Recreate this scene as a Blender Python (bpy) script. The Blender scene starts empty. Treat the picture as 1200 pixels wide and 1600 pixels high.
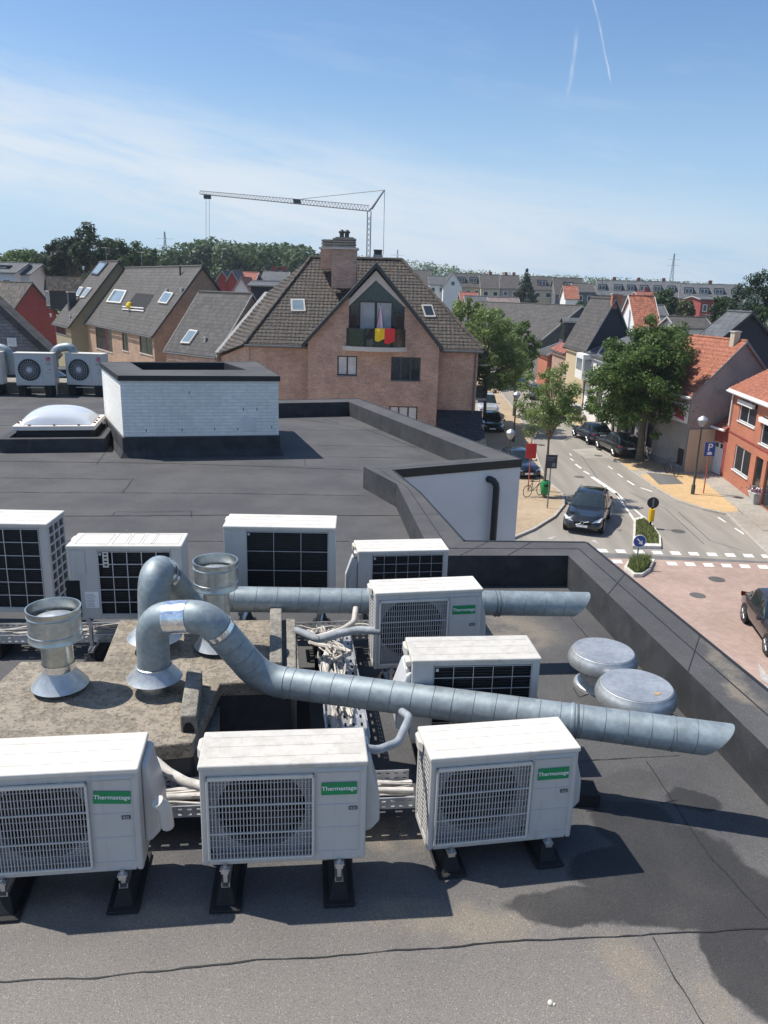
import bpy, math, random
import numpy as np
from mathutils import Vector, Matrix
R = math.radians
sc = bpy.context.scene
col = sc.collection
# ------------------------------------------------------------------ camera
FPX, PITCH, ROLL, EYE = 1230.0, R(15.8), R(1.6), 11.0
_f = Vector((0, math.cos(PITCH), -math.sin(PITCH)))
_r0 = Vector((1, 0, 0)); _u0 = _r0.cross(_f)
_r = math.cos(ROLL) * _r0 + math.sin(ROLL) * _u0
_u = _r.cross(_f)
cam = bpy.data.cameras.new('camera'); cam_o = bpy.data.objects.new('camera', cam); col.objects.link(cam_o)
cam_o.matrix_world = Matrix(((_r.x, _u.x, -_f.x, 0), (_r.y, _u.y, -_f.y, 0), (_r.z, _u.z, -_f.z, EYE), (0, 0, 0, 1)))
cam.sensor_fit = 'HORIZONTAL'; cam.sensor_width = 36; cam.lens = 36 * FPX / 1200
cam.clip_start = 0.05; cam.clip_end = 9000
sc.camera = cam_o
# ------------------------------------------------------------------ light
SUN_AZ, SUN_EL = R(-76), R(60)       # azimuth measured from +Y towards +X
sun = bpy.data.lights.new('sun', 'SUN'); sun.energy = 5.0; sun.angle = R(0.55); sun.color = (1, 0.945, 0.85)
sun_o = bpy.data.objects.new('sun', sun); col.objects.link(sun_o)
sd = Vector((math.sin(SUN_AZ) * math.cos(SUN_EL), math.cos(SUN_AZ) * math.cos(SUN_EL), math.sin(SUN_EL)))
sun_o.rotation_euler = sd.to_track_quat('Z', 'Y').to_euler(); sun_o.location = (0, 0, 60)
sc.view_settings.view_transform = 'Standard'; sc.view_settings.look = 'None'
sc.view_settings.exposure = 0.32; sc.view_settings.gamma = 1
world = bpy.data.worlds.new('World'); sc.world = world; world.use_nodes = True


class NT:
    """small node-tree writer"""
    def __init__(s, tree): s.t = tree; s.t.nodes.clear()
    def n(s, kind, ins=None, **props):
        nd = s.t.nodes.new(kind)
        for k, v in props.items(): setattr(nd, k, v)
        for k, v in (ins or {}).items():
            sock = nd.inputs[k]
            if isinstance(v, bpy.types.NodeSocket): s.t.links.new(v, sock)
            else: sock.default_value = v
        return nd
    def link(s, a, b): s.t.links.new(a, b)
    def m(s, op, a, b=0.0, c=0.0, clamp=False):
        return s.n('ShaderNodeMath', {0: a, 1: b, 2: c}, operation=op, use_clamp=clamp).outputs[0]
    def vm(s, op, a, b=None):
        ins = {0: a}
        if b is not None: ins[1] = b
        nd = s.n('ShaderNodeVectorMath', ins, operation=op)
        return nd.outputs['Value'] if op in ('DOT_PRODUCT', 'LENGTH', 'DISTANCE') else nd.outputs[0]
    def mix(s, fac, a, b, blend='MIX'):
        nd = s.n('ShaderNodeMix', {}, data_type='RGBA', blend_type=blend)
        for i, v in ((0, fac), (6, a), (7, b)):
            if isinstance(v, bpy.types.NodeSocket): s.t.links.new(v, nd.inputs[i])
            else: nd.inputs[i].default_value = v
        return nd.outputs[2]
    def ramp(s, fac, lo, hi, a=0.0, b=1.0):
        return s.n('ShaderNodeMapRange', {0: fac, 1: lo, 2: hi, 3: a, 4: b}, interpolation_type='SMOOTHSTEP').outputs[0]
    def noise(s, vec, scale, detail=3.0, rough=0.55, dist=0.0):
        return s.n('ShaderNodeTexNoise', {'Vector': vec, 'Scale': scale, 'Detail': detail, 'Roughness': rough, 'Distortion': dist}).outputs[0]


w = NT(world.node_tree)
sky = w.n('ShaderNodeTexSky', sky_type='NISHITA', sun_disc=False, sun_elevation=SUN_EL, sun_rotation=SUN_AZ,
          altitude=20, air_density=1.0, dust_density=0.9, ozone_density=2.2)
tc = w.n('ShaderNodeTexCoord').outputs['Generated']
sp = w.n('ShaderNodeSeparateXYZ', {0: tc})
hyp = w.m('SQRT', w.m('ADD', w.m('MULTIPLY', sp.outputs[0], sp.outputs[0]), w.m('MULTIPLY', sp.outputs[1], sp.outputs[1])))
el = w.m('ARCTAN2', sp.outputs[2], hyp); az = w.m('ARCTAN2', sp.outputs[0], sp.outputs[1])
# long cirrus sheets: noise stretched along a shallow diagonal
el2 = w.m('ADD', el, w.m('MULTIPLY', az, 0.16))
cv = w.n('ShaderNodeCombineXYZ', {0: w.m('MULTIPLY', az, 1.0), 1: w.m('MULTIPLY', el2, 5.5), 2: 3.7}).outputs[0]
n1 = w.noise(cv, 2.6, 7, 0.62, 0.35)
cv2 = w.n('ShaderNodeCombineXYZ', {0: w.m('MULTIPLY', az, 2.2), 1: w.m('MULTIPLY', el2, 16.0), 2: 8.1}).outputs[0]
n2 = w.noise(cv2, 3.0, 6, 0.6, 0.6)
band = w.m('MULTIPLY', w.ramp(el2, -0.02, 0.05), w.ramp(el2, 0.20, 0.075))
n12 = w.m('ADD', w.m('MULTIPLY', n1, 0.65), w.m('MULTIPLY', n2, 0.35))
cl = w.m('MULTIPLY', band, w.ramp(n12, 0.30, 0.60))
thin = w.m('MULTIPLY', w.ramp(n12, 0.50, 0.75), 0.22)
cl = w.m('MAXIMUM', w.m('MULTIPLY', cl, 0.88), thin)
# two short contrails, each a soft arc in azimuth/elevation
def trail(a0, e0, a1, e1, wd, amp):
    L = math.hypot(a1 - a0, e1 - e0); tx, ty = (a1 - a0) / L, (e1 - e0) / L
    da = w.m('SUBTRACT', az, a0); de = w.m('SUBTRACT', el, e0)
    s_ = w.m('ADD', w.m('MULTIPLY', da, tx), w.m('MULTIPLY', de, ty))
    d_ = w.m('SUBTRACT', w.m('MULTIPLY', da, ty), w.m('MULTIPLY', de, tx))
    nz = w.m('MULTIPLY', w.m('SUBTRACT', w.noise(tc, 26, 4), 0.5), wd * 3.2)
    d_ = w.m('ABSOLUTE', w.m('ADD', d_, nz))
    m1 = w.ramp(d_, wd, 0.0); m2 = w.m('MULTIPLY', w.ramp(s_, 0, L * 0.15), w.ramp(s_, L * 1.05, L * 0.7))
    br = w.ramp(w.noise(tc, 40, 3), 0.35, 0.6, 0.35, 1.0)
    return w.m('MULTIPLY', w.m('MULTIPLY', w.m('MULTIPLY', m1, m2), br), amp)
t1 = trail(0.2419, 0.219, 0.208, 0.318, 0.0016, 0.55)
t2 = trail(0.1956, 0.200, 0.200, 0.282, 0.0034, 0.34)
cl = w.m('MAXIMUM', cl, w.m('MAXIMUM', t1, t2))
hz = w.ramp(el, 0.30, -0.02, 0.0, 0.85)
skt = w.mix(1.0, sky.outputs[0], (0.94, 1.16, 1.34, 1), 'MULTIPLY')
base = w.mix(hz, skt, (4.6, 6.6, 8.6, 1))
skyc = w.mix(cl, base, (7.2, 7.8, 8.4, 1))
bg = w.n('ShaderNodeBackground', {'Color': skyc, 'Strength': 0.088})
w.n('ShaderNodeOutputWorld', {'Surface': bg.outputs[0]})

# ------------------------------------------------------------------ pixel rulers (photo pixels -> real points)
def ray(x, y): return _f + _r * ((x - 600) / FPX) - _u * ((y - 800) / FPX)
CAM = Vector((0, 0, EYE))
def PZ(x, y, z):
    d = ray(x, y); return CAM + d * ((z - EYE) / d.z)
def PY(x, y, Y):
    d = ray(x, y); return CAM + d * (Y / d.y)
def PD(x, y, D): return CAM + ray(x, y) * D
def xy(v): return (v.x, v.y)
def on_wall(px, py, p0, p1):
    """hit of a photo ray with the vertical plane through p0,p1 -> (distance along p0p1, z)"""
    d = ray(px, py); u = Vector((p1[0] - p0[0], p1[1] - p0[1], 0)); L = u.length; u /= L
    n = Vector((u.y, -u.x, 0)); t = (Vector((p0[0], p0[1], 0)) - CAM).dot(n) / d.dot(n)
    q = CAM + d * t
    return (Vector((q.x - p0[0], q.y - p0[1], 0))).dot(u), q.z

# ------------------------------------------------------------------ materials
MATS = {}
def surf_coords(t):
    """metres along and up a wall or roof plane, from world position and face normal"""
    g = t.n('ShaderNodeNewGeometry')
    T = t.vm('NORMALIZE', t.vm('CROSS_PRODUCT', (0, 0, 1), g.outputs['True Normal']))
    B = t.vm('CROSS_PRODUCT', g.outputs['True Normal'], T)
    return t.n('ShaderNodeCombineXYZ', {0: t.vm('DOT_PRODUCT', g.outputs['Position'], T), 1: t.vm('DOT_PRODUCT', g.outputs['Position'], B), 2: 0.0}).outputs[0]
def new(name):
    m = bpy.data.materials.new(name); m.use_nodes = True
    t = NT(m.node_tree); b = t.n('ShaderNodeBsdfPrincipled'); t.n('ShaderNodeOutputMaterial', {'Surface': b.outputs[0]})
    MATS[name] = m; return m, t, b
def c4(c): return (c[0], c[1], c[2], 1)
def plain(name, c, rough=0.6, metal=0.0, var=0.12, scale=6.0, bump=0.0, bscale=60.0, spec=0.5, dirt=None, coat=0.0, emit=None):
    m, t, b = new(name)
    pos = t.n('ShaderNodeTexCoord').outputs['Object']
    nz = t.noise(pos, scale, 5, 0.6)
    f = t.ramp(nz, 0.3, 0.7)
    c1 = tuple(max(0, v * (1 - var)) for v in c); c2 = tuple(min(1, v * (1 + var)) for v in c)
    cc = t.mix(f, c4(c1), c4(c2))
    if dirt:
        dn = t.ramp(t.noise(pos, dirt[1], 6, 0.7), dirt[2], dirt[2] + 0.18)
        cc = t.mix(t.m('MULTIPLY', dn, dirt[3]), cc, c4(dirt[0]))
    t.link(cc, b.inputs['Base Color'])
    b.inputs['Metallic'].default_value = metal
    t.link(t.m('ADD', t.m('MULTIPLY', t.m('SUBTRACT', nz, 0.5), 0.25), rough, clamp=True), b.inputs['Roughness'])
    b.inputs['Specular IOR Level'].default_value = spec
    if coat: b.inputs['Coat Weight'].default_value = coat; b.inputs['Coat Roughness'].default_value = 0.05
    if bump:
        bp = t.n('ShaderNodeBump', {'Height': t.noise(pos, bscale, 4, 0.65), 'Strength': bump, 'Distance': 0.01})
        t.link(bp.outputs[0], b.inputs['Normal'])
    return m
def brick(name, c1, c2, mortar, bw=0.21, bh=0.075, ms=0.012, rough=0.85, bump=0.5, stain=0.25, white=False, noise_amt=0.5):
    m, t, b = new(name)
    uv = surf_coords(t)
    br = t.n('ShaderNodeTexBrick', {'Vector': uv, 'Color1': c4(c1), 'Color2': c4(c2), 'Mortar': c4(mortar), 'Scale': 1.0, 'Mortar Size': ms,
                                    'Mortar Smooth': 0.2, 'Bias': 0.0, 'Brick Width': bw, 'Row Height': bh}, offset=0.5)
    big = t.ramp(t.noise(uv, 0.9, 5, 0.6), 0.3, 0.7, 1 - stain, 1 + stain)
    fine = t.ramp(t.noise(uv, 9.0, 3, 0.6), 0.25, 0.75, 1 - noise_amt * 0.3, 1 + noise_amt * 0.3)
    k = t.m('MULTIPLY', big, fine)
    cc = t.n('ShaderNodeVectorMath', {0: br.outputs[0], 'Scale': k}, operation='SCALE').outputs[0]
    t.link(cc, b.inputs['Base Color'])
    b.inputs['Roughness'].default_value = rough
    h = t.m('SUBTRACT', t.m('MULTIPLY', t.noise(uv, 40, 4, 0.6), 0.35), br.outputs[1])
    bp = t.n('ShaderNodeBump', {'Height': h, 'Strength': bump, 'Distance': 0.012}); t.link(bp.outputs[0], b.inputs['Normal'])
    return m
def tiles(name, c, tw=0.3, th=0.34, var=0.35, moss=None, rough=0.8, gap=0.45, bump=1.0):
    """interlocking roof tiles: rows with a dark lap, a roll across each tile"""
    m, t, b = new(name)
    uv = surf_coords(t)
    s = t.n('ShaderNodeSeparateXYZ', {0: uv})
    fv = t.m('FRACT', t.m('DIVIDE', s.outputs[1], th)); fu = t.m('FRACT', t.m('DIVIDE', s.outputs[0], tw))
    cell = t.n('ShaderNodeCombineXYZ', {0: t.m('FLOOR', t.m('DIVIDE', s.outputs[0], tw)), 1: t.m('FLOOR', t.m('DIVIDE', s.outputs[1], th)), 2: 0.5}).outputs[0]
    rnd = t.n('ShaderNodeTexWhiteNoise', {'Vector': cell}, noise_dimensions='3D').outputs[0]
    roll = t.m('ABSOLUTE', t.m('SUBTRACT', fu, 0.5))
    hgt = t.m('ADD', t.m('MULTIPLY', t.m('SUBTRACT', 1.0, fv), 0.6), t.m('MULTIPLY', t.ramp(roll, 0.5, 0.2), 0.4))
    big = t.noise(uv, 0.8, 5, 0.65)
    k = t.m('MULTIPLY', t.ramp(rnd, 0, 1, 1 - var, 1 + var), t.ramp(big, 0.3, 0.7, 0.82, 1.15))
    lap = t.ramp(fv, 0.0, 0.16, 1 - gap, 1.0)
    k = t.m('MULTIPLY', k, lap)
    cc = t.n('ShaderNodeVectorMath', {0: c[:3], 'Scale': k}, operation='SCALE').outputs[0]
    if moss:
        mk = t.m('MULTIPLY', t.ramp(t.noise(uv, moss[1], 5, 0.7), moss[2], moss[2] + 0.14), moss[3])
        cc = t.mix(mk, cc, c4(moss[0]))
    t.link(cc, b.inputs['Base Color']); b.inputs['Roughness'].default_value = rough
    bp = t.n('ShaderNodeBump', {'Height': hgt, 'Strength': bump, 'Distance': 0.04}); t.link(bp.outputs[0], b.inputs['Normal'])
    return m

# ------------------------------------------------------------------ geometry helpers
def tag(o, label=None, cat=None, group=None, kind=None):
    if label: o['label'] = label
    if cat: o['category'] = cat
    if group: o['group'] = group
    if kind: o['kind'] = kind
    return o
def thing(name, label, cat, loc=(0, 0, 0), rz=0.0, group=None):
    o = bpy.data.objects.new(name, None); col.objects.link(o)
    o.location = loc; o.rotation_euler = (0, 0, rz); o.empty_display_size = 0.2
    return tag(o, label, cat, group)
def copy_tree(o, parent=None):
    c = o.copy(); col.objects.link(c)
    if parent is not None: c.parent = parent
    for ch in list(o.children): copy_tree(ch, c)
    return c

class MB:
    def __init__(s): s.v = []; s.f = []; s.m = []; s.mi = 0
    def add(s, vs, fs):
        b = len(s.v); s.v += [tuple(p) for p in vs]
        for f in fs: s.f.append(tuple(b + i for i in f)); s.m.append(s.mi)
        return s
    def box(s, x0, x1, y0, y1, z0, z1, rz=0.0, about=None):
        vs = [(x, y, z) for z in (z0, z1) for y in (y0, y1) for x in (x0, x1)]
        if rz:
            cx, cy = about or ((x0 + x1) / 2, (y0 + y1) / 2); c, n = math.cos(rz), math.sin(rz)
            vs = [(cx + (x - cx) * c - (y - cy) * n, cy + (x - cx) * n + (y - cy) * c, z) for x, y, z in vs]
        return s.add(vs, [(0, 2, 3, 1), (4, 5, 7, 6), (0, 1, 5, 4), (2, 6, 7, 3), (0, 4, 6, 2), (1, 3, 7, 5)])
    def obox(s, o, ax, ay, az_):
        """box from an origin corner and three edge vectors"""
        o, ax, ay, az_ = Vector(o), Vector(ax), Vector(ay), Vector(az_)
        vs = [o + ax * i + ay * j + az_ * k for k in (0, 1) for j in (0, 1) for i in (0, 1)]
        fs = [(0, 2, 3, 1), (4, 5, 7, 6), (0, 1, 5, 4), (2, 6, 7, 3), (0, 4, 6, 2), (1, 3, 7, 5)]
        if ax.cross(ay).dot(az_) < 0: fs = [f[::-1] for f in fs]
        return s.add(vs, fs)
    def prism(s, poly, z0, z1, top=True, bottom=True):
        a = sum(poly[i][0] * poly[(i + 1) % len(poly)][1] - poly[(i + 1) % len(poly)][0] * poly[i][1] for i in range(len(poly)))
        if a < 0: poly = poly[::-1]
        n = len(poly)
        vs = [(p[0], p[1], z0) for p in poly] + [(p[0], p[1], z1) for p in poly]
        fs = [(i, (i + 1) % n, n + (i + 1) % n, n + i) for i in range(n)]
        if bottom: fs.append(tuple(range(n))[::-1])
        if top: fs.append(tuple(range(n, 2 * n)))
        return s.add(vs, fs)
    def quad(s, *p): return s.add(p, [tuple(range(len(p)))])
    def slab(s, pts, th):
        """polygon in space thickened downwards along its normal"""
        p = [Vector(q) for q in pts]; n = (p[1] - p[0]).cross(p[2] - p[0]).normalized()
        if n.z < 0: p = p[::-1]; n = -n
        k = len(p); q = [v - n * th for v in p]
        return s.add(p + q, [tuple(range(k)), tuple(range(k, 2 * k))[::-1]] + [(i, k + i, k + (i + 1) % k, (i + 1) % k) for i in range(k)])
    def ring_frames(s, pts):
        P = [Vector(p) for p in pts]; T = []
        for i in range(len(P)):
            a = P[max(i - 1, 0)]; b = P[min(i + 1, len(P) - 1)]; T.append((b - a).normalized())
        up = Vector((0, 0, 1)) if abs(T[0].z) < 0.9 else Vector((0, 1, 0))
        N = (up - T[0] * up.dot(T[0])).normalized(); fr = []
        for i in range(len(P)):
            if i: 
                N = (N - T[i] * N.dot(T[i])); N = N.normalized() if N.length > 1e-6 else T[i].orthogonal().normalized()
            fr.append((P[i], N, T[i].cross(N)))
        return fr
    def tube(s, pts, r, seg=10, caps=True, hollow=None):
        fr = s.ring_frames(pts); rs = r if isinstance(r, (list, tuple)) else [r] * len(fr)
        vs = [p + (a * math.cos(2 * math.pi * j / seg) + b * math.sin(2 * math.pi * j / seg)) * rr for (p, a, b), rr in zip(fr, rs) for j in range(seg)]
        fs = [(i * seg + j, i * seg + (j + 1) % seg, (i + 1) * seg + (j + 1) % seg, (i + 1) * seg + j) for i in range(len(fr) - 1) for j in range(seg)]
        if caps: fs += [tuple(range(seg))[::-1], tuple((len(fr) - 1) * seg + j for j in range(seg))]
        return s.add(vs, fs)
    def lathe(s, prof, cx=0, cy=0, cz=0, seg=40, axis=None):
        """profile [(radius, height)] about a vertical axis, or an axis vector"""
        n = len(prof); vs = []
        if axis:
            a = Vector(axis).normalized(); e1 = a.orthogonal().normalized(); e2 = a.cross(e1)
            for r_, z in prof:
                for j in range(seg):
                    t = 2 * math.pi * j / seg; vs.append(Vector((cx, cy, cz)) + a * z + e1 * (r_ * math.cos(t)) + e2 * (r_ * math.sin(t)))
        else:
            for r_, z in prof:
                for j in range(seg):
                    t = 2 * math.pi * j / seg; vs.append((cx + r_ * math.cos(t), cy + r_ * math.sin(t), cz + z))
        return s.add(vs, [(i * seg + j, i * seg + (j + 1) % seg, (i + 1) * seg + (j + 1) % seg, (i + 1) * seg + j) for i in range(n - 1) for j in range(seg)])
    def disc(s, c, r, n=(0, 0, 1), seg=32):
        n = Vector(n).normalized(); e1 = n.orthogonal().normalized(); e2 = n.cross(e1); c = Vector(c)
        return s.add([c + e1 * (r * math.cos(2 * math.pi * j / seg)) + e2 * (r * math.sin(2 * math.pi * j / seg)) for j in range(seg)], [tuple(range(seg))])
    def build(s, name, mat, parent=None, smooth=False, bevel=0.0, world=False, label=None, bseg=2, solid=0.0):
        vs = s.v
        if world and parent is not None:
            p = parent; inv = Matrix.Translation(p.location) @ Matrix.Rotation(p.rotation_euler.z, 4, 'Z')
            while p.parent is not None:
                p = p.parent; inv = Matrix.Translation(p.location) @ Matrix.Rotation(p.rotation_euler.z, 4, 'Z') @ inv
            inv = inv.inverted(); vs = [inv @ Vector(q) for q in vs]
        me = bpy.data.meshes.new(name); me.from_pydata([tuple(q) for q in vs], [], s.f)
        ms = mat if isinstance(mat, (list, tuple)) else [mat]
        for q in ms: me.materials.append(MATS[q] if isinstance(q, str) else q)
        if len(ms) > 1: me.polygons.foreach_set('material_index', s.m)
        if smooth: me.polygons.foreach_set('use_smooth', [True] * len(me.polygons))
        o = bpy.data.objects.new(name, me); col.objects.link(o)
        if parent is not None: o.parent = parent
        if smooth: b = o.modifiers.new('split', 'EDGE_SPLIT'); b.split_angle = R(38)
        if bevel:
            b = o.modifiers.new('bevel', 'BEVEL'); b.width = bevel; b.segments = bseg; b.limit_method = 'ANGLE'; b.angle_limit = R(35)
        if solid:
            b = o.modifiers.new('solid', 'SOLIDIFY'); b.thickness = solid; b.offset = -1
        if label: o['label'] = label
        return o

def wall(mb, p0, p1, z0, z1, holes=(), depth=0.14, inward=1):
    """vertical wall sheet from p0 to p1 with rectangular openings (u0,u1,v0,v1) and reveals"""
    d = Vector((p1[0] - p0[0], p1[1] - p0[1], 0)); L = d.length; d /= L; n = Vector((-d.y, d.x, 0)) * inward
    P = lambda u, v, k=0: (p0[0] + d.x * u + n.x * k, p0[1] + d.y * u + n.y * k, v)
    us = sorted({0, L} | {min(max(h[i], 0.01), L - 0.01) for h in holes for i in (0, 1)}); vs_ = sorted({z0, z1} | {min(max(h[i], z0 + .01), z1 - .01) for h in holes for i in (2, 3)})
    for i in range(len(us) - 1):
        for j in range(len(vs_) - 1):
            cu, cv_ = (us[i] + us[i + 1]) / 2, (vs_[j] + vs_[j + 1]) / 2
            if any(h[0] < cu < h[1] and h[2] < cv_ < h[3] for h in holes): continue
            mb.quad(P(us[i], vs_[j]), P(us[i + 1], vs_[j]), P(us[i + 1], vs_[j + 1]), P(us[i], vs_[j + 1]))
    for a, b, c, e in holes:
        for q in ((P(a, c), P(b, c), P(b, c, depth), P(a, c, depth)), (P(a, e), P(a, e, depth), P(b, e, depth), P(b, e)),
                  (P(a, c), P(a, c, depth), P(a, e, depth), P(a, e)), (P(b, c), P(b, e), P(b, e, depth), P(b, c, depth))):
            mb.quad(*q)

def window(root, p0, p1, hole, frame='frame_white', glass='glass', cols=2, rows=1, depth=0.10, sill='stone_light', fw=0.06, name='window', inward=1, lintel=None, curtain=None):
    d = Vector((p1[0] - p0[0], p1[1] - p0[1], 0)).normalized(); n = Vector((-d.y, d.x, 0)) * inward
    a, b, c, e = hole; o = Vector((p0[0], p0[1], 0)) + d * a
    m = MB(); W, Hh = b - a, e - c; base = o + n * (depth - 0.04) + Vector((0, 0, c))
    U = Vector((0, 0, 1))
    m.obox(base, d * W, n * 0.05, U * fw); m.obox(base + U * (Hh - fw), d * W, n * 0.05, U * fw)
    m.obox(base + U * fw, d * fw, n * 0.05, U * (Hh - 2 * fw)); m.obox(base + U * fw + d * (W - fw), d * fw, n * 0.05, U * (Hh - 2 * fw))
    for i in range(1, cols): m.obox(base + U * fw + d * (W * i / cols - fw * 0.6), d * fw * 1.2, n * 0.05, U * (Hh - 2 * fw))
    for i in range(1, rows):
        for k in range(cols):
            m.obox(base + U * (Hh * i / rows) + d * (W * k / cols + fw), d * (W / cols - 2 * fw), n * 0.045, U * fw * 0.7)
    wo = m.build(name, frame, root, world=True)
    g = MB(); q = base + n * 0.025 + d * fw * .5 + U * fw * .5
    g.quad(q, q + d * (W - fw), q + d * (W - fw) + U * (Hh - fw), q + U * (Hh - fw)); g.build('pane', glass, wo, world=True)
    if curtain:
        g = MB(); q = base + n * 0.02 + d * fw + U * fw; 
        for k in range(cols):
            g.obox(q + d * (W * k / cols + .02) , d * (W / cols - 2 * fw - .02), n * -0.0001 + n * 0.004, U * (Hh - 2 * fw))
        g.build('curtain', curtain, wo, world=True)
    if sill:
        s_ = MB(); s_.obox(o - n * 0.06 - d * 0.06 + U * (c - 0.07), d * (W + 0.12), n * 0.16, U * 0.07); s_.build('sill', sill, wo, world=True)
    return wo

def patch(mb, p00, p10, p11, p01, tw=0.3, th=0.34, du=0.1, dv=0.085, amp_r=0.03, amp_l=0.055, thick=0.05):
    """tiled roof surface over a quad (or triangle): stepped laps and rolled tiles, real relief"""
    p00, p10, p11, p01 = map(Vector, (p00, p10, p11, p01))
    n = (p10 - p00).cross(p01 - p00)
    if n.length < 1e-6: n = (p10 - p00).cross(p11 - p00)
    n.normalize()
    if n.z < 0: n = -n
    T = Vector((0, 0, 1)).cross(n).normalized(); B = n.cross(T)
    nu = max(2, int(max((p10 - p00).length, (p11 - p01).length) / du)); nv = max(2, int(max((p01 - p00).length, (p11 - p10).length) / dv))
    vs = []
    for j in range(nv + 1):
        for i in range(nu + 1):
            a, b = i / nu, j / nv
            p = (p00 * (1 - a) + p10 * a) * (1 - b) + (p01 * (1 - a) + p11 * a) * b
            u_, v_ = p.dot(T), p.dot(B)
            fv = (v_ / th) % 1.0; fu = (u_ / tw) % 1.0
            h = (1 - fv) * amp_l + (0.5 - abs(fu - 0.5)) * 2 * amp_r
            vs.append(p + n * h)
    fs = [(j * (nu + 1) + i, j * (nu + 1) + i + 1, (j + 1) * (nu + 1) + i + 1, (j + 1) * (nu + 1) + i) for j in range(nv) for i in range(nu)]
    mb.add(vs, fs)
    mb.slab([p - n * 0.01 for p in (p00, p10, p11, p01)] if (p11 - p01).length > 0.01 else [p - n * 0.01 for p in (p00, p10, p11)], thick)

# ------------------------------------------------------------------ material library
ROOF = 8.03
def membrane():
    m, t, b = new('membrane')
    pos = t.n('ShaderNodeNewGeometry').outputs['Position']
    def blobs(lst, warp, wscale):
        wv = t.n('ShaderNodeTexNoise', {'Vector': pos, 'Scale': wscale, 'Detail': 5.0, 'Roughness': 0.6})
        off = t.n('ShaderNodeVectorMath', {0: t.vm('SUBTRACT', wv.outputs['Color'], (0.5, 0.5, 0.5)), 'Scale': warp}, operation='SCALE').outputs[0]
        q = t.vm('ADD', pos, off); out = None
        for x, y, rx, ry in lst:
            c = PZ(x, y, ROOF)
            d = t.vm('LENGTH', t.vm('MULTIPLY', t.vm('SUBTRACT', q, (c.x, c.y, ROOF)), (1 / rx, 1 / ry, 0.3)))
            out = d if out is None else t.m('SMOOTH_MIN', out, d, 0.25)
        return out
    wet = blobs([(990, 1290, .26, .26), (1060, 1340, .34, .30), (900, 1415, .36, .15), (1020, 1410, .34, .20), (1140, 1400, .34, .30), (1175, 1510, .18, .30), (1080, 1250, .17, .14), (960, 1360, .3, .2)], 0.30, 2.3)
    wetm = t.m('MULTIPLY', t.ramp(wet, 1.04, 0.86), t.ramp(t.noise(pos, 1.7, 5), 0.25, 0.6, 0.7, 1.0))
    damp = blobs([(960, 1240, .20, .18), (990, 1220, .18, .12)], 0.2, 3.0)
    dust = blobs([(980, 1520, .12, .22), (700, 1440, .5, .12), (150, 1420, .6, .10), (1090, 1560, .10, .12), (690, 1060, .2, .5), (800, 990, .4, .5), (640, 1300, .3, .2), (1130, 1120, .08, .5)], 0.5, 1.6)
    dustm = t.m('MULTIPLY', t.ramp(dust, 1.35, 0.5), t.ramp(t.noise(pos, 2.5, 5, 0.65), 0.3, 0.55))
    patchn = t.ramp(t.noise(pos, 1.1, 6, 0.62), 0.35, 0.65)
    mid = t.ramp(t.noise(pos, 5.0, 5, 0.7), 0.25, 0.75)
    gr = t.n('ShaderNodeTexNoise', {'Vector': pos, 'Scale': 170.0, 'Detail': 2.0, 'Roughness': 0.7}).outputs[0]
    vor = t.n('ShaderNodeTexVoronoi', {'Vector': pos, 'Scale': 210.0}, feature='F1')
    gsp = t.n('ShaderNodeSeparateColor', {0: vor.outputs['Color']}).outputs[0]
    base = t.mix(patchn, (0.060, 0.060, 0.065, 1), (0.092, 0.090, 0.092, 1))
    base = t.mix(t.m('MULTIPLY', mid, 0.5), base, (0.078, 0.077, 0.079, 1))
    yy = t.n('ShaderNodeSeparateXYZ', {0: t.vm('ADD', pos, t.n('ShaderNodeVectorMath', {0: (0, 1, 0), 'Scale': t.noise(pos, .7, 4)}, operation='SCALE').outputs[0])}).outputs[1]
    base = t.mix(t.m('MULTIPLY', t.ramp(yy, 4.5, 2.7), 0.8), base, (0.235, 0.212, 0.190, 1))
    base = t.mix(t.m('MULTIPLY', dustm, 0.62), base, (0.235, 0.20, 0.155, 1))
    base = t.mix(t.m('MULTIPLY', t.ramp(damp, 1.1, 0.8), 0.5), base, (0.055, 0.052, 0.052, 1))
    base = t.mix(t.m('MULTIPLY', wetm, 0.86), base, (0.024, 0.024, 0.026, 1))
    k = t.m('ADD', t.ramp(gr, 0.25, 0.75, 0.72, 1.28), t.ramp(gsp, 0.92, 1.0, 0.0, 0.55))
    k = t.m('MULTIPLY', k, t.ramp(gsp, 0.0, 0.22, 0.70, 1.0))
    cc = t.n('ShaderNodeVectorMath', {0: base, 'Scale': k}, operation='SCALE').outputs[0]
    # pale droppings and chips here and there
    v2 = t.n('ShaderNodeTexVoronoi', {'Vector': pos, 'Scale': 3.1}, feature='F1').outputs['Distance']
    cc = t.mix(t.m('MULTIPLY', t.ramp(v2, 0.022, 0.012), t.ramp(t.noise(pos, 0.9, 2), 0.5, 0.6)), cc, (0.55, 0.53, 0.5, 1))
    t.link(cc, b.inputs['Base Color'])
    t.link(t.m('SUBTRACT', 0.88, t.m('MULTIPLY', wetm, 0.22)), b.inputs['Roughness'])
    b.inputs['Specular IOR Level'].default_value = 0.35
    hh = t.m('ADD', t.m('MULTIPLY', gr, 0.7), t.m('MULTIPLY', t.noise(pos, 14, 4, 0.6), 0.9))
    bp = t.n('ShaderNodeBump', {'Height': hh, 'Strength': 0.55, 'Distance': 0.006}); t.link(bp.outputs[0], b.inputs['Normal'])
    return m
membrane()
plain('tar', (0.018, 0.018, 0.02), 0.6, bump=0.3, bscale=30)
plain('upstand', (0.036, 0.038, 0.043), 0.8, var=0.3, scale=3, bump=0.5, bscale=150, dirt=((0.075, 0.07, 0.066), 5.0, 0.5, 0.5))
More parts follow.
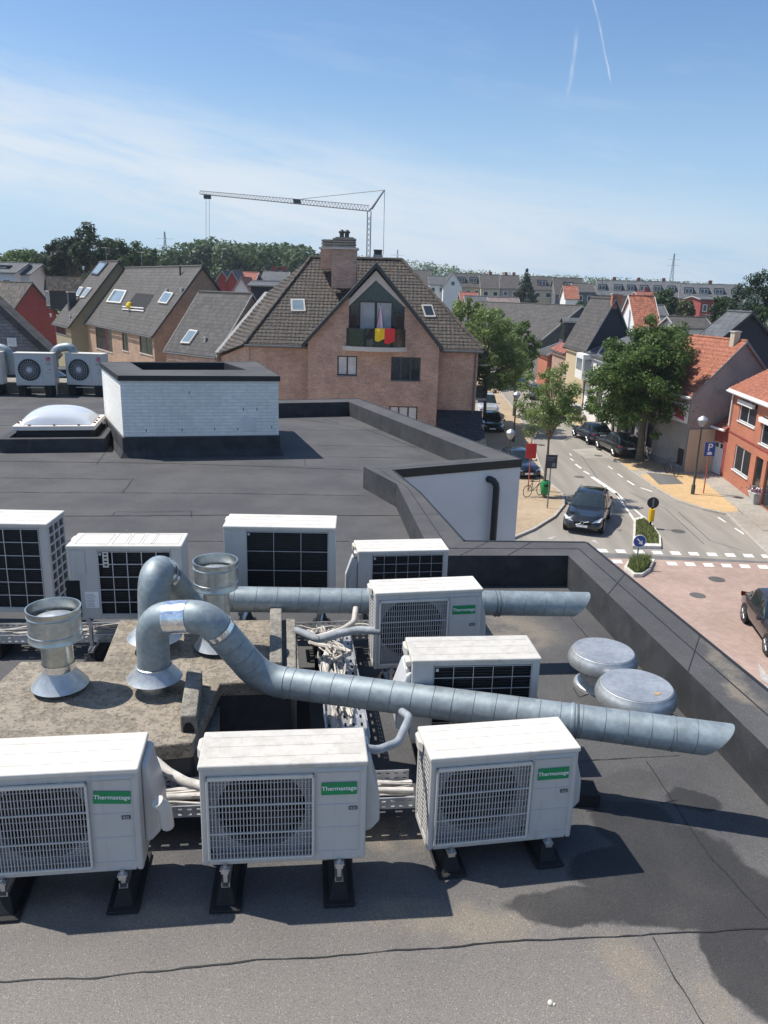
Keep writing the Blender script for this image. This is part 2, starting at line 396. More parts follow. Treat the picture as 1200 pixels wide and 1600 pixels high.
plain('render_white', (0.70, 0.68, 0.665), 0.85, var=0.04, scale=1.5, bump=0.1, bscale=120, dirt=((0.42, 0.42, 0.44), 0.9, 0.5, 0.3))
plain('black_trim', (0.016, 0.016, 0.018), 0.45)
plain('zinc_pipe', (0.03, 0.032, 0.036), 0.4, 0.3)
def ac_paint(name, c, dirtc, amt, thr):
    m = plain(name, c, 0.42, var=0.025, scale=3, bump=0.03, bscale=25, dirt=(dirtc, 9.0, thr, amt), spec=0.45)
    t = NT.__new__(NT); t.t = m.node_tree; b = [n for n in t.t.nodes if n.type == 'BSDF_PRINCIPLED'][0]; old = b.inputs['Base Color'].links[0].from_socket
    pos = t.n('ShaderNodeNewGeometry').outputs['Position']; q = t.n('ShaderNodeMapping', {'Vector': pos, 'Scale': (16, 16, 1.1)}).outputs[0]
    st = t.ramp(t.noise(q, 1.6, 5, .7), .52, .75); t.link(t.mix(t.m('MULTIPLY', st, .30), old, c4([v * .62 for v in dirtc])), b.inputs['Base Color']); return m
ac_paint('ac_white', (0.51, 0.495, 0.475), (0.46, 0.43, 0.38), 0.32, 0.52)
ac_paint('ac_top', (0.61, 0.58, 0.53), (0.50, 0.45, 0.38), 0.42, 0.47)
ac_paint('ac_top_dirty', (0.54, 0.51, 0.465), (0.38, 0.35, 0.30), 0.45, 0.44)
ac_paint('ac_grey', (0.50, 0.51, 0.52), (0.36, 0.34, 0.31), 0.3, 0.5)
plain('ac_grille', (0.44, 0.435, 0.43), 0.45, var=0.05, dirt=((0.36, 0.33, 0.29), 14.0, 0.5, 0.4))
plain('ac_shroud', (0.42, 0.42, 0.43), 0.6, var=0.15, scale=12)
plain('fan_dark', (0.022, 0.023, 0.026), 0.5, var=0.2)
plain('void_black', (0.010, 0.010, 0.012), 0.9)
plain('coil', (0.022, 0.024, 0.028), 0.5, 0.35, var=0.35, scale=18)
plain('guard_wire', (0.50, 0.51, 0.53), 0.4, 0.2)
plain('label_green', (0.0, 0.235, 0.085), 0.45, var=0.03)
plain('label_white', (0.82, 0.82, 0.82), 0.5, var=0.02)
plain('label_dark', (0.09, 0.09, 0.095), 0.5)
plain('logo_red', (0.42, 0.01, 0.05), 0.4, var=0.03)
plain('logo_grey', (0.14, 0.14, 0.15), 0.5)
plain('rubber', (0.014, 0.014, 0.015), 0.8, bump=0.4, bscale=90)
plain('steel', (0.58, 0.59, 0.60), 0.35, 0.85, var=0.12, scale=20)
def galvan(name, c, rough, sc_=9.0, bump=0.04, metal=0.85):
    m, t, b = new(name); pos = t.n('ShaderNodeTexCoord').outputs['Object']
    v = t.n('ShaderNodeTexVoronoi', {'Vector': pos, 'Scale': 38.0}).outputs['Color']
    vs_ = t.n('ShaderNodeSeparateColor', {0: v}).outputs[0]; nz = t.noise(pos, sc_, 5, 0.65)
    k = t.m('MULTIPLY', t.ramp(vs_, 0, 1, 0.93, 1.07), t.ramp(nz, 0.3, 0.7, 0.86, 1.12))
    t.link(t.n('ShaderNodeVectorMath', {0: c, 'Scale': k}, operation='SCALE').outputs[0], b.inputs['Base Color'])
    b.inputs['Metallic'].default_value = metal
    t.link(t.m('ADD', rough, t.m('MULTIPLY', t.m('SUBTRACT', nz, 0.5), 0.35)), b.inputs['Roughness'])
    bp = t.n('ShaderNodeBump', {'Height': t.noise(pos, 7, 3), 'Strength': 0.4, 'Distance': bump}); t.link(bp.outputs[0], b.inputs['Normal'])
    return m
galvan('duct_metal', (0.27, 0.315, 0.338), 0.56, 8.0, 0.003, 0.42)
galvan('cowl_metal', (0.50, 0.53, 0.52), 0.33, 5.0, 0.005, 0.9)
galvan('spun_alu', (0.50, 0.525, 0.54), 0.48, 4.0, 0.002, 0.75)
galvan('foil', (0.80, 0.82, 0.85), 0.22, 22.0, 0.03, 0.95)
galvan('tray_metal', (0.50, 0.51, 0.53), 0.42, 9.0, 0.004, 0.7)
galvan('vent_lid', (0.52, 0.53, 0.54), 0.46, 2.0, 0.001, 0.7)
plain('stone_shell', (0.62, 0.58, 0.5), .6)
plain('rust', (0.42, 0.27, 0.13), .8)
plain('duct_seam', (0.17, 0.19, 0.205), 0.5, 0.6)
plain('cable_white', (0.50, 0.47, 0.43), 0.7, var=0.25, scale=10, dirt=((0.33, 0.29, 0.25), 12, 0.48, 0.6))
plain('cable_grey', (0.27, 0.255, 0.245), 0.7, var=0.3, scale=10)
plain('insul_grey', (0.26, 0.28, 0.30), 0.7, var=0.2, scale=12, bump=0.5, bscale=40)
def concrete(name, c, amt=0.75):
    m, t, b = new(name); pos = t.n('ShaderNodeNewGeometry').outputs['Position']
    big = t.ramp(t.noise(pos, 2.2, 5, 0.65), 0.3, 0.7); sp_ = t.noise(pos, 34, 5, 0.75); li = t.ramp(t.noise(pos, 13, 6, 0.75), 0.47, 0.62)
    cc = t.mix(big, c4([v * 0.80 for v in c]), c4([v * 1.12 for v in c]))
    cc = t.mix(t.m('MULTIPLY', li, 0.50), cc, c4([v * 0.52 for v in c]))
    cc = t.mix(t.m('MULTIPLY', t.ramp(sp_, 0.53, 0.62), amt), cc, (0.075, 0.066, 0.056, 1))
    cc = t.mix(t.m('MULTIPLY', t.ramp(t.noise(pos, 60, 3), 0.6, 0.68), 0.5), cc, c4([min(1, v * 1.6) for v in c]))
    t.link(cc, b.inputs['Base Color']); b.inputs['Roughness'].default_value = 0.92
    bp = t.n('ShaderNodeBump', {'Height': t.m('ADD', sp_, t.m('MULTIPLY', li, -0.5)), 'Strength': 0.8, 'Distance': 0.012}); t.link(bp.outputs[0], b.inputs['Normal'])
concrete('slab_concrete', (0.29, 0.25, 0.20))
concrete('beam_concrete', (0.27, 0.25, 0.215), 0.5)
brick('white_brick', (0.76, 0.745, 0.71), (0.82, 0.805, 0.77), (0.69, 0.675, 0.64), 0.24, 0.058, 00.008, bump=0.7, noise_amt=.2, stain=0.05)
plain('curb_white', (0.72, 0.66, 0.60), 0.5, var=0.05)
m, t, b = new('dome_acrylic')
b.inputs['Base Color'].default_value = (0.72, 0.77, 0.85, 1); b.inputs['Roughness'].default_value = 0.12; b.inputs['Transmission Weight'].default_value = 0.30
b.inputs['Subsurface Weight'].default_value = 0.2; b.inputs['IOR'].default_value = 1.4
plain('screw_red', (0.12, 0.03, 0.02), 0.6)

# ==================================================================== THE FLAT ROOFED BUILDING UNDER THE CAMERA
ZP = ROOF + 0.34
inner_px = [(545, 628), (764, 715), (568, 729), (620, 756), (676, 868), (888, 868), (1200, 1170)]
outer_px = [(560, 624), (814, 719), (612, 736), (655, 771), (724, 848), (915, 850), (1200, 1085)]
IN = [Vector(xy(PZ(x, y, ZP))) for x, y in inner_px]; OUT = [Vector(xy(PZ(x, y, ZP))) for x, y in outer_px]
def ext(a, b, k): return b + (b - a).normalized() * k
d_left = (Vector(xy(PZ(436, 630, ZP))) - IN[0]).normalized()
hl = IN[0] + d_left * 2.6; ho = OUT[0] + d_left * 2.85; dp = Vector((-d_left.y, d_left.x)); dp = dp if dp.y > 0 else -dp
IN = [hl + dp * 8 + d_left * 16, hl + dp * 8, hl] + IN + [ext(IN[5], IN[6], 9)]
OUT = [ho + dp * 8.3 + d_left * 16, ho + dp * 8.3, ho] + OUT + [ext(OUT[5], OUT[6], 9)]
far_l = IN[0]; corner_r = IN[-1]
bld = thing('flat_roof_building', 'flat roofed building with dark bitumen roof and white rendered wall, carrying the air conditioners', 'building', (0, 8, 0))
floor_poly = [tuple(p) for p in IN] + [(-22, corner_r.y), (-22, far_l.y)]
mb = MB(); mb.prism(floor_poly, ROOF - 0.3, ROOF, bottom=False)
# torch-on laps between the rolls: thin raised dark lines with a wandering edge
rng = random.Random(5)
def seam(pts, wd=0.014, z=ROOF, wob=0.005):
    P = [PZ(x, y, z) for x, y in pts]; Q = []
    for a, c in zip(P[:-1], P[1:]):
        n = max(2, int((c - a).length / 0.06)); Q += [a.lerp(c, i / n) for i in range(n)]
    Q.append(P[-1]); L = []; Rr = []; off = 0
    for i, p in enumerate(Q):
        d = (Q[min(i + 1, len(Q) - 1)] - Q[max(i - 1, 0)]).normalized(); n = Vector((-d.y, d.x, 0)); off = off * 0.7 + rng.uniform(-wob, wob)
        ww = wd * rng.uniform(0.35, 1.0); L.append(p + n * (off + ww / 2)); Rr.append(p + n * (off - ww / 2))
    for i in range(len(Q) - 1):
        a, b_, c, d = L[i], L[i + 1], Rr[i + 1], Rr[i]
        mb.quad(*[(q.x, q.y, z + 0.004) for q in (d, c, b_, a)])
mb.mi = 1
for pts, wd in [(((-60, 1538), (150, 1528), (400, 1501), (600, 1488), (800, 1470), (1000, 1461), (1260, 1447)), .010), (((1020, 1465), (1055, 1530), (1105, 1610)), .008),
                (((1010, 1190), (1050, 1250), (1110, 1340), (1210, 1450)), .008), (((905, 1190), (960, 1186), (1060, 1180)), .008),
                (((915, 1268), (1000, 1262), (1060, 1250)), .006),
                (((-60, 720), (250, 724), (420, 729), (566, 735)), .03), (((-60, 746), (205, 749)), .02), (((-60, 769), (350, 771), (570, 775)), .018), (((70, 807), (350, 805), (640, 806)), .03),
                (((-60, 845), (345, 846), (545, 846)), .02), (((440, 672), (600, 673)), .02), (((440, 694), (560, 697), (690, 699)), .02), (((440, 713), (650, 716)), .02), (((470, 655), (570, 670), (650, 700)), .02),
                (((150, 726), (163, 708)), .02), (((192, 770), (208, 748)), .02), (((176, 806), (180, 800), (230, 800), (300, 799)), .012), (((298, 808), (299, 799)), .02),
                (((475, 716), (478, 728)), .02), (((505, 655), (530, 662)), .02), (((0, 665), (165, 662)), .03), (((0, 640), (165, 637)), .03),
                (((880, 950), (930, 1010), (960, 1060)), .008), (((700, 940), (760, 943)), .006), (((545, 1112), (640, 1106)), .008), (((650, 960), (760, 955)), .006), (((780, 905), (800, 935)), .006),
                (((895, 1075), (905, 1090), (935, 1080), (960, 1068)), .012)]:
    seam(pts, wd)
mb.mi = 0
mb.build('roof_membrane', ['membrane', 'tar'], bld, world=True)
# parapet: sloping inner face, top, outer fascia
mb = MB(); tr = MB(); lp = MB()
def parapet(i):
    a, b_, c, d = IN[i], IN[i + 1], OUT[i + 1], OUT[i]
    mb.mi = 1; mb.quad((a.x, a.y, ROOF - .01), (b_.x, b_.y, ROOF - .01), (b_.x, b_.y, ZP), (a.x, a.y, ZP))
    mb.mi = 0; mb.quad((a.x, a.y, ZP), (b_.x, b_.y, ZP), (c.x, c.y, ZP + .015), (d.x, d.y, ZP + .015))
    mb.mi = 0
for i in range(len(IN) - 1): parapet(i)
mb.build('parapet', ['membrane', 'upstand'], bld, world=True)
# lap lines on the parapet
def strip3(mbx, a, b_, wd, dz=0.004):
    a, b_ = Vector(a), Vector(b_); d = (b_ - a).normalized(); n = Vector((-d.y, d.x, 0)) * wd / 2
    mbx.quad(a - n, b_ - n, b_ + n, a + n)
def onz(p, z): return (p.x, p.y, z)
for i, f_ in ((4, .62), (6, .5), (9, .55), (8, .55), (5, .5), (7, .5)):
    a = IN[i].lerp(OUT[i], f_); b_ = IN[i + 1].lerp(OUT[i + 1], f_); z = ZP + .015 * f_ + .004
    P = [a.lerp(b_, k / 14) for k in range(15)]
    for k in range(14):
        strip3(lp, onz(P[k], z), onz(P[k + 1], z), 0.008 + 0.006 * rng.random())
    lp.build('lap_joint', 'tar', bld, world=True); lp = MB()
for i, ks in ((9, (.10, .22, .345, .50)), (8, (.3, .72)), (3, (.25, .5, .72, .85)), (6, (.5,)), (7, (.2, .55))):
    for k in ks:
        a, b_ = IN[i].lerp(IN[i + 1], k), OUT[i].lerp(OUT[i + 1], k + rng.uniform(-.004, .004))
        lp = MB(); strip3(lp, onz(a, ZP + .004), onz(b_, ZP + .019), 0.006); lp.build('lap_joint', 'tar', bld, world=True)
tr = MB()
for i in range(len(OUT) - 1):
    a, b_ = OUT[i], OUT[i + 1]; d = (b_ - a).normalized(); n = Vector((d.y, -d.x)) * -1
    if n.dot((IN[i] + IN[i + 1]) / 2 - (a + b_) / 2) > 0: n = -n
    tr.obox((a.x, a.y, ZP - .11), (b_.x - a.x, b_.y - a.y, 0), (n.x * .025, n.y * .025, 0), (0, 0, .132))
tr.build('edge_trim', 'black_trim', bld, world=True)
mb = MB()
body = [tuple(p) for p in OUT] + [(-22.4, OUT[-1].y), (-22.4, OUT[0].y)]
for i in range(len(OUT) - 1):
    a, b_ = OUT[i], OUT[i + 1]
    mb.quad((a.x, a.y, 0), (b_.x, b_.y, 0), (b_.x, b_.y, ZP - .05), (a.x, a.y, ZP - .05))
mb.build('outer_wall', 'render_white', bld, world=True)
# black overflow pipe on the white wall
a, b_ = OUT[4], OUT[5]; u1, z1 = on_wall(771, 748, a, b_)
d = (b_ - a).normalized(); n = Vector((d.y, -d.x)); n = n if n.y < 0 else -n
base = a + d * u1
mb = MB(); pp = [Vector((base.x - n.x * -0.0, base.y, z1))]
def W3(off, z, s_=0.0): q = a + d * (u1 + s_) + n * off; return (q.x, q.y, z)
mb.tube([W3(-.02, z1, .10), W3(.05, z1 + .005, .09), W3(.085, z1 - .01, .06), W3(.10, z1 - .07, .015), W3(.10, z1 - .14, 0), W3(.10, 3.0, 0), W3(.10, 0.1, 0)], .055, 14)
mb.build('downpipe', 'zinc_pipe', bld, smooth=True, world=True)
# expansion flashing across the pipe notch: the white block below belongs to the same wall
# --- things on the roof
def spot(a, b_, d):
    """centre and yaw of a box whose visible top edge runs a->b_ and which is d deep"""
    yaw = math.atan2(b_.y - a.y, b_.x - a.x); mid = (a + b_) / 2
    return Vector((mid.x - math.sin(yaw) * d / 2, mid.y + math.cos(yaw) * d / 2, 0)), yaw, math.hypot(b_.x - a.x, b_.y - a.y)
_fonts = {}
def text_mesh(txt, size, shear=0.0):
    c = bpy.data.curves.new('txt', 'FONT'); c.body = txt; c.size = size; c.align_x = 'CENTER'; c.align_y = 'CENTER'; c.offset = size * 0.012
    c.resolution_u = 3; o = bpy.data.objects.new('txt', c)
    me = bpy.data.meshes.new_from_object(o); bpy.data.objects.remove(o); bpy.data.curves.remove(c)
    return me
def put_text(name, txt, size, mat, parent, loc, rot=(math.pi / 2, 0, 0)):
    me = text_mesh(txt, size); me.materials.clear(); me.materials.append(MATS[mat])
    o = bpy.data.objects.new(name, me); col.objects.link(o); o.parent = parent; o.location = loc; o.rotation_euler = rot
    return o

def feet(root, xs, d, zb, pad_front=0.075, pad_back=0.04):
    for x in xs:
        m_ = MB(); y0, y1 = -d / 2 - pad_front, d / 2 + pad_back
        m_.prism([(x - .078, y0), (x + .078, y0), (x + .078, y1), (x - .078, y1)], 0.005, .02)
        vs = [(x - .05, y0 + .03, .022), (x + .05, y0 + .03, .022), (x + .05, y1, .022), (x - .05, y1, .022), (x - .028, y0 + .07, .105), (x + .028, y0 + .07, .105), (x + .028, y1 - .04, .105), (x - .028, y1 - .04, .105)]
        m_.add(vs, [(0, 1, 5, 4), (1, 2, 6, 5), (2, 3, 7, 6), (3, 0, 4, 7), (4, 5, 6, 7)])
        f_ = m_.build('rubber_foot', 'rubber', root, bevel=.006)
        r_ = MB()
        r_.box(x - .021, x - .016, y0 + .06, y1 - .06, .106, .132); r_.box(x + .016, x + .021, y0 + .06, y1 - .06, .106, .132); r_.box(x - .016, x + .016, y0 + .06, y1 - .06, .106, .110)
        r_.build('rail', 'steel', f_)
        b2 = MB(); yb = -d / 2
        b2.box(x - .024, x + .024, yb - .030, yb + .05, zb - .012, zb - .006); b2.box(x - .018, x + .018, yb - .029, yb - .025, zb - .03, zb - .012)
        b2.box(x - .010, x + .010, yb - .012, yb + .03, .133, zb - .012)
        b2.lathe([(0, .02), (.010, .02), (.010, .006), (.018, .006), (.018, 0)], x, yb - .015, zb - .006, 8)
        b2.build('bracket', 'steel', f_)

def louvre_side(root, x, d, z0, z1, side):
    """slotted side panel: frame with two columns of slanting slats over a dark opening"""
    m_ = MB(); t_ = .012 * side
    y0, y1 = -d / 2 + .012, d / 2 - .012
    fr = MB()
    for (a, b_) in ((y0, y0 + .022), (y1 - .022, y1), ((y0 + y1) / 2 - .010, (y0 + y1) / 2 + .010)):
        fr.box(min(x, x + t_), max(x, x + t_), a, b_, z0, z1)
    for (a, b_) in ((z0, z0 + .025), (z1 - .025, z1)): fr.box(min(x, x + t_) + .0005, max(x, x + t_) - .0005, y0 + .022, y1 - .022, a, b_)
    n = int((z1 - z0 - .05) / .026)
    for k in range(n):
        z = z0 + .03 + k * (z1 - z0 - .06) / n
        for a, b_ in ((y0 + .022, (y0 + y1) / 2 - .010), ((y0 + y1) / 2 + .010, y1 - .022)):
            fr.box(min(x + t_ * .6, x + t_ * .8), max(x + t_ * .6, x + t_ * .8), a, b_, z, z + .0115)
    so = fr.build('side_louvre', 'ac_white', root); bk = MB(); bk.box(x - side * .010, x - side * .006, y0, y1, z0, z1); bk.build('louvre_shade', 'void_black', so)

def top_cover(root, w, d, z, mat='ac_top', ribs=True, handle=True, over=.006):
    m_ = MB(); m_.box(-w / 2 - over, w / 2 + over, -d / 2 - over * 2, d / 2 + over, z - .028, z)
    o = m_.build('top_cover', mat, root, bevel=.009, bseg=3)
    if ribs:
        r_ = MB()
        for k in (-.30, 0.02, .30): r_.box(-w / 2 + .03, w / 2 - .03, d * k - .0012, d * k + .0012, z, z + .0012)
        r_.build('rib', mat, o)
        # cast logo marks left as faint raised scribbles
    if handle:
        h_ = MB(); h_.prism([(-w / 2 - over, d / 2 - .02), (-w / 2 - over, d / 2 - .15), (-w / 2 - over - .022, d / 2 - .12), (-w / 2 - over - .022, d / 2 - .04)], z - .07, z - .012)
        h_.build('carry_handle', 'ac_top', root, bevel=.006)
    return o

def ac_front(name, label, w, h, d, loc, yaw, zf, group, dirty=False, sticker=0.0, feet_on=True, foot_x=(-.29, .27)):
    """outdoor unit seen from its fan side. zf = height of the casing above the roof"""
    root = thing(name, label, 'air conditioner', (loc.x, loc.y, ROOF), yaw, group)
    z0, z1 = zf, zf + h; xl, xr = -w / 2, w / 2; yf, yb = -d / 2, d / 2
    gx0, gx1, gz0, gz1 = xl + .030, xl + .030 + w * .645, z0 + .035, z1 - .062
    # casing: sheet box with a real opening behind the grille
    m_ = MB(); T = .012
    m_.box(xl, xr, yb - T, yb, z0, z1 - .02)
    m_.box(xr - T, xr, yf + .02, yb - T, z0, z1 - .02)
    m_.box(xl, xr, yf + .02, yb - T, z0, z0 + .015)
    m_.build('casing', 'ac_white', root, bevel=.004)
    f_ = MB()
    f_.box(gx1, xr - .012, yf, yf + .02, z0 + .02, z1 - .03); f_.box(xl + .012, gx0, yf, yf + .02, z0 + .02, z1 - .03)
    f_.box(gx0, gx1, yf, yf + .02, z0 + .02, gz0); f_.box(gx0, gx1, yf, yf + .02, gz1, z1 - .03)
    fp = f_.build('front_panel', 'ac_white', root)
    f_ = MB()   # rounded corner posts and base lip
    f_.box(xl, xl + .03, yf - .002, yf + .05, z0, z1 - .026); f_.box(xr - .03, xr, yf - .002, yf + .05, z0, z1 - .026)
    f_.box(xl + .03, xr - .03, yf - .001, yf + .03, z0, z0 + .028)
    f_.build('corner_post', 'ac_white', root, bevel=.010, bseg=3)
    # pressed lines on the service side
    l_ = MB(); px0, px1 = gx1 + .012, xr - .034
    for zz in (z1 - .065, z1 - .24 * h / .56, z1 - .37 * h / .56, z0 + .055):
        l_.box(px0, px1, yf - .0025, yf, zz, zz + .003)
    l_.box(px0 - .001, px0 + .003, yf - .003, yf, z0 + .055, z1 - .07); l_.box(px1 - .003, px1 + .001, yf - .0028, yf, z0 + .055, z1 - .07)
    l_.build('pressed_line', 'ac_grey', fp)
    s_ = MB()   # bevelled brow above the service panel
    s_.add([(px0 - .01, yf, z1 - .032), (px1 + .02, yf, z1 - .032), (px1 + .012, yf - .012, z1 - .050), (px0, yf - .012, z1 - .050), (px1 + .004, yf, z1 - .062), (px0, yf, z1 - .062)],
           [(0, 3, 2, 1), (3, 5, 4, 2), (0, 5, 3), (1, 2, 4)])
    s_.build('brow', 'ac_white', fp)
    # inner shroud with round hole, ring, fan
    gxc, gzc, rad = (gx0 + gx1) / 2, (gz0 + gz1) / 2, min(gx1 - gx0, gz1 - gz0) / 2 * .93
    sh = MB(); seg = 48; yS = yf + .055
    sq = []
    for j in range(seg):
        a_ = 2 * math.pi * j / seg; c_, s__ = math.cos(a_), math.sin(a_); k = 1 / max(abs(c_) / ((gx1 - gx0) / 2 + .004), abs(s__) / ((gz1 - gz0) / 2 + .004))
        sq.append((gxc + c_ * k, yS, gzc + s__ * k))
    ci = [(gxc + rad * math.cos(2 * math.pi * j / seg), yS, gzc + rad * math.sin(2 * math.pi * j / seg)) for j in range(seg)]
    cb = [(x, yS + .05, z) for x, y, z in ci]
    sh.add(sq + ci + cb, [(j, (j + 1) % seg, seg + (j + 1) % seg, seg + j) for j in range(seg)] + [(seg + j, seg + (j + 1) % seg, 2 * seg + (j + 1) % seg, 2 * seg + j) for j in range(seg)])
    for q in ((gx0, gx0, gz0, gz1), (gx1, gx1, gz0, gz1)):
        sh.quad((q[0], yf + .02, q[2]), (q[0], yS, q[2]), (q[0], yS, q[3]), (q[0], yf + .02, q[3]))
    for zq in (gz0, gz1): sh.quad((gx0, yf + .02, zq), (gx1, yf + .02, zq), (gx1, yS, zq), (gx0, yS, zq))
    sh.build('fan_shroud', 'ac_shroud', root)
    v_ = MB(); v_.box(xl + .014, xr - .014, yb - .05, yb - .02, z0 + .02, z1 - .03); v_.build('coil', 'coil', root)
    dk = MB(); dk.box(gx0 + .01, gx1 - .01, yS + .10, yS + .105, gz0 + .01, gz1 - .01); dk.build('fan_well', 'void_black', root)
    fn = MB()
    for k in range(3):
        a0 = 2 * math.pi * k / 3 + .5; vs = []; nb = 9
        for i in range(5):
            rr = .05 + (rad * .96 - .05) * i / 4
            for j in range(nb):
                t_ = j / (nb - 1); ang = a0 + (t_ - .5) * 1.45 + i * .12
                vs.append((gxc + rr * math.cos(ang), yS + .02 + .055 * t_, gzc + rr * math.sin(ang)))
        fn.add(vs, [(i * nb + j, i * nb + j + 1, (i + 1) * nb + j + 1, (i + 1) * nb + j) for i in range(4) for j in range(nb - 1)])
    fan = fn.build('fan', 'fan_dark', root, smooth=True)
    hb = MB(); hb.lathe([(0, -.04), (.03, -.035), (.052, -.015), (.055, .03)], gxc, yS + .03, gzc, 20, axis=(0, 1, 0)); hb.build('hub', 'fan_dark', fan, smooth=True)
    # moulded grille, bowed slightly outward
    g_ = MB(); fw = .016; yG = yf - .018
    g_.box(gx0, gx1, yG, yf, gz1 - fw * 1.2, gz1); g_.box(gx0, gx1, yG, yf, gz0, gz0 + fw * .7)
    g_.box(gx0, gx0 + fw * .8, yG, yf, gz0, gz1); g_.box(gx1 - fw * .8, gx1, yG, yf, gz0, gz1)
    gr = g_.build('grille_frame', 'ac_top', root, bevel=.004)
    b_ = MB(); nx = 30
    for k in range(1, nx):
        x = gx0 + fw * .6 + (gx1 - gx0 - fw * 1.2) * k / nx
        b_.box(x - .0022, x + .0022, yG + .004, yG + .010, gz0 + .008, gz1 - .012)
    nz = 12
    for k in range(1, nz):
        z = gz0 + (gz1 - gz0) * k / nz; th = .004 if k % 4 == 0 else .0014; yo = yG + (.001 if k % 4 == 0 else .008)
        b_.box(gx0 + .008, gx1 - .008, yo, yo + .007, z - th, z + th)
    b_.build('grille_bars', 'ac_grille', gr)
    top_cover(root, w, d, z1, 'ac_top_dirty' if dirty else 'ac_top')
    louvre_side(root, xl + .012, d, z0 + .01, z1 - .035, -1)
    # side cover over the valves: a tapered hood on the right flank
    c_ = MB(); P = [(xr, z1 - .045), (xr + .030, z1 - .06), (xr + .034, z1 - .12), (xr + .075, z1 - .27 * h / .56), (xr + .078, z0 + .15), (xr + .035, z0 + .10), (xr, z0 + .09)]
    n = len(P); ya, yc = yf + .085, yb + .01
    c_.add([(x, ya, z) for x, z in P] + [(x, yc, z) for x, z in P], [tuple(range(n))[::-1], tuple(range(n, 2 * n))] + [(i, (i + 1) % n, n + (i + 1) % n, n + i) for i in range(n)])
    c_.build('valve_cover', 'ac_white', root, bevel=.012, bseg=3)
    # green name sticker with white lettering
    sx = (px0 + px1) / 2 + .004; sz = z1 - .150 * h / .56; st = MB(); sw, shh = .086, .034
    st.box(-sw, sw, -.0012, 0, -shh, shh)
    so = st.build('name_sticker', 'label_green', root); so.location = (sx, yf - .0035, sz); so.rotation_euler = (0, -sticker, 0)
    put_text('lettering', 'Thermastage', .0325, 'label_white', so, (0, -.0022, .001))
    rs = MB(); rs.box(px1 - .052, px1 - .010, yf - .0035, yf - .001, z1 - .272 * h / .56, z1 - .252 * h / .56); ro = rs.build('refrigerant_label', 'label_dark', root)
    put_text('lettering', 'R32', .017, 'ac_grey', ro, (px1 - .031, yf - .0045, z1 - .262 * h / .56))
    if feet_on: feet(root, foot_x, d, z0)
    return root

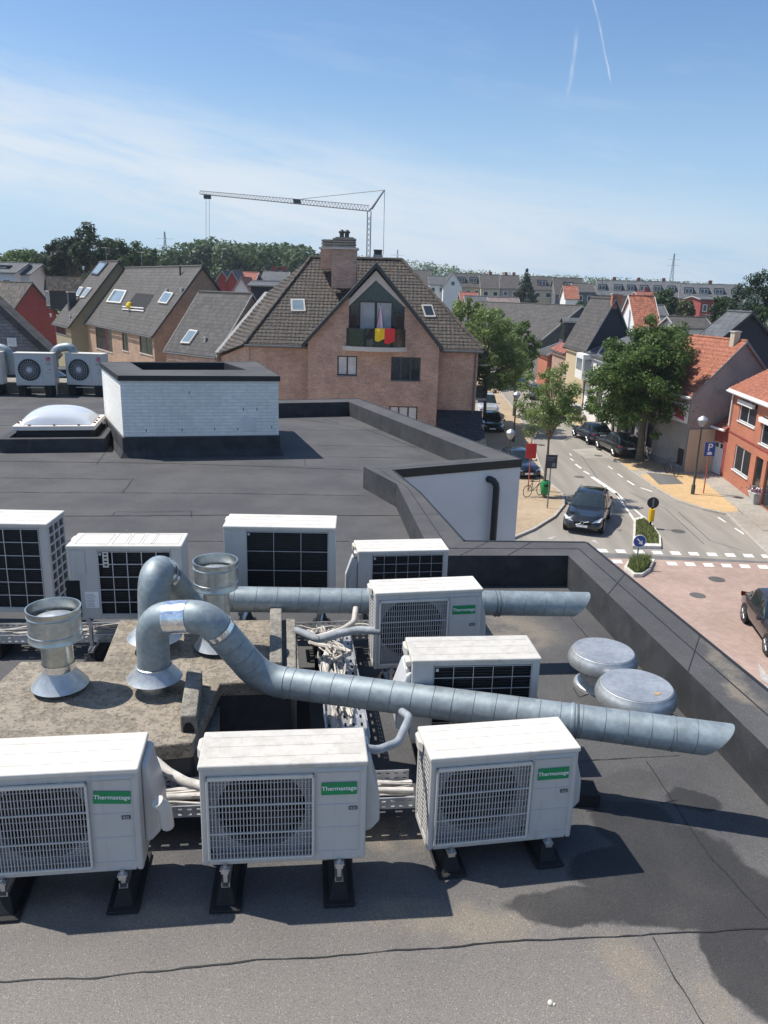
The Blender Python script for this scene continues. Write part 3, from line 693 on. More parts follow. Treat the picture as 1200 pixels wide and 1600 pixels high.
def ac_back(name, label, w, h, d, loc, yaw, zf, group, lp=.15, rp=.05, nx=4, nz=5, top='ac_top', lower=0.04, upper=0.05, feet_on=True, plate=None, wire=.0022, valve=False, side=None, ribbed=False):
    """outdoor unit seen from its coil side: lp / rp = plain panels left and right of the coil"""
    root = thing(name, label, 'air conditioner', (loc.x, loc.y, ROOF), yaw, group)
    z0, z1 = zf, zf + h; xl, xr = -w / 2, w / 2; yf, yb = -d / 2, d / 2
    cx0, cx1, cz0, cz1 = xl + lp, xr - rp, z0 + lower, z1 - upper
    m_ = MB()
    m_.box(xl, cx0, yf, yf + .03, z0, z1 - .02); m_.box(cx1, xr, yf, yf + .03, z0, z1 - .02)
    m_.box(cx0, cx1, yf + .001, yf + .029, z0, cz0); m_.box(cx0, cx1, yf + .001, yf + .029, cz1, z1 - .02)
    m_.box(xl, xl + .012, yf + .03, yb, z0, z1 - .02)
    if side != 'louvre': m_.box(xr - .012, xr, yf + .03, yb, z0, z1 - .02)
    m_.box(xl + .012, xr - .012, yb - .012, yb, z0, z1 - .02); m_.box(xl + .012, xr - .012, yf + .03, yb - .012, z0, z0 + .012)
    m_.build('casing', 'ac_white', root, bevel=.005)
    if side == 'louvre':
        s_ = MB(); ny, nzz = 3, 9
        for k in range(ny + 1): y = yf + .03 + (d - .06) * k / ny; s_.box(xr - .012, xr, y - .010, y + .010, z0, z1 - .02)
        for k in range(nzz + 1):
            z = z0 + .02 + (h - .06) * k / nzz; s_.box(xr - .0115, xr - .0005, yf + .03, yb - .012, z - .008, z + .008)
        s_.build('side_grid', 'ac_white', root)
    c_ = MB(); c_.box(cx0 - .01, cx1 + .01, yf + .034, yf + .06, cz0 - .01, cz1 + .01)
    co = c_.build('coil', 'coil', root)
    f_ = MB(); n = int((cz1 - cz0) / .0185)
    for k in range(n):
        z = cz0 + (cz1 - cz0) * (k + .5) / n; f_.box(cx0, cx1, yf + .022, yf + .034, z - .0028, z + .0028)
    f_.build('coil_tube', 'fan_dark', co)
    g_ = MB()
    for k in range(nx + 1):
        x = cx0 + (cx1 - cx0) * k / nx; x = min(max(x, cx0 + wire), cx1 - wire); g_.box(x - wire, x + wire, yf - .004, yf, cz0, cz1)
    for k in range(nz + 1):
        z = cz0 + (cz1 - cz0) * k / nz; z = min(max(z, cz0 + wire), cz1 - wire); g_.box(cx0, cx1, yf - .0045, yf - .0005, z - wire, z + wire)
    g_.build('wire_guard', 'guard_wire', root)
    tcv = top_cover(root, w, d, z1, top, ribs=not ribbed)
    if ribbed:
        r_ = MB()
        def rr(x0, x1, y0, y1):
            e = .004
            r_.box(x0, x1, y0, y0 + e, z1, z1 + .003); r_.box(x0, x1, y1 - e, y1, z1, z1 + .003); r_.box(x0, x0 + e, y0 + e, y1 - e, z1, z1 + .003); r_.box(x1 - e, x1, y0 + e, y1 - e, z1, z1 + .003)
        rr(xl + .05, xl + .30, yf + .03, yb - .03); rr(xl + .33, xl + .43, yf + .03, yb - .02); rr(xl + .45, xl + .54, yf + .03, yb - .02); rr(xl + .56, xl + .65, yf + .03, yb - .02); rr(xr - .24, xr - .03, yf + .03, yb - .03)
        r_.build('pressed_panel', top, tcv)
    if plate:
        p_ = MB(); p_.box(xl + .02, xl + .02 + .11, yf - .006, yf, z1 - .045 - .20, z1 - .045); p_.build('service_cover', 'ac_white', root, bevel=.01)
        p_ = MB(); p_.box(xl + .11, xl + lp - .012, yf - .003, yf - .001, z0 + .10, z0 + .235); lb = p_.build('data_plate', 'label_white', root)
        p_ = MB()
        for k in range(9): p_.box(xl + .115, xl + lp - .03 - .012 * (k % 3), yf - .0042, yf - .0032, z0 + .112 + k * .013, z0 + .115 + k * .013)
        p_.build('print', 'logo_grey', lb)
        p_ = MB(); p_.box(xl + lp - .045, xl + lp - .02, yf - .005, yf - .003, z0 + .10, z0 + .16); p_.build('barcode', 'label_white', lb)
        p_ = MB(); p_.box(xl - .03, xl + .075, yf - .002, yf + .05, z0 + .02, z1 - .29); p_.build('valve_recess', 'void_black', root)
        p_ = MB(); p_.tube([(xl + .03, yf - .01, z0 + .14), (xl + .03, yf - .06, z0 + .12), (xl + .03, yf - .10, z0 + .02)], .022, 10); p_.build('valve_pipe', 'insul_grey', root, smooth=True)
        p_ = MB()
        p_.box(cx0 + .04, cx0 + .085, yf - .009, yf - .005, cz1 - .13, cz1); cp = p_.build('clip_rail', 'ac_top', root)
        p_ = MB()
        for k in range(4): p_.box(cx0 + .052, cx0 + .073, yf - .0105, yf - .0092, cz1 - .115 + k * .03, cz1 - .103 + k * .03)
        p_.build('slot', 'void_black', cp)
    if valve:
        v_ = MB(); v_.box(xl - .035, xl, yf + .05, yf + .14, z1 - .075, z1 - .035); v_.box(xl - .03, xl, yf + .06, yf + .12, z1 - .16, z1 - .09); v_.build('carry_handle', 'ac_top', root, bevel=.008)
        v_ = MB(); P = [(xl, z1 - .10), (xl - .03, z1 - .13), (xl - .085, z1 - .30), (xl - .085, z0 + .06), (xl, z0 + .04)]; n = len(P)
        v_.add([(x, yf + .03, z) for x, z in P] + [(x, yb - .02, z) for x, z in P], [tuple(range(n)), tuple(range(n, 2 * n))[::-1]] + [(i, n + i, n + (i + 1) % n, (i + 1) % n) for i in range(n)])
        v_.build('valve_cover', 'ac_grey', root, bevel=.01)
    k_ = MB(); k_.box(cx0 + .012, cx0 + .030, yf - .006, yf - .004, cz1 - .032, cz1 - .012); k_.build('small_tag', 'ac_grey', root)
    if feet_on: feet(root, (xl + .13, xr - .13), d, z0, pad_front=.10)
    return root

def place(lp_, rp_, z):
    return PZ(*lp_, z), PZ(*rp_, z)
FG = 'outdoor air conditioning units with round fans and green stickers'
BG = 'outdoor air conditioning units seen from their dark coil side'
a, b_ = place((310, 1196), (574, 1187), 8.82); c, yaw, wd = spot(a, b_, .29)
ac_front('air_conditioner', 'white fan unit with a dusty top, in the middle of the nearest row', wd, .565, .29, c, yaw, 8.82 - .565 - ROOF, FG, dirty=True)
a, b_ = place((674, 1184), (906, 1166), 8.72); c, yaw, wd = spot(a, b_, .30)
ac_front('air_conditioner', 'white fan unit at the right end of the nearest row, slotted side in sun', wd, .56, .30, c, yaw, 8.72 - .56 - ROOF, FG, foot_x=(-.27, .27))
a, b_ = place((-45, 1212), (214, 1199), 8.80); c, yaw, wd = spot(a, b_, .31)
ac_front('air_conditioner', 'white fan unit at the left end of the nearest row, its green sticker tilted', wd, .575, .31, c, yaw, 8.80 - .575 - ROOF, FG, sticker=-.07)
a, b_ = place((587, 926), (754, 919), 8.90); c, yaw, wd = spot(a, b_, .26)
ac_front('air_conditioner', 'white fan unit between the two long ducts, the farthest one with a green sticker', wd, .61, .26, c, yaw, 8.90 - .61 - ROOF, FG, foot_x=(-.27, .27))
a, b_ = place((645, 1031), (845, 1027), 8.80); c, yaw, wd = spot(a, b_, .33)
ac_back('air_conditioner', 'air conditioner with a speckled dirty top standing just behind the front duct', wd, .56, .33, c, yaw, 8.80 - .56 - ROOF, BG, lp=.135, rp=.05, nx=5, nz=6, top='ac_top_dirty', valve=True, wire=.0016)
a, b_ = place((560, 861), (701, 858), 8.80); c, yaw, wd = spot(a, b_, .31)
ac_back('air_conditioner', 'low air conditioner beside the black inner face of the parapet, rightmost of the back row', wd, .56, .31, c, yaw, 8.80 - .56 - ROOF, BG, lp=.125, rp=.045, nx=6, nz=6, valve=True, wire=.0016)
a, b_ = place((349, 821), (524, 824), 9.05); c, yaw, wd = spot(a, b_, .36)
ac_back('air_conditioner', 'tall air conditioner with wide wire squares behind the open topped cowl and rear duct', wd, .78, .36, c, yaw, 9.05 - .78 - ROOF, BG, lp=.19, rp=.06, nx=3, nz=4, wire=.0022)
a, b_ = place((104, 852), (283, 852), 9.03); c, yaw, wd = spot(a, b_, .32)
ac_back('air_conditioner', 'air conditioner with pressed panels in its top and a printed data plate at its left', wd, .62, .32, c, yaw, 9.03 - .62 - ROOF, BG, lp=.225, rp=.085, nx=5, nz=5, plate=True, wire=.0032, ribbed=True)
a, b_ = place((-110, 815), (73, 818), 9.05); c, yaw, wd = spot(a, b_, .40)
ac_back('air_conditioner', 'tall air conditioner cut off by the left picture edge, with a square gridded right side', wd, .80, .40, c, yaw, 9.05 - .80 - ROOF, BG, lp=.15, rp=.075, nx=5, nz=6, side='louvre', wire=.003)

# pair of units with round fan guards at the far left
def ac_round(label, a, b_, z1, h, grp):
    c, yaw, w = spot(a, b_, .36); root = thing('air_conditioner', label, 'air conditioner', (c.x, c.y, ROOF), yaw, grp)
    z0 = z1 - h - ROOF; z1 = z1 - ROOF; xl, xr, yf, yb = -w / 2, w / 2, -.18, .18
    m_ = MB(); m_.box(xl + .012, xr, yf, yb, z0, z1 - .012); m_.build('casing', 'ac_white', root, bevel=.012)
    m_ = MB()
    for k in range(11):
        z = z0 + .05 + (h - .12) * k / 11
        m_.box(xl, xl + .012, yf + .03, yf + .14, z, z + .028); m_.box(xl, xl + .012, yf + .19, yf + .32, z, z + .028)
    m_.build('side_slot', 'void_black', root)
    top_cover(root, w, .36, z1, 'ac_top', ribs=False, handle=False)
    gx0, gx1, gz0, gz1 = xl + .07, xl + .07 + h * .72, z0 + .09, z1 - .12; gc = ((gx0 + gx1) / 2, (gz0 + gz1) / 2); r = (gx1 - gx0) / 2 * .95
    m_ = MB(); m_.box(gx0 - .012, gx1 + .012, yf - .012, yf, gz0 - .012, gz1 + .012); m_.build('fan_panel', 'ac_grey', root, bevel=.008)
    m_ = MB(); m_.disc((gc[0], yf - .014, gc[1]), r, (0, -1, 0), 40); m_.build('fan_opening', 'void_black', root)
    m_ = MB()
    for k in range(28):
        a_ = 2 * math.pi * k / 28; p0 = Vector((gc[0] + .07 * math.cos(a_), yf - .022, gc[1] + .07 * math.sin(a_))); p1 = Vector((gc[0] + r * math.cos(a_ + .35), yf - .018, gc[1] + r * math.sin(a_ + .35)))
        m_.tube([p0, p1], .0045, 4)
    for rr in (.35, .55, .75, 1.0):
        m_.tube([(gc[0] + r * rr * math.cos(2 * math.pi * j / 36), yf - .020, gc[1] + r * rr * math.sin(2 * math.pi * j / 36)) for j in range(37)], .004, 4, caps=False)
    g = m_.build('fan_guard', 'ac_shroud', root)
    m_ = MB(); m_.lathe([(0, -.036), (.06, -.033), (.072, -.02), (.072, -.012)], gc[0], yf, gc[1], 24, axis=(0, 1, 0)); m_.build('hub_cap', 'ac_grey', g, smooth=True)
    lx = xr - .125; lz = z1 - .15; m_ = MB(); m_.disc((lx, yf - .004, lz), .062, (0, -1, 0), 28); lo = m_.build('round_logo', 'logo_red', root)
    m_ = MB()
    m_.tube([(lx + .044 * math.cos(t_), yf - .006, lz + .044 * math.sin(t_)) for t_ in [R(a_) for a_ in range(40, 361, 20)]], .0035, 4)
    m_.tube([(lx + .044, yf - .006, lz), (lx + .012, yf - .006, lz)], .0035, 4); m_.tube([(lx - .004, yf - .006, lz + .026), (lx - .004, yf - .006, lz - .024), (lx + .012, yf - .006, lz - .024)], .0035, 4)
    m_.disc((lx - .022, yf - .006, lz + .022), .007, (0, -1, 0), 10)
    m_.build('logo_mark', 'label_white', lo)
    put_text('lettering', 'LG', .10, 'logo_grey', root, (lx, yf - .004, lz - .125))
    m_ = MB(); m_.box(lx - .08, lx + .05, yf - .003, yf, lz - .36, lz - .352); m_.box(lx - .01, lx + .05, yf - .003, yf, lz - .28, lz - .262); m_.build('small_print', 'logo_grey', root)
    for x in (xl + .16, xr - .16): MB().box(x - .09, x + .09, yf - .06, yb + .06, .01, z0).build('rubber_foot', 'rubber', root, bevel=.01)
    m_ = MB(); m_.box(xl + .28, xr - .28, yf - .05, yf + .05, z0 - .06, z0 - .045); m_.build('cross_rail', 'steel', root)
LG = 'air conditioners with round fan guards and a red round logo'
for l_, r_, lab in (((20, 551), (82, 552), 'air conditioner with a red round logo, wholly visible, left of the half hidden one'), ((100, 551), (160, 553), 'air conditioner with a red round logo, half hidden behind the white brick shaft'),
                    ((-62, 549), (0, 550), 'sliver of an air conditioner at the left edge, beside the round-guard units')):
    a, b_ = place(l_, r_, 9.16); ac_round(lab, a, b_, 9.16, .84, LG)

# --- rough concrete slab on a black coated shaft, carrying the flues
SLZ = 8.50
def S(x, y, z=SLZ): p = PZ(x, y, z); return (p.x, p.y)
slab = thing('concrete_slab', 'rough weathered concrete slab on a low dark shaft, carrying the metal flues', 'concrete slab', (-1.3, 4.8, ROOF))
top = [S(-90, 1090), S(-25, 1160), S(0, 1195), S(212, 1165), S(300, 1160), S(318, 1072), S(345, 1066), S(470, 1064), S(462, 968), S(185, 968), S(160, 1033), S(35, 1033)]
top = [S(-40, 1100), S(-70, 1200), S(212, 1168), S(301, 1160), S(345, 1067), S(470, 1064), S(462, 968), S(187, 968), S(161, 1033), S(33, 1033)]
mb = MB(); mb.prism(top, SLZ - .10, SLZ)
mb.build('slab_top', 'slab_concrete', slab, world=True, bevel=.012)
cen = Vector((sum(p[0] for p in top) / len(top), sum(p[1] for p in top) / len(top)))
inn = [tuple(cen + (Vector(p) - cen) * .94) for p in top]
mb = MB(); mb.prism(inn, ROOF - .01, SLZ - .095); mb.build('shaft_wall', 'upstand', slab, world=True)
def beam(label, pxs, z0, z1, hole=False):
    """concrete lintel given by the four corners of its top in the photo"""
    P = [S(x, y, z1) for x, y in pxs]; c = Vector((sum(p[0] for p in P) / 4, sum(p[1] for p in P) / 4, z0))
    root = thing('concrete_beam', label, 'concrete beam', c, 0, 'loose concrete beams beside the slab')
    mb = MB(); mb.prism(P, z0, z1); mb.build('beam_body', 'beam_concrete', root, world=True, bevel=.010)
    if hole:
        a, b_ = Vector((*P[0], 0)), Vector((*P[1], 0)); mid = (a + b_) / 2; d = (b_ - a).normalized(); n = Vector((d.y, -d.x, 0)); n = n if n.y < 0 else -n
        mb = MB(); q = mid + n * .004 + Vector((0, 0, (z0 + z1) / 2 - .01)); e1 = d * .032; e2 = Vector((0, 0, .05))
        mb.add([q + e1 * math.cos(2 * math.pi * j / 24) + e2 * math.sin(2 * math.pi * j / 24) for j in range(24)], [tuple(range(24))])
        mb.build('core_hole', 'void_black', root, world=True)
beam('grey concrete beam with an oval hole in its end, at the slab corner', [(281, 1118), (307, 1118), (316, 1046), (292, 1044)], SLZ - .06, SLZ + .11, True)
beam('narrow concrete beam across the slab with a round duct shadow on it, nearer the cables', [(421, 1034), (441, 1034), (440, 936), (422, 936)], SLZ + .005, SLZ + .09)
beam('dark concrete beam standing lower between the slab and the bundle of cables', [(446, 1046), (463, 1046), (462, 966), (446, 966)], ROOF + .02, SLZ + .02)
root = thing('concrete_beam', 'shaded concrete ledge on the roof, just right of the beam with the hole', 'concrete beam', (*S(325, 1120, 8.3), ROOF), 0, 'loose concrete beams beside the slab')
mb = MB(); mb.prism([S(300, 1180, 8.33), S(340, 1180, 8.33), S(344, 1066, 8.33), S(318, 1066, 8.33)], ROOF + .005, 8.33); mb.build('beam_body', 'beam_concrete', root, world=True, bevel=.01)
# black sheet painting in the shade on the roof right of the slab
root = thing('roof_shade_sheet', 'low black sheet standing for the shaded roof between slab and cable tray, under the duct', 'painted shade', (*S(410, 1110, ROOF), ROOF))
mb = MB(); mb.prism([S(346, 1150, 8.07), S(486, 1150, 8.07), S(480, 1050, 8.07), S(350, 1050, 8.07)], ROOF + .004, 8.07); mb.build('shade_sheet', 'void_black', root, world=True)

# --- spiral ducts
def arc_path(pts, rad, n=10):
    """polyline with rounded bends"""
    P = [Vector(p) for p in pts]; out = [P[0]]
    for i in range(1, len(P) - 1):
        a, b_, c = P[i - 1], P[i], P[i + 1]; u, v = (a - b_), (c - b_); th = u.angle(v); r_ = rad[i - 1] if isinstance(rad, (list, tuple)) else rad
        t = min(r_ / math.tan(th / 2), u.length * .49, v.length * .49); u.normalize(); v.normalize()
        s_, e = b_ + u * t, b_ + v * t
        for k in range(n + 1):
            q = k / n; out.append(s_ * (1 - q) ** 2 + b_ * 2 * q * (1 - q) + e * q * q)
    out.append(P[-1]); return out
def resample(pts, step):
    P = [Vector(p) for p in pts]; out = [P[0]]; acc = 0
    for a, b_ in zip(P[:-1], P[1:]):
        L = (b_ - a).length; s_ = step - acc
        while s_ <= L: out.append(a.lerp(b_, s_ / L)); s_ += step
        acc = (acc + L) % step if L else acc
    out.append(P[-1]); return out
def duct(root, pts, r, name, mat, spiral=None, cut=None, taper=None, seg=40):
    m_ = MB(); Q = resample(pts, .03); rr = [r if taper is None else r + (taper - r) * i / (len(Q) - 1) for i in range(len(Q))]
    m_.tube(Q, rr, seg, caps=False)
    if cut:   # slanted open mouth: slide the last ring along the axis
        fr = m_.ring_frames(Q); p, a_, b2 = fr[-1]; T = (Vector(Q[-1]) - Vector(Q[-2])).normalized(); k0 = len(m_.v) - seg
        ring = []
        for j in range(seg):
            v = Vector(m_.v[k0 + j]); ring.append(v + T * cut * ((v - p).z / rr[-1] + 1))
        for j in range(seg): m_.v[k0 + j] = tuple(ring[j])
        inner = [p + (q - p) * .93 for q in ring]; deep = [q - T * .5 for q in [Vector(p) + (Vector(m_.v[k0 - seg + j]) - Vector(Q[-2])) * .92 for j in range(seg)]]
        b0 = len(m_.v); m_.add(inner + deep, [(j, (j + 1) % seg, seg + (j + 1) % seg, seg + j) for j in range(seg)])
        m_.f += [(k0 + j, k0 + (j + 1) % seg, b0 + (j + 1) % seg, b0 + j) for j in range(seg)]; m_.m += [0] * seg
    o = m_.build(name, mat, root, smooth=True, world=True)
    if spiral:
        s_path = resample(pts, .01); sp_ = MB(); fr = sp_.ring_frames(s_path); n = len(fr); k = spiral * .5
        while k < (n - 2) * .01:
            i = int(k / .01); p, a_, b2 = fr[i]; T = (fr[min(i + 1, n - 1)][0] - fr[i - 1][0]).normalized(); rr_ = (r if taper is None else r + (taper - r) * i / n) + .0008
            sp_.tube([p + (a_ * math.cos(t) + b2 * math.sin(t)) * rr_ - T * (.010 * math.cos(t) * -1) for t in [2 * math.pi * q / 30 for q in range(31)]], .0017, 5, caps=False); k += spiral
        sp_.build('seam_rings', 'duct_seam', o, smooth=True, world=True)
    return o
def band(root, pts, r, name='foil_tape', mat='foil', lip=0.0):
    m_ = MB(); P = resample(pts, .015); rr = [r] * len(P)
    if lip: rr[0] = rr[-1] = r - lip
    m_.tube(P, rr, 36, caps=True); return m_.build(name, mat, root, smooth=True, world=True)

DR = .101
def flue_base(root, c, zb, rb, skirt_r, zs, r):
    """short stub in the slab, conical rain skirt and collar; c = (x,y)"""
    m_ = MB(); m_.lathe([(rb, 0), (rb, zs - zb + .02)], c[0], c[1], zb, 36); m_.build('stub', 'cowl_metal', root, smooth=True, world=True)
    m_ = MB(); m_.lathe([(r + .004, .105), (r + .006, .085), (skirt_r, 0), (skirt_r - .003, -.002), (r, .07)], c[0], c[1], zs, 44); m_.build('rain_skirt', 'spun_alu', root, smooth=True, world=True)
# front duct
D0 = PZ(243, 1078, SLZ)
c0 = (D0.x, D0.y)
p_up = PD(243, 1000, 4.55); p_up = Vector((c0[0], c0[1], 8.88))
frt = thing('spiral_duct', 'nearer galvanised spiral duct, slanting down over the front units to a mouth by the parapet', 'duct', (c0[0], c0[1], SLZ), 0, 'galvanised spiral ducts rising from the slab')
flue_base(frt, c0, SLZ, .088, .172, SLZ + .095, .09)
b1 = PD(243, 940, 4.55); b1 = Vector((c0[0], c0[1], PD(243, 953, 4.5).z))
pA = Vector((c0[0], c0[1], PY(243, 966, c0[1]).z)); pB = PD(322, 962, 4.80); q3 = PD(410, 1062, 5.10); q4 = PD(1095, 1152, 4.56)
path = arc_path([Vector((c0[0], c0[1], SLZ + .12)), pA, pB, q3, q4], [.15, .15, .25], 12)
duct(frt, path[:27], DR, 'elbow', 'duct_metal'); duct(frt, path[26:28], DR - .001, 'spiral_pipe', 'duct_metal', spiral=.10); duct(frt, path[27:40], DR, 'elbow', 'duct_metal')
duct(frt, path[39:], DR - .001, 'spiral_pipe', 'duct_metal', spiral=.128, cut=.085)
band(frt, [path[13].lerp(path[12], .5), path[14].lerp(path[15], .6)], DR + .003); dk = (path[27] - path[26]).normalized(); band(frt, [path[26], path[26] + dk * .035], DR + .003)
band(frt, [path[39], path[39] + (path[40] - path[39]).normalized() * .008], DR + .003, 'joint_ring', 'duct_metal')
e = path[-1]; dd = (path[-1] - path[-2]).normalized()
for k, wd in ((.74, .022),):
    s_ = e - dd * k; band(frt, [s_, s_ + dd * wd], DR + .006, 'joint_ring', 'duct_metal', .003); band(frt, [s_ + dd * (wd + .012), s_ + dd * (wd + .02)], DR + .007, 'clamp', 'duct_seam')
band(frt, [e - dd * .16, e - dd * .150], DR + .003, 'joint_ring', 'duct_metal')
bx = Vector((c0[0], c0[1], SLZ + .13)); band(frt, [bx, bx + Vector((0, 0, .045))], DR + .003, 'foil_tape', 'foil')
m_ = MB(); m_.tube([(c0[0] + (DR + .006) * math.cos(R(a_)), c0[1] + (DR + .006) * math.sin(R(a_)), SLZ + .175) for a_ in range(0, 361, 12)], .005, 6); m_.build('clamp', 'steel', frt, smooth=True, world=True)
# rear duct
E0 = PZ(243, 1014, SLZ); r0_ = .110
rear = thing('spiral_duct', 'rear level galvanised duct passing behind the green-stickered unit beyond the front row', 'duct', (E0.x, E0.y, SLZ), 0, 'galvanised spiral ducts rising from the slab')
flue_base(rear, (E0.x, E0.y), SLZ, .10, .19, SLZ + .10, .10)
tz = PD(250, 899, 5.25).z - .09
g1 = Vector((E0.x, E0.y, SLZ + .12)); g2 = Vector((E0.x + .0, E0.y + .06, tz + .10)); g3 = PD(268, 905, 5.95); g3b = PD(292, 935, 6.15); g4 = PD(350, 942, 6.2); g5 = PD(893, 944, 6.45)
path2 = arc_path([g1, g2, g3b, g5], [.20, .15], 12)
duct(rear, path2[:14], r0_, 'elbow', 'duct_metal'); duct(rear, path2[13:27], r0_, 'elbow', 'duct_metal', taper=DR); duct(rear, path2[26:], DR, 'spiral_pipe', 'duct_metal', spiral=.165, cut=.07)
band(rear, path2[9:12], r0_ + .004); band(rear, [path2[12], path2[13]], r0_ + .005)
dd = (g5 - g4).normalized(); s_ = PD(772, 943, 6.39)
band(rear, [s_, s_ + dd * .012], DR + .006, 'clamp', 'duct_seam'); band(rear, [s_ + dd * .03, s_ + dd * .04], DR + .006, 'clamp', 'duct_seam')

# --- open topped cowls
def cowl(label, px, depth, top_px, R1, sk=True):
    b_ = PZ(px[0], px[1], SLZ); root = thing('flue_cowl', label, 'flue cowl', (b_.x, b_.y, SLZ), 0, 'open topped metal flue cowls on the slab')
    zt = PY(top_px[0], top_px[1], b_.y).z - SLZ; r2 = R1 * .60; hc = R1 * 1.32
    m_ = MB(); m_.lathe([(r2, .0), (r2, zt - hc - .02)], seg=40); m_.build('neck', 'cowl_metal', root, smooth=True)
    m_ = MB(); m_.lathe([(r2, zt - hc - .03), (R1 - .004, zt - hc - .005), (R1 + .004, zt - hc), (R1 + .004, zt - hc + .008), (R1, zt - hc + .014), (R1, zt - hc * .78), (R1 + .004, zt - hc * .76), (R1, zt - hc * .74), (R1, zt - .05), (R1 + .004, zt - .045), (R1, zt - .04),
                     (R1, zt - .01), (R1 + .005, zt), (R1 - .004, zt), (R1 - .006, zt - .02), (R1 - .006, zt - hc + .02), (r2, zt - hc - .0)], seg=56); m_.build('wind_band', 'cowl_metal', root, smooth=True)
    m_ = MB(); m_.lathe([(.0, zt - .052), (R1 * .45, zt - .056), (R1 * .80, zt - .075), (R1 * .80, zt - .083)], seg=40); m_.build('cap', 'spun_alu', root, smooth=True)
    m_ = MB(); m_.lathe([(r2 + .003, .13), (r2 + .004, .19)], seg=40); m_.build('foil_tape', 'foil', root, smooth=True)
    m_ = MB(); m_.lathe([(r2 + .003, .145), (r2 + .006, .13), (R1 * 1.10, .035), (R1 * 1.10 - .003, .032), (r2, .12)], seg=44); m_.build('rain_skirt', 'spun_alu', root, smooth=True)
    return root
cowl('open topped metal flue cowl on the left part of the slab', (95, 1076), 4.75, (82, 948), .158)
cowl('open topped metal flue cowl behind the bends of the two ducts', (341, 1014), 5.32, (338, 875), .150)

# --- mushroom roof vents
def mushroom(label, px, z_top, R1):
    c = PZ(px[0], px[1], z_top); root = thing('roof_vent', label, 'roof vent', (c.x, c.y, ROOF), 0, 'round aluminium mushroom vents on the roof')
    h = z_top - ROOF
    m_ = MB(); m_.lathe([(R1 * .76, 0), (R1 * .74, .02), (R1 * .58, .05), (R1 * .58, h - .12)], seg=44); m_.build('curb', 'spun_alu', root, smooth=True)
    m_ = MB(); m_.lathe([(R1 * .60, h - .13), (R1 * .9, h - .125), (R1 * .985, h - .11), (R1, h - .085), (R1 * .985, h - .06), (R1 * .95, h - .030), (R1 * .89, h - .012), (R1 * .885, h - .006), (R1 * .87, h - .004)], seg=64); cp = m_.build('cap_rim', 'spun_alu', root, smooth=True)
    m_ = MB(); m_.lathe([(R1 * .87, h - .004), (R1 * .86, h + .002), (R1 * .5, h + .003), (.0001, h + .004)], seg=64); m_.build('cap_lid', 'vent_lid', root, smooth=True)
    m_ = MB()
    for k in range(36):
        a_ = 2 * math.pi * k / 36; m_.box(-.004 + R1 * .70 * math.cos(a_), .004 + R1 * .70 * math.cos(a_), -.004 + R1 * .70 * math.sin(a_), .004 + R1 * .70 * math.sin(a_), h - .16, h - .12)
    m_.build('inlet_mesh', 'duct_seam', root)
mushroom('round aluminium roof vent farther from the camera, partly hidden by its twin', (943, 1016), ROOF + .30, .268)
mushroom('round aluminium roof vent nearer the front duct, with a rust spot on its lid', (995, 1070), ROOF + .31, .285)
v = bpy.data.objects['roof_vent.001']; m_ = MB(); m_.disc((.10, -.13, .3155), .020, (0, 0, 1), 12); m_.disc((.122, -.123, .3157), .010, (0, 0, 1), 10); m_.build('rust_spot', 'rust', v)

# --- white painted brick shaft
FL, FR = PZ(195, 715, ROOF), PZ(436, 711, ROOF); ZT = PY(190, 588, FL.y).z
BL, BR = PZ(158, 567, ZT), PZ(399, 566, ZT)
sh = thing('brick_shaft', 'large square shaft of white painted brick with black base on the far roof', 'roof shaft', ((FL.x + BR.x) / 2, (FL.y + BR.y) / 2, ROOF))
P4 = [xy(FL), xy(FR), xy(BR), xy(BL)]
cc_ = Vector((sum(p[0] for p in P4) / 4, sum(p[1] for p in P4) / 4))
def grow(P, k, c=cc_): return [tuple(Vector(p) + (Vector(p) - c).normalized() * k) for p in P]
def ringprism(mb, O, I, z0, z1):
    n = len(O)
    mb.add([(p[0], p[1], z0) for p in O] + [(p[0], p[1], z1) for p in O] + [(p[0], p[1], z1) for p in I] + [(p[0], p[1], z0) for p in I],
           [f for i in range(n) for j in ((i + 1) % n,) for f in ((i, j, n + j, n + i), (n + i, n + j, 2 * n + j, 2 * n + i), (2 * n + i, 2 * n + j, 3 * n + j, 3 * n + i), (3 * n + i, 3 * n + j, j, i))])
I4 = [xy(PZ(222, 579, ZT)), xy(PZ(387, 579, ZT)), xy(PZ(351, 567, ZT)), xy(PZ(203, 567, ZT))]
mb = MB(); ringprism(mb, P4, I4, ROOF + .30, ZT - .05); mb.build('brick_wall', 'white_brick', sh, world=True)
mb = MB(); ringprism(mb, grow(P4, .03), I4, ZT - .045, ZT + .012); mb.mi = 1; ringprism(mb, grow(P4, .042), grow(P4, .031), ZT - .075, ZT + .016); mb.build('coping', ['membrane', 'black_trim'], sh, world=True)
cI = Vector((sum(p[0] for p in I4) / 4, sum(p[1] for p in I4) / 4)); mb = MB(); ringprism(mb, grow(I4, .01, cI), grow(I4, -.03, cI), ROOF + .30, ZT + .006); mb.prism(grow(I4, -.03, cI), ROOF + .3, ROOF + .5); mb.build('shaft_shade_liner', 'tar', sh, world=True)  # black liner added to paint shade into the open shaft
mb = MB(); O2, O3 = grow(P4, .03), grow(P4, .10)
mb.add([(p[0], p[1], ROOF + .002) for p in O3] + [(p[0], p[1], ROOF + .12) for p in O2] + [(p[0], p[1], ROOF + .35) for p in O2] + [(p[0], p[1], ROOF + .37) for p in P4],
       [(k * 4 + i, k * 4 + (i + 1) % 4, (k + 1) * 4 + (i + 1) % 4, (k + 1) * 4 + i) for k in range(3) for i in range(4)]); mb.build('base_flashing', 'upstand', sh, world=True)
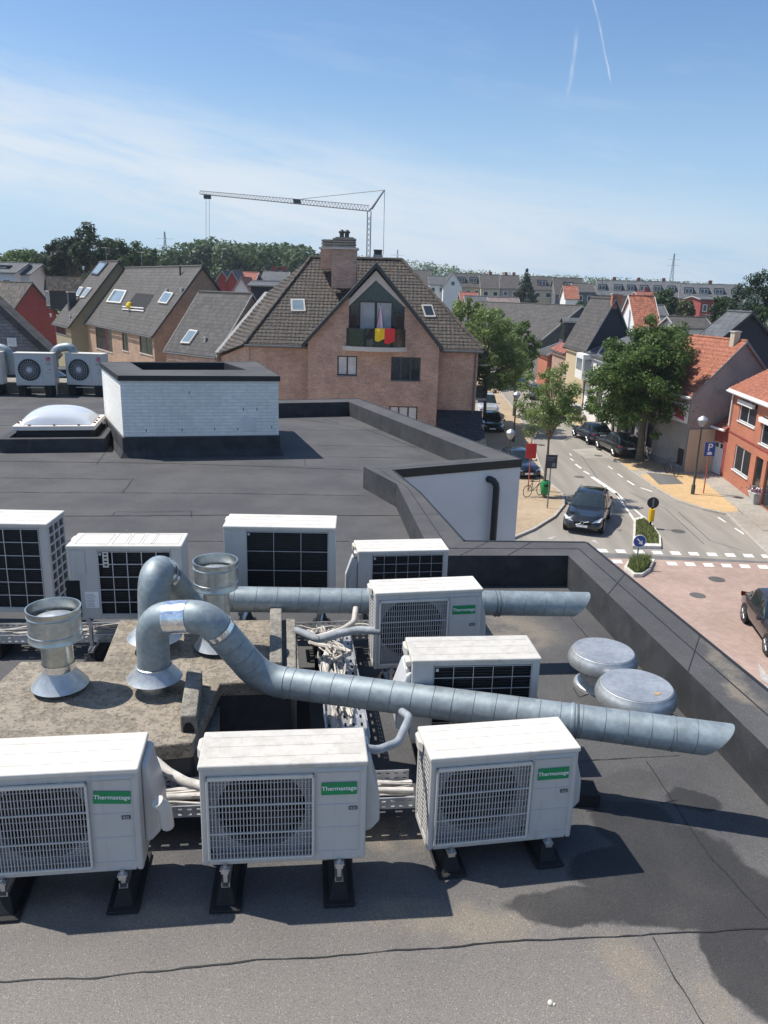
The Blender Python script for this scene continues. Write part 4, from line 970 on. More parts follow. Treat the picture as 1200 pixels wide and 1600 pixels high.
mb = MB(); u_, z_ = on_wall(389, 663, xy(FL), xy(FR)); dF = (FR - FL).normalized(); q = Vector((FL.x, FL.y, z_ - .12)) + dF * (u_ - .12); nF = Vector((dF.y, -dF.x, 0))
mb.obox(q, dF * .25, nF * .012, (0, 0, .25)); mb.build('access_plate', 'render_white', sh, world=True)
mb = MB()
for px_, py_ in ((228, 672), (284, 671), (335, 670), (371, 670), (424, 667), (380, 639), (401, 639), (295, 613)):
    u_, z_ = on_wall(px_, py_, xy(FL), xy(FR)); q = Vector((FL.x, FL.y, z_ - .03)) + dF * u_; mb.obox(q, dF * .012, nF * .004, (0, 0, .05))
mb.build('weep_hole', 'void_black', sh, world=True)

# --- dome rooflight on its curb
A0, A1 = PZ(0, 708, ROOF), PZ(165, 706, ROOF); yaw = math.atan2(A1.y - A0.y, A1.x - A0.x); W_ = (A1 - A0).length; Dp = 1.75
dm = thing('rooflight_dome', 'clear plastic dome rooflight in a pale frame on a black curb', 'rooflight', ((A0.x + A1.x) / 2 - math.sin(yaw) * Dp / 2, (A0.y + A1.y) / 2 + math.cos(yaw) * Dp / 2, ROOF), yaw)
def rect(w_, d_): return [(-w_ / 2, -d_ / 2), (w_ / 2, -d_ / 2), (w_ / 2, d_ / 2), (-w_ / 2, d_ / 2)]
mb = MB(); ringprism(mb, rect(W_, Dp), rect(W_ - .28, Dp - .28), -.01, .25); mb.build('outer_curb', 'upstand', dm, bevel=.01)
iw, idp = 1.30, 1.22
mb = MB(); ringprism(mb, rect(iw, idp), rect(iw - .1, idp - .1), -.01, .36); mb.build('upstand', 'tar', dm)
mb = MB(); ringprism(mb, rect(iw + .10, idp + .10), rect(iw - .08, idp - .08), .36, .44); fr_ = mb.build('dome_frame', 'curb_white', dm, bevel=.008)
mb = MB(); vs = []; n = 24; 
for j in range(n + 1):
    for i in range(n + 1):
        x, y = -1 + 2 * i / n, -1 + 2 * j / n; h_ = .27 * (max(0, (1 - abs(x) ** 2.6)) * max(0, (1 - abs(y) ** 2.6))) ** .62
        vs.append((x * (iw - .06) / 2, y * (idp - .06) / 2, .445 + h_))
mb.add(vs, [(j * (n + 1) + i, j * (n + 1) + i + 1, (j + 1) * (n + 1) + i + 1, (j + 1) * (n + 1) + i) for j in range(n) for i in range(n)]); mb.build('dome', 'dome_acrylic', dm, smooth=True)
for k in range(10):
    mb = MB(); x, y = ((-.42, -.62), (0, -.62), (.42, -.62), (-.66, -.35), (-.66, -.1), (-.66, .2), (.66, -.35), (.66, -.1), (.66, .2), (0, .62))[k]; mb.lathe([(.0001, .465), (.022, .462), (.024, .44)], x, y, 0, 10); mb.build('screw', 'screw_red', fr_)

# --- perforated cable trays, cables, pipes
def tray(label, a, b_, w_, z0, h_, cables=0, thick=0, seed=1, legs=True, cz=0):
    a, b_ = Vector((a.x, a.y, 0)), Vector((b_.x, b_.y, 0)); L = (b_ - a).length; yaw = math.atan2(b_.y - a.y, b_.x - a.x)
    root = thing('cable_tray', label, 'cable tray', (a.x, a.y, ROOF), yaw, 'perforated steel cable trays')
    z0 -= ROOF; rg = random.Random(seed)
    def perf(fn, n, rows, ex=.03):
        m_ = MB(); us = [0]
        step = L / n
        for k in range(n): us += [step * k + step * .28, step * k + step * .72]
        us += [L]; vs = [0]
        for r_ in range(rows): vs += [(r_ + .36) / rows, (r_ + .64) / rows]
        vs += [1]
        for i in range(len(us) - 1):
            for j in range(len(vs) - 1):
                if i % 2 == 1 and j % 2 == 1: continue
                m_.quad(fn(us[i], vs[j]), fn(us[i + 1], vs[j]), fn(us[i + 1], vs[j + 1]), fn(us[i], vs[j + 1]))
        return m_
    n = max(4, int(L / .05))
    perf(lambda u, v: (u, v * w_, z0), n // 2, 5).build('tray_bottom', 'tray_metal', root, solid=.0015)
    perf(lambda u, v: (u, 0, z0 + v * h_), n, 2).build('tray_side', 'tray_metal', root, solid=.0015); perf(lambda u, v: (u, w_, z0 + v * h_), n, 2).build('tray_side', 'tray_metal', root, solid=.0015)
    m_ = MB(); m_.box(0, L, -.004, .004, z0 + h_, z0 + h_ + .006); m_.box(0, L, w_ - .004, w_ + .004, z0 + h_, z0 + h_ + .006); m_.build('tray_rim', 'tray_metal', root)
    if legs:
        k = .15
        while k < L:
            m_ = MB(); m_.box(k, k + .06, -.03, w_ + .03, .004, z0 - .004); m_.build('support_block', 'rubber', root, bevel=.005); k += 1.1
    for q in range(cables):
        r_ = rg.uniform(.005, .009); ph = rg.uniform(0, 6); y0 = rg.uniform(.03, w_ - .03); zz = z0 + .01 + rg.uniform(0, h_ * .9) + cz
        pts = [(L * i / 14, min(max(y0 + .035 * math.sin(ph + i * .7) + rg.uniform(-.008, .008), .012), w_ - .012), zz + .014 * math.sin(ph * 2 + i)) for i in range(15)]
        m_ = MB(); m_.tube(pts, r_, 6); c = m_.build('cable', 'cable_white' if rg.random() < .6 else 'cable_grey', None, smooth=True); c.location = root.location; c.rotation_euler = root.rotation_euler
        tag(c, None, 'cable', 'cables and wrapped pipes lying in the trays'); CABLES.append((c, label))
    for q in range(thick):
        r_ = rg.uniform(.016, .024); y0 = rg.uniform(.04, w_ - .04); ph = rg.uniform(0, 6)
        pts = [(L * i / 12, y0 + .02 * math.sin(ph + i * .6), z0 + .03 + cz + q * .012 + .008 * math.sin(ph + i)) for i in range(13)]
        m_ = MB(); m_.tube(pts, r_, 10); c = m_.build('insulated_pipe', 'cable_white', None, smooth=True); c.location = root.location; c.rotation_euler = root.rotation_euler
        tag(c, None, 'pipe', 'cables and wrapped pipes lying in the trays'); CABLES.append((c, label))
    return root
CABLES = []
tray('steel tray full of pale cables behind the nearest row of units', PZ(-30, 1290, 8.20), PZ(648, 1262, 8.20), .26, 8.20, .065, cables=16, thick=3, seed=3)
a, b_ = PZ(520, 1160, 8.24), PZ(486, 990, 8.24)
L_ = (b_ - a); w_ = .27
rt = PZ(556, 1160, 8.24)
tray('wide perforated tray leading back from the front row to the loose bundle of cables', PZ(556 + 22, 1165, 8.24), PZ(545, 985, 8.24), .27, 8.24, .055, cables=3, thick=1, seed=5)
tray('dark shaded tray with cables along the back row of units, left of the slab', PZ(-40, 1006, 8.16), PZ(190, 1003, 8.16), .24, 8.16, .065, cables=10, thick=2, seed=8)
tray('tray with grey pipes behind the loose cable bundle, right of the slab', PZ(462, 1003, 8.20), PZ(592, 998, 8.20), .24, 8.20, .06, cables=4, thick=1, seed=9)
for i, (c, lab) in enumerate(CABLES):
    c['label'] = ('pale cable lying in the ' if c['category'] == 'cable' else 'wrapped pipe lying in the ') + {'steel tray full': 'long tray behind the nearest row', 'wide perforated': 'wide tray leading back', 'dark shaded tray': 'shaded tray of the back row', 'tray with grey p': 'tray right of the slab'}[next(k for k in ('steel tray full', 'wide perforated', 'dark shaded tray', 'tray with grey p') if lab.startswith(k))]
    c['group'] = 'cables in the ' + {'s': 'front tray', 'w': 'wide tray', 'd': 'shaded back tray', 't': 'right back tray'}[lab[0]]
# loose bundle of cables spilling out of the wide tray
rg = random.Random(12)
for q in range(26):
    D = 5.55
    p0 = PZ(500 + rg.uniform(-14, 16), 1000 + rg.uniform(-6, 8), 8.30 + rg.uniform(0, .07)); p1 = PZ(530 + rg.uniform(-22, 18), 1012 + rg.uniform(-8, 14), 8.34 + rg.uniform(0, .06))
    p2 = PZ(508 + rg.uniform(-14, 34), 1036 + rg.uniform(-12, 10), 8.30 + rg.uniform(0, .05)); p3 = PZ(535 + rg.uniform(-22, 18), 1090 + rg.uniform(-10, 40), 8.27 + rg.uniform(0, .03))
    st = PZ(486 + rg.uniform(-6, 40), 988 + rg.uniform(-3, 3), 8.26)
    pts = []
    K = [st, p0, p1, p2, p3]
    for i in range(len(K) - 1):
        a0 = K[max(i - 1, 0)]; a1 = K[i]; a2 = K[i + 1]; a3 = K[min(i + 2, len(K) - 1)]
        for k in range(6):
            t = k / 6; pts.append(.5 * ((2 * a1) + (a2 - a0) * t + (2 * a0 - 5 * a1 + 4 * a2 - a3) * t * t + (3 * a1 - a0 - 3 * a2 + a3) * t ** 3))
    pts.append(K[-1])
    m_ = MB(); m_.tube(pts, rg.uniform(.004, .007) if q > 4 else .017, 7); o = m_.build('cable', 'cable_white' if rg.random() < .65 else 'cable_grey', None, smooth=True)
    tag(o, 'pale cable of the tangled bundle between the narrow beam and the rear fan unit', 'cable', 'tangled cable bundle')
def pipe(name, label, pts, r, mat, grp=None, cat='pipe'):
    P = arc_path(pts, .09, 6); m_ = MB(); m_.tube(resample(P, .025), r, 12); o = m_.build(name, mat, None, smooth=True); tag(o, label, cat, grp); return o
pipe('insulated_pipe', 'grey wrapped pipe bending from the middle front unit back to the unit behind the duct', [PD(560, 1168, 3.95), PD(590, 1172, 4.0), PD(622, 1160, 4.1), PD(640, 1120, 4.3), PD(628, 1112, 4.42)], .022, 'insul_grey')
pipe('insulated_pipe', 'pale wrapped pipe bending down behind the rear fan unit beside the tangled cables', [PD(556, 950, 6.1), PD(553, 972, 6.0), PD(536, 983, 5.9), PD(510, 992, 5.8), PD(495, 996, 5.75)], .022, 'cable_white')
pipe('insulated_pipe', 'dark wrapped pipe curving from the tangled cables towards the rear fan unit', [PD(462, 985, 5.9), PD(500, 1000, 5.75), PD(530, 990, 5.8), PD(560, 984, 5.8), PD(596, 986, 5.75)], .030, 'insul_grey')
pipe('insulated_pipe', 'thick pale pipe slanting down from the slab to the cables between two front units', [PD(238, 1186, 4.15), PD(262, 1206, 4.1), PD(290, 1222, 4.05), PD(330, 1232, 4.0)], .026, 'cable_white')
pipe('insulated_pipe', 'short white wrapped pipe end beside the left front unit', [PD(246, 1252, 3.75), PD(258, 1262, 3.78), PD(262, 1290, 3.85)], .032, 'ac_white')
m_ = MB(); m_.box(-.10, .12, -.09, .09, .003, .07); m_.prism([(-.10, -.09), (.12, -.09), (.10, .05), (-.1, .05)], .07, .085)
o = m_.build('rubber_block', 'rubber'); o.location = PZ(905, 1247, ROOF) - Vector((0.02, 0, 0)); tag(o, 'loose black rubber support block right of the right front unit', 'rubber block')
# small snail shell on the roof
m_ = MB(); m_.lathe([(.0001, .017), (.007, .015), (.012, .009), (.013, .003), (.010, .0005)], 0, 0, 0, 14); m_.lathe([(.0001, .009), (.006, .007), (.008, .001)], .013, -.006, 0, 10)
o = m_.build('shell', 'stone_shell', smooth=True); o.location = PZ(860, 1568, ROOF); tag(o, 'small pale snail shell lying on the nearest part of the roof', 'shell')
# galvanised elbows and rail behind the round-guard units
for lab, pa in (('galvanised pipe elbow between the two round-guard units', [(84, 596), (84, 545), (112, 541), (118, 560)]), ('galvanised pipe elbow at the picture edge behind the round-guard units', [(-20, 560), (-6, 541), (14, 548), (18, 585)])):
    root = thing('pipe_elbow', lab, 'pipe', PZ(pa[0][0], 606, ROOF), 0, 'galvanised elbows behind the round-guard units')
    P = arc_path([PY(x, y, 21.2) for x, y in pa], .35, 8); duct(root, P, .11, 'elbow', 'duct_metal'); c = PY(pa[0][0], 580, 21.2)
    mb = MB(); mb.lathe([(.14, .14), (.30, 0), (.29, -.01)], c.x, c.y, c.z - .12, 24); mb.build('rain_skirt', 'spun_alu', root, smooth=True, world=True)
    mb = MB(); mb.lathe([(.12, 0), (.12, c.z - ROOF)], c.x, c.y, ROOF, 20); mb.build('stub', 'cowl_metal', root, smooth=True, world=True)
c = PY(75, 590, 21.9); root = tag(MB().box(-3.4, 2.2, -.5, .5, 0, .30).build('concrete_plinth', 'beam_concrete', bevel=.02), 'long low concrete plinth behind the round-guard units', 'plinth'); root.location = (c.x, c.y, ROOF); root.rotation_euler.z = R(9)

# ==================================================================== STREET LEVEL
def paving(name, c1, c2, mortar, bw, bh, rough=.9, var=.2, rot=0.0, big=.25):
    m, t, b = new(name); pos = t.n('ShaderNodeNewGeometry').outputs['Position']
    q = t.n('ShaderNodeMapping', {'Vector': pos, 'Rotation': (0, 0, rot)}).outputs[0]
    br = t.n('ShaderNodeTexBrick', {'Vector': q, 'Color1': c4(c1), 'Color2': c4(c2), 'Mortar': c4(mortar), 'Scale': 1.0, 'Mortar Size': .006, 'Mortar Smooth': .3, 'Brick Width': bw, 'Row Height': bh}, offset=.5)
    k = t.m('MULTIPLY', t.ramp(t.noise(pos, .22, 6, .62), .3, .7, 1 - big, 1 + big), t.ramp(t.noise(pos, 3.0, 5, .7), .3, .7, .92, 1.08))
    t.link(t.n('ShaderNodeVectorMath', {0: br.outputs[0], 'Scale': k}, operation='SCALE').outputs[0], b.inputs['Base Color']); b.inputs['Roughness'].default_value = rough; return m
paving('paver_red', (.36, .255, .21), (.31, .225, .19), (.235, .18, .155), .22, .11, rot=R(45), big=.16)
paving('paver_beige', (.40, .305, .20), (.34, .26, .175), (.2, .15, .11), .22, .11, big=.12)
paving('paver_yellow', (.52, .36, .19), (.47, .325, .17), (.33, .22, .11), .22, .11, rot=R(20), big=.08)
paving('paver_grey', (.34, .31, .27), (.30, .28, .245), (.13, .12, .11), .30, .30, big=.15)
def asphalt(name, c, warm):
    m, t, b = new(name); pos = t.n('ShaderNodeNewGeometry').outputs['Position']
    st = t.n('ShaderNodeMapping', {'Vector': pos, 'Scale': (1.2, .10, 1)}).outputs[0]
    cc = t.mix(t.ramp(t.noise(st, 1.0, 6, .6), .3, .7), c4([v * .86 for v in c]), c4([v * 1.12 for v in warm]))
    k = t.ramp(t.noise(pos, 60, 3, .7), .25, .75, .85, 1.15)
    t.link(t.n('ShaderNodeVectorMath', {0: cc, 'Scale': k}, operation='SCALE').outputs[0], b.inputs['Base Color']); b.inputs['Roughness'].default_value = .92
asphalt('asphalt', (.235, .218, .192), (.25, .226, .195))
asphalt('asphalt_dark', (.085, .083, .08), (.09, .088, .085))
asphalt('asphalt_new', (.125, .125, .125), (.135, .132, .13))
plain('earth', (.10, .11, .055), .95, var=.3, scale=.05)
plain('kerb_stone', (.36, .33, .29), .9, var=.15)
plain('marking', (.68, .66, .62), .8, var=.08, scale=3, dirt=((.34, .32, .30), 7.0, .55, .6))
plain('marking_worn', (.42, .40, .37), .85, var=.1, scale=3, dirt=((.24, .23, .22), 7.0, .45, .7))
plain('grass', (.10, .135, .035), .9, var=.5, scale=25, dirt=((.22, .19, .09), 9, .5, .6))
def struct(o, name=None): o['kind'] = 'structure'; return o
struct(MB().box(-1450, 1450, -300, 1380, -1.0, -.03).build('ground', 'earth'))
LK = [(5.0, 33.6), (7.2, 36.3), (8.7, 38.7), (9.7, 41.1), (10.1, 43.2), (9.8, 46.7), (10.3, 52), (11.3, 60), (12.3, 75), (13.2, 100), (15, 140), (19, 210)]
RK = [(17.15, 32.6), (17.4, 35.2), (17.8, 38), (18.1, 40.1), (17.2, 41.0), (16.4, 42.6), (16.15, 45), (15.95, 50), (15.9, 56), (16.4, 68), (17.4, 85), (19.2, 102), (21.5, 140), (26, 210)]
mb = MB(); mb.prism(LK + RK[::-1], -.05, 0, bottom=False); struct(mb.build('road', 'asphalt'))
mb = MB(); mb.prism([(-30, 2), (60, 2), (60, 32.2), (17.1, 32.4), (9.5, 32.6), (4.4, 33.3), (-30, 33.3)], -.06, -.004, bottom=False); struct(mb.build('brick_paved_square', 'paver_red'))
mb = MB(); mb.prism([(4.4, 33.3), (5.0, 33.6), (17.15, 32.65), (17.1, 32.4), (9.5, 32.55)], -.055, -.002); struct(mb.build('crossing_strip', 'asphalt_new'))
mb = MB(); mb.prism(LK + [(9, 210), (-60, 210), (-60, 33.5)], -.05, .11, bottom=False); struct(mb.build('left_pavement', 'paver_beige'))
mb = MB(); mb.prism(RK + [(45, 210), (45, 32.5)], -.05, .10, bottom=False); struct(mb.build('right_pavement', 'paver_grey'))
def kerb(path, w_, z, name):
    m_ = MB(); P = [Vector((*p, 0)) for p in path]; Ls, Rs = [], []
    for i, p in enumerate(P):
        d = (P[min(i + 1, len(P) - 1)] - P[max(i - 1, 0)]).normalized(); n = Vector((-d.y, d.x, 0)); Ls.append(p + n * w_ / 2); Rs.append(p - n * w_ / 2)
    for i in range(len(P) - 1): m_.prism([xy(Ls[i]), xy(Ls[i + 1]), xy(Rs[i + 1]), xy(Rs[i])], -.04, z, bottom=False)
    struct(m_.build(name, 'kerb_stone'))
kerb(LK, .14, .122, 'left_kerb'); kerb(RK, .14, .112, 'right_kerb')
def sheet(name, pxs, mat, z, world=None):
    m_ = MB(); P = world or [xy(PZ(x, y, z)) for x, y in pxs]; m_.prism(P, z - .003, z, bottom=False); return struct(m_.build(name, mat))
sheet('yellow_pavement', None, 'paver_yellow', .104, [(16.45, 43.0), (17.3, 41.15), (18.2, 40.3), (19.9, 41.2), (20.5, 44), (21.0, 48.6), (18.9, 49.7), (16.2, 48.9), (16.15, 45.4)])
sheet('grey_patch', [(1010, 738), (1052, 742), (1068, 756), (1030, 757)], 'asphalt_new', .108)
sheet('red_band', [(1020, 755), (1032, 752), (1050, 767), (1095, 783), (1135, 795), (1128, 803), (1095, 796), (1050, 781)], 'paver_red', .008)
sheet('dark_grate', [(1152, 796), (1168, 795), (1176, 803), (1160, 803)], 'asphalt_new', .108)
sheet('beige_pavement', None, 'paver_yellow', .104, [(15.97, 50.2), (16.5, 50.2), (16.9, 68), (17.7, 85), (17.4, 85), (16.45, 68), (15.98, 56)])
sheet('parking_strip', None, 'paver_beige', .109, [(16.55, 50.2), (19.4, 50.2), (18.2, 85), (17.9, 85), (17.0, 68)])
sheet('road_patch', [(893, 702), (930, 700), (955, 716), (915, 716)], 'paver_grey', .004)
# painted markings
def mark(px, wd, name='road_marking', mat='marking', z=.004, wd2=None):
    P = [PZ(x, y, z) for x, y in px]; m_ = MB()
    for i in range(len(P) - 1):
        d = (P[i + 1] - P[i]).normalized(); n = Vector((-d.y, d.x, 0)); a_, b_ = wd / 2, (wd2 or wd) / 2
        m_.quad(P[i] - n * a_, P[i + 1] - n * b_, P[i + 1] + n * b_, P[i] + n * a_)
    return m_, mat
MK = MB()
def addmark(px, wd, wd2=None, z=.005):
    P = [PZ(x, y, z) for x, y in px]
    for i in range(len(P) - 1):
        d = (P[i + 1] - P[i]).normalized(); n = Vector((-d.y, d.x, 0)); a_, b_ = wd / 2, (wd2 or wd) / 2
        MK.quad(P[i] - n * a_, P[i + 1] - n * b_, P[i + 1] + n * b_, P[i] + n * a_)
for px, wd in ((((891, 716), (896, 720)), .1), (((899, 725), (908, 732)), .15), (((912, 736), (921, 741)), .15), (((925, 745), (962, 770)), .28), (((962, 770), (992, 814)), .12), (((962, 770), (975, 782)), .2), (((988, 793), (1010, 812)), .11),
               (((950, 728), (957, 733)), .10), (((965, 740), (973, 746)), .10), (((980, 751), (991, 758)), .13), (((1001, 762), (1019, 768)), .13), (((1048, 778), (1075, 786)), .13), (((1122, 808), (1134, 816)), .10), (((1148, 825), (1163, 835)), .10), (((1179, 846), (1197, 857)), .10),
               (((890, 708), (893, 712)), .08)):
    addmark(px, wd)
struct(MK.build('lane_markings', 'marking')); MK = MB()
for row, x0, x1, y0, slope, hh in ((0, 932, 1205, 860, .035, 5.2), (1, 955, 1215, 877, .038, 5.6)):
    k = 0; x = x0
    while x < x1:
        yb = y0 + (x - x0) * slope
        if not (row == 0 and 983 < x < 1036 and False) and not (row == 1 and 972 < x < 1030):
            q = [PZ(*p, .006) for p in ((x, yb - hh / 2), (x + 15, yb - hh / 2 + .5), (x + 19, yb + hh / 2 + .5), (x + 4, yb + hh / 2))]; MK.quad(*q[::-1])
        x += 28.5
struct(MK.build('crossing_markings', 'marking'))
MK = MB()
for P in (((853, 841), (870, 837), (861, 843)), ((923, 845), (929, 843), (937, 851))): MK.quad(*[PZ(x, y, .006) for x, y in P])
MK.quad(*[PZ(x, y, .006) for x, y in ((1184, 1035), (1215, 1075), (1190, 1062))]); MK.quad(*[PZ(x, y, .0065) for x, y in ((1194, 1068), (1215, 1085), (1200, 1083))])
struct(MK.build('give_way_marking', 'marking_worn'))

# --- buildings
brick('brick_main', (.45, .25, .185), (.27, .15, .12), (.46, .38, .32), .24, .085, .016, stain=.16)
brick('brick_brown', (.42, .275, .185), (.33, .21, .15), (.30, .25, .2), .24, .085, .012, stain=.15)
brick('brick_orange', (.50, .17, .10), (.44, .15, .09), (.36, .19, .13), .22, .075, .010, stain=.08)
brick('brick_grey', (.17, .175, .19), (.12, .125, .14), (.09, .09, .10), .3, .11, .012, stain=.2)
brick('slate_dark', (.022, .028, .042), (.018, .023, .034), (.015, .018, .024), .35, .22, .012, stain=.15, rough=.6)
brick('brick_redwall', (.32, .06, .05), (.28, .05, .045), (.2, .05, .05), .3, .1, .01, stain=.1)
tiles('tile_brown', (.058, .049, .042), .28, .34, .5, moss=((.34, .15, .03), 0.9, .57, .6))
tiles('tile_grey', (.068, .061, .057), .30, .36, .18)
tiles('tile_dark', (.058, .055, .055), .30, .36, .2)
tiles('tile_orange', (.30, .105, .06), .25, .32, .25, moss=((.16, .07, .05), .8, .58, .5))
tiles('tile_red', (.25, .08, .055), .25, .32, .2)
tiles('slate_roof', (.085, .09, .10), .4, .4, .15, gap=.25)
tiles('tile_pinkish', (.19, .15, .145), .3, .36, .15)
tiles('tile_black', (.022, .026, .036), .28, .30, .3)
plain('render_grey', (.30, .28, .27), .9, var=.12, scale=.7, dirt=((.2, .185, .18), 1.2, .5, .6))
plain('render_cream', (.50, .44, .33), .9, var=.06, scale=.8)
plain('render_olive', (.27, .245, .16), .9, var=.1, scale=.8)
plain('render_yellow', (.50, .41, .27), .9, var=.05)
plain('house_white', (.74, .73, .72), .8, var=.03)
plain('frame_white', (.75, .75, .76), .45, var=.03)
plain('frame_dark', (.03, .034, .036), .45)
plain('frame_wood', (.13, .06, .035), .6)
plain('stone_light', (.50, .49, .47), .8, var=.08)
plain('stone_blue', (.20, .21, .22), .75, var=.08)
plain('gutter_zinc', (.10, .105, .11), .5, .3)
plain('verge_grey', (.36, .35, .34), .7, var=.12)
plain('glass', (.022, .028, .034), .06, spec=.8, var=.3, scale=.8)
plain('glass_sky', (.16, .21, .25), .08, spec=.9, var=.2, scale=.8)  # paler blue base colour paints the sky's reflection into the pane
plain('glass_curtain', (.50, .52, .54), .12, spec=.6, var=.12, scale=1.6)
plain('glass_green', (.008, .028, .022), .10, spec=.8, var=.3)
plain('flag_yellow', (.75, .52, .02), .8); plain('flag_red', (.62, .03, .04), .8); plain('flag_black', (.012, .012, .012), .8); plain('cloth_pink', (.6, .3, .36), .8); plain('cloth_blue', (.10, .14, .40), .8)
plain('crimson', (.50, .015, .10), .7)
plain('crane_grey', (.22, .23, .24), .5, .3)
plain('solar', (.015, .022, .045), .12, .2, spec=.7)

def on_plane(px, py, P, n):
    d = ray(px, py); return CAM + d * ((Vector(P) - CAM).dot(n) / d.dot(n))

class House:
    """gabled house: front eave runs a->b (xy), ridge parallel to it, run metres behind"""
    def __init__(s, name, label, a, b, run, ze, zr, wallm='brick_brown', gablem=None, roofm='tile_grey', front_holes=(), over=.22, cat='house', depth=None, gable_a=True, gable_b=True, relief=False, side_in=None, group=None, back=True, gutter=True, verge='verge_grey', gholes_a=(), gholes_b=(), wtype=('frame_white', 'glass', 2, 1, 'stone_light')):
        a, b = Vector((a[0], a[1], 0)), Vector((b[0], b[1], 0)); s.a, s.b = a, b; d = (b - a); s.L = d.length; d.normalize(); n = Vector((-d.y, d.x, 0))
        if side_in is not None and n.dot(Vector((*side_in, 0)) - a) < 0: n = -n
        s.d, s.n, s.ze, s.zr = d, n, ze, zr; D = depth or run * 2; s.D = D; U = Vector((0, 0, 1))
        c = (a + b) / 2 + n * D / 2; s.root = thing(name, label, cat, c, 0, group); inw = 1 if n.dot(Vector((-d.y, d.x, 0))) > 0 else -1; s.inw = inw
        fh = [s.hole(*h[:4]) for h in front_holes]
        mb = MB(); wall(mb, xy(a), xy(b), 0, ze, fh, inward=inw)
        zb = ze if depth is None else ze + 0; a2, b2 = a + n * D, b + n * D; rzA = a + n * run + U * zr; rzB = b + n * run + U * zr
        zback = ze if depth is None else max(.5, zr - (D - run) * (zr - ze) / run); s.zback = zback
        mb.build('front_wall', wallm, s.root, world=True); mb = MB(); mb.quad(a2, b2, b2 + U * zback, a2 + U * zback); mb.build('back_wall', wallm, s.root, world=True)
        s.rzA, s.rzB = rzA, rzB
        for (p, q, r_, on, hs) in ((a, a2, rzA, gable_a, gholes_a), (b, b2, rzB, gable_b, gholes_b)):
            if not on: continue
            mb = MB(); gh = [s.ghole(p, *h[:4]) for h in hs]
            zc = min(ze, zback)
            if hs and max(h[3] for h in gh) > zc - .05: zc = zc
            ghl = [h for h in gh if h[3] < zc - .03]
            wall(mb, xy(p), xy(q), 0, zc, ghl, inward=(1 if (d.dot(r_ - s.rzA if r_ is rzB else s.rzB - rzA) > 0) else 1))
            mb.add([p + U * zc, q + U * zc, q + U * zback, r_, p + U * ze], [(0, 1, 2, 3, 4)])
            mb.build('gable_wall', gablem or wallm, s.root, world=True)
        k = (zr - ze) / run; e0 = a - n * over - d * over + U * (ze - over * k); e1 = b - n * over + d * over + U * (ze - over * k); r0 = rzA - d * over; r1 = rzB + d * over
        s.rn = (e1 - e0).cross(r0 - e0).normalized(); s.rn = s.rn if s.rn.z > 0 else -s.rn; s.e0 = e0
        up = U * .10; mb = MB()
        if relief: patch(mb, e0 + up, e1 + up, r1 + up, r0 + up)
        else: mb.slab([e0 + up, e1 + up, r1 + up, r0 + up], .12)
        f0 = a2 + n * over - d * over + U * (zback - over * k); f1 = b2 + n * over + d * over + U * (zback - over * k)
        if back: mb.slab([f0 + up, f1 + up, r1 + up - U * .003, r0 + up - U * .003], .12)
        s.roof = mb.build('roof', roofm, s.root, world=True)
        for (p, q, sg) in ((e0, r0, -1), (e1, r1, 1)) if verge else ():
            MB().obox(p + up - U * .16 , d * sg * .05, q - p, U * .20).build('verge_board', verge, s.root, world=True)
            if back: MB().obox((f0 if sg < 0 else f1) + up - U * .16, d * sg * .05, q - (f0 if sg < 0 else f1), U * .20).build('verge_board', verge, s.root, world=True)
        mb = MB(); mb.tube([r0 + up + U * .02, r1 + up + U * .02], .09, 8); mb.build('ridge_cap', roofm, s.roof, world=True)
        if gutter:
            mb = MB(); mb.tube([e0 - n * .06 + U * .0, e1 - n * .06 + U * .0], .07, 8); mb.build('gutter', 'gutter_zinc' if gutter is True else gutter, s.root, world=True)
        for h, hp in zip(front_holes, fh):
            wt = h[4] if len(h) > 4 else wtype
            if wt[0] is None: continue
            window(s.root, xy(a), xy(b), hp, frame=wt[0], glass=wt[1], cols=wt[2], rows=wt[3], sill=wt[4], inward=inw, name=wt[5] if len(wt) > 5 else 'window')
    def hole(s, x0, y0, x1, y1):
        u0, za = on_wall(x0, (y0 + y1) / 2, xy(s.a), xy(s.b)); u1, _ = on_wall(x1, (y0 + y1) / 2, xy(s.a), xy(s.b)); xm = (x0 + x1) / 2
        zt = on_wall(xm, y0, xy(s.a), xy(s.b))[1]; zb = on_wall(xm, y1, xy(s.a), xy(s.b))[1]
        u0, u1 = max(.1, min(u0, u1)), min(s.L - .1, max(u0, u1)); return (u0, max(u1, u0 + .2), max(.12, zb), min(s.ze - .1, zt))
    def ghole(s, p, *h): return h
    def rooflight(s, px, glass='glass_sky', frame='frame_dark', lift=.09, open_=0):
        """px = photo corners bl, br, tr, tl"""
        q = [on_plane(x, y, s.e0 + Vector((0, 0, .10)), s.rn) + s.rn * .06 for x, y in px]; mb = MB()
        mb.add([p - s.rn * .05 for p in q] + [p + s.rn * lift for p in q], [(i, (i + 1) % 4, 4 + (i + 1) % 4, 4 + i) for i in range(4)] + [(4, 5, 6, 7)])
        f = mb.build('rooflight', frame, s.root, world=True); c = sum(q, Vector()) / 4
        mb = MB(); mb.quad(*[c + (p - c) * .80 + s.rn * (lift + .012) for p in q]); mb.build('pane', glass, f, world=True); return f
    def rp(s, x, y, k=.1): return on_plane(x, y, s.e0 + Vector((0, 0, .10)), s.rn) + s.rn * k
    def vent(s, x, y, h=.35, r=.09, mat='steel', name='vent_pipe'):
        p = s.rp(x, y, -.05); mb = MB(); mb.lathe([(r, 0), (r, h), (r * 1.5, h), (r * 1.5, h + .08), (.001, h + .12)], p.x, p.y, p.z, 10); mb.build(name, mat, s.root, smooth=True, world=True)
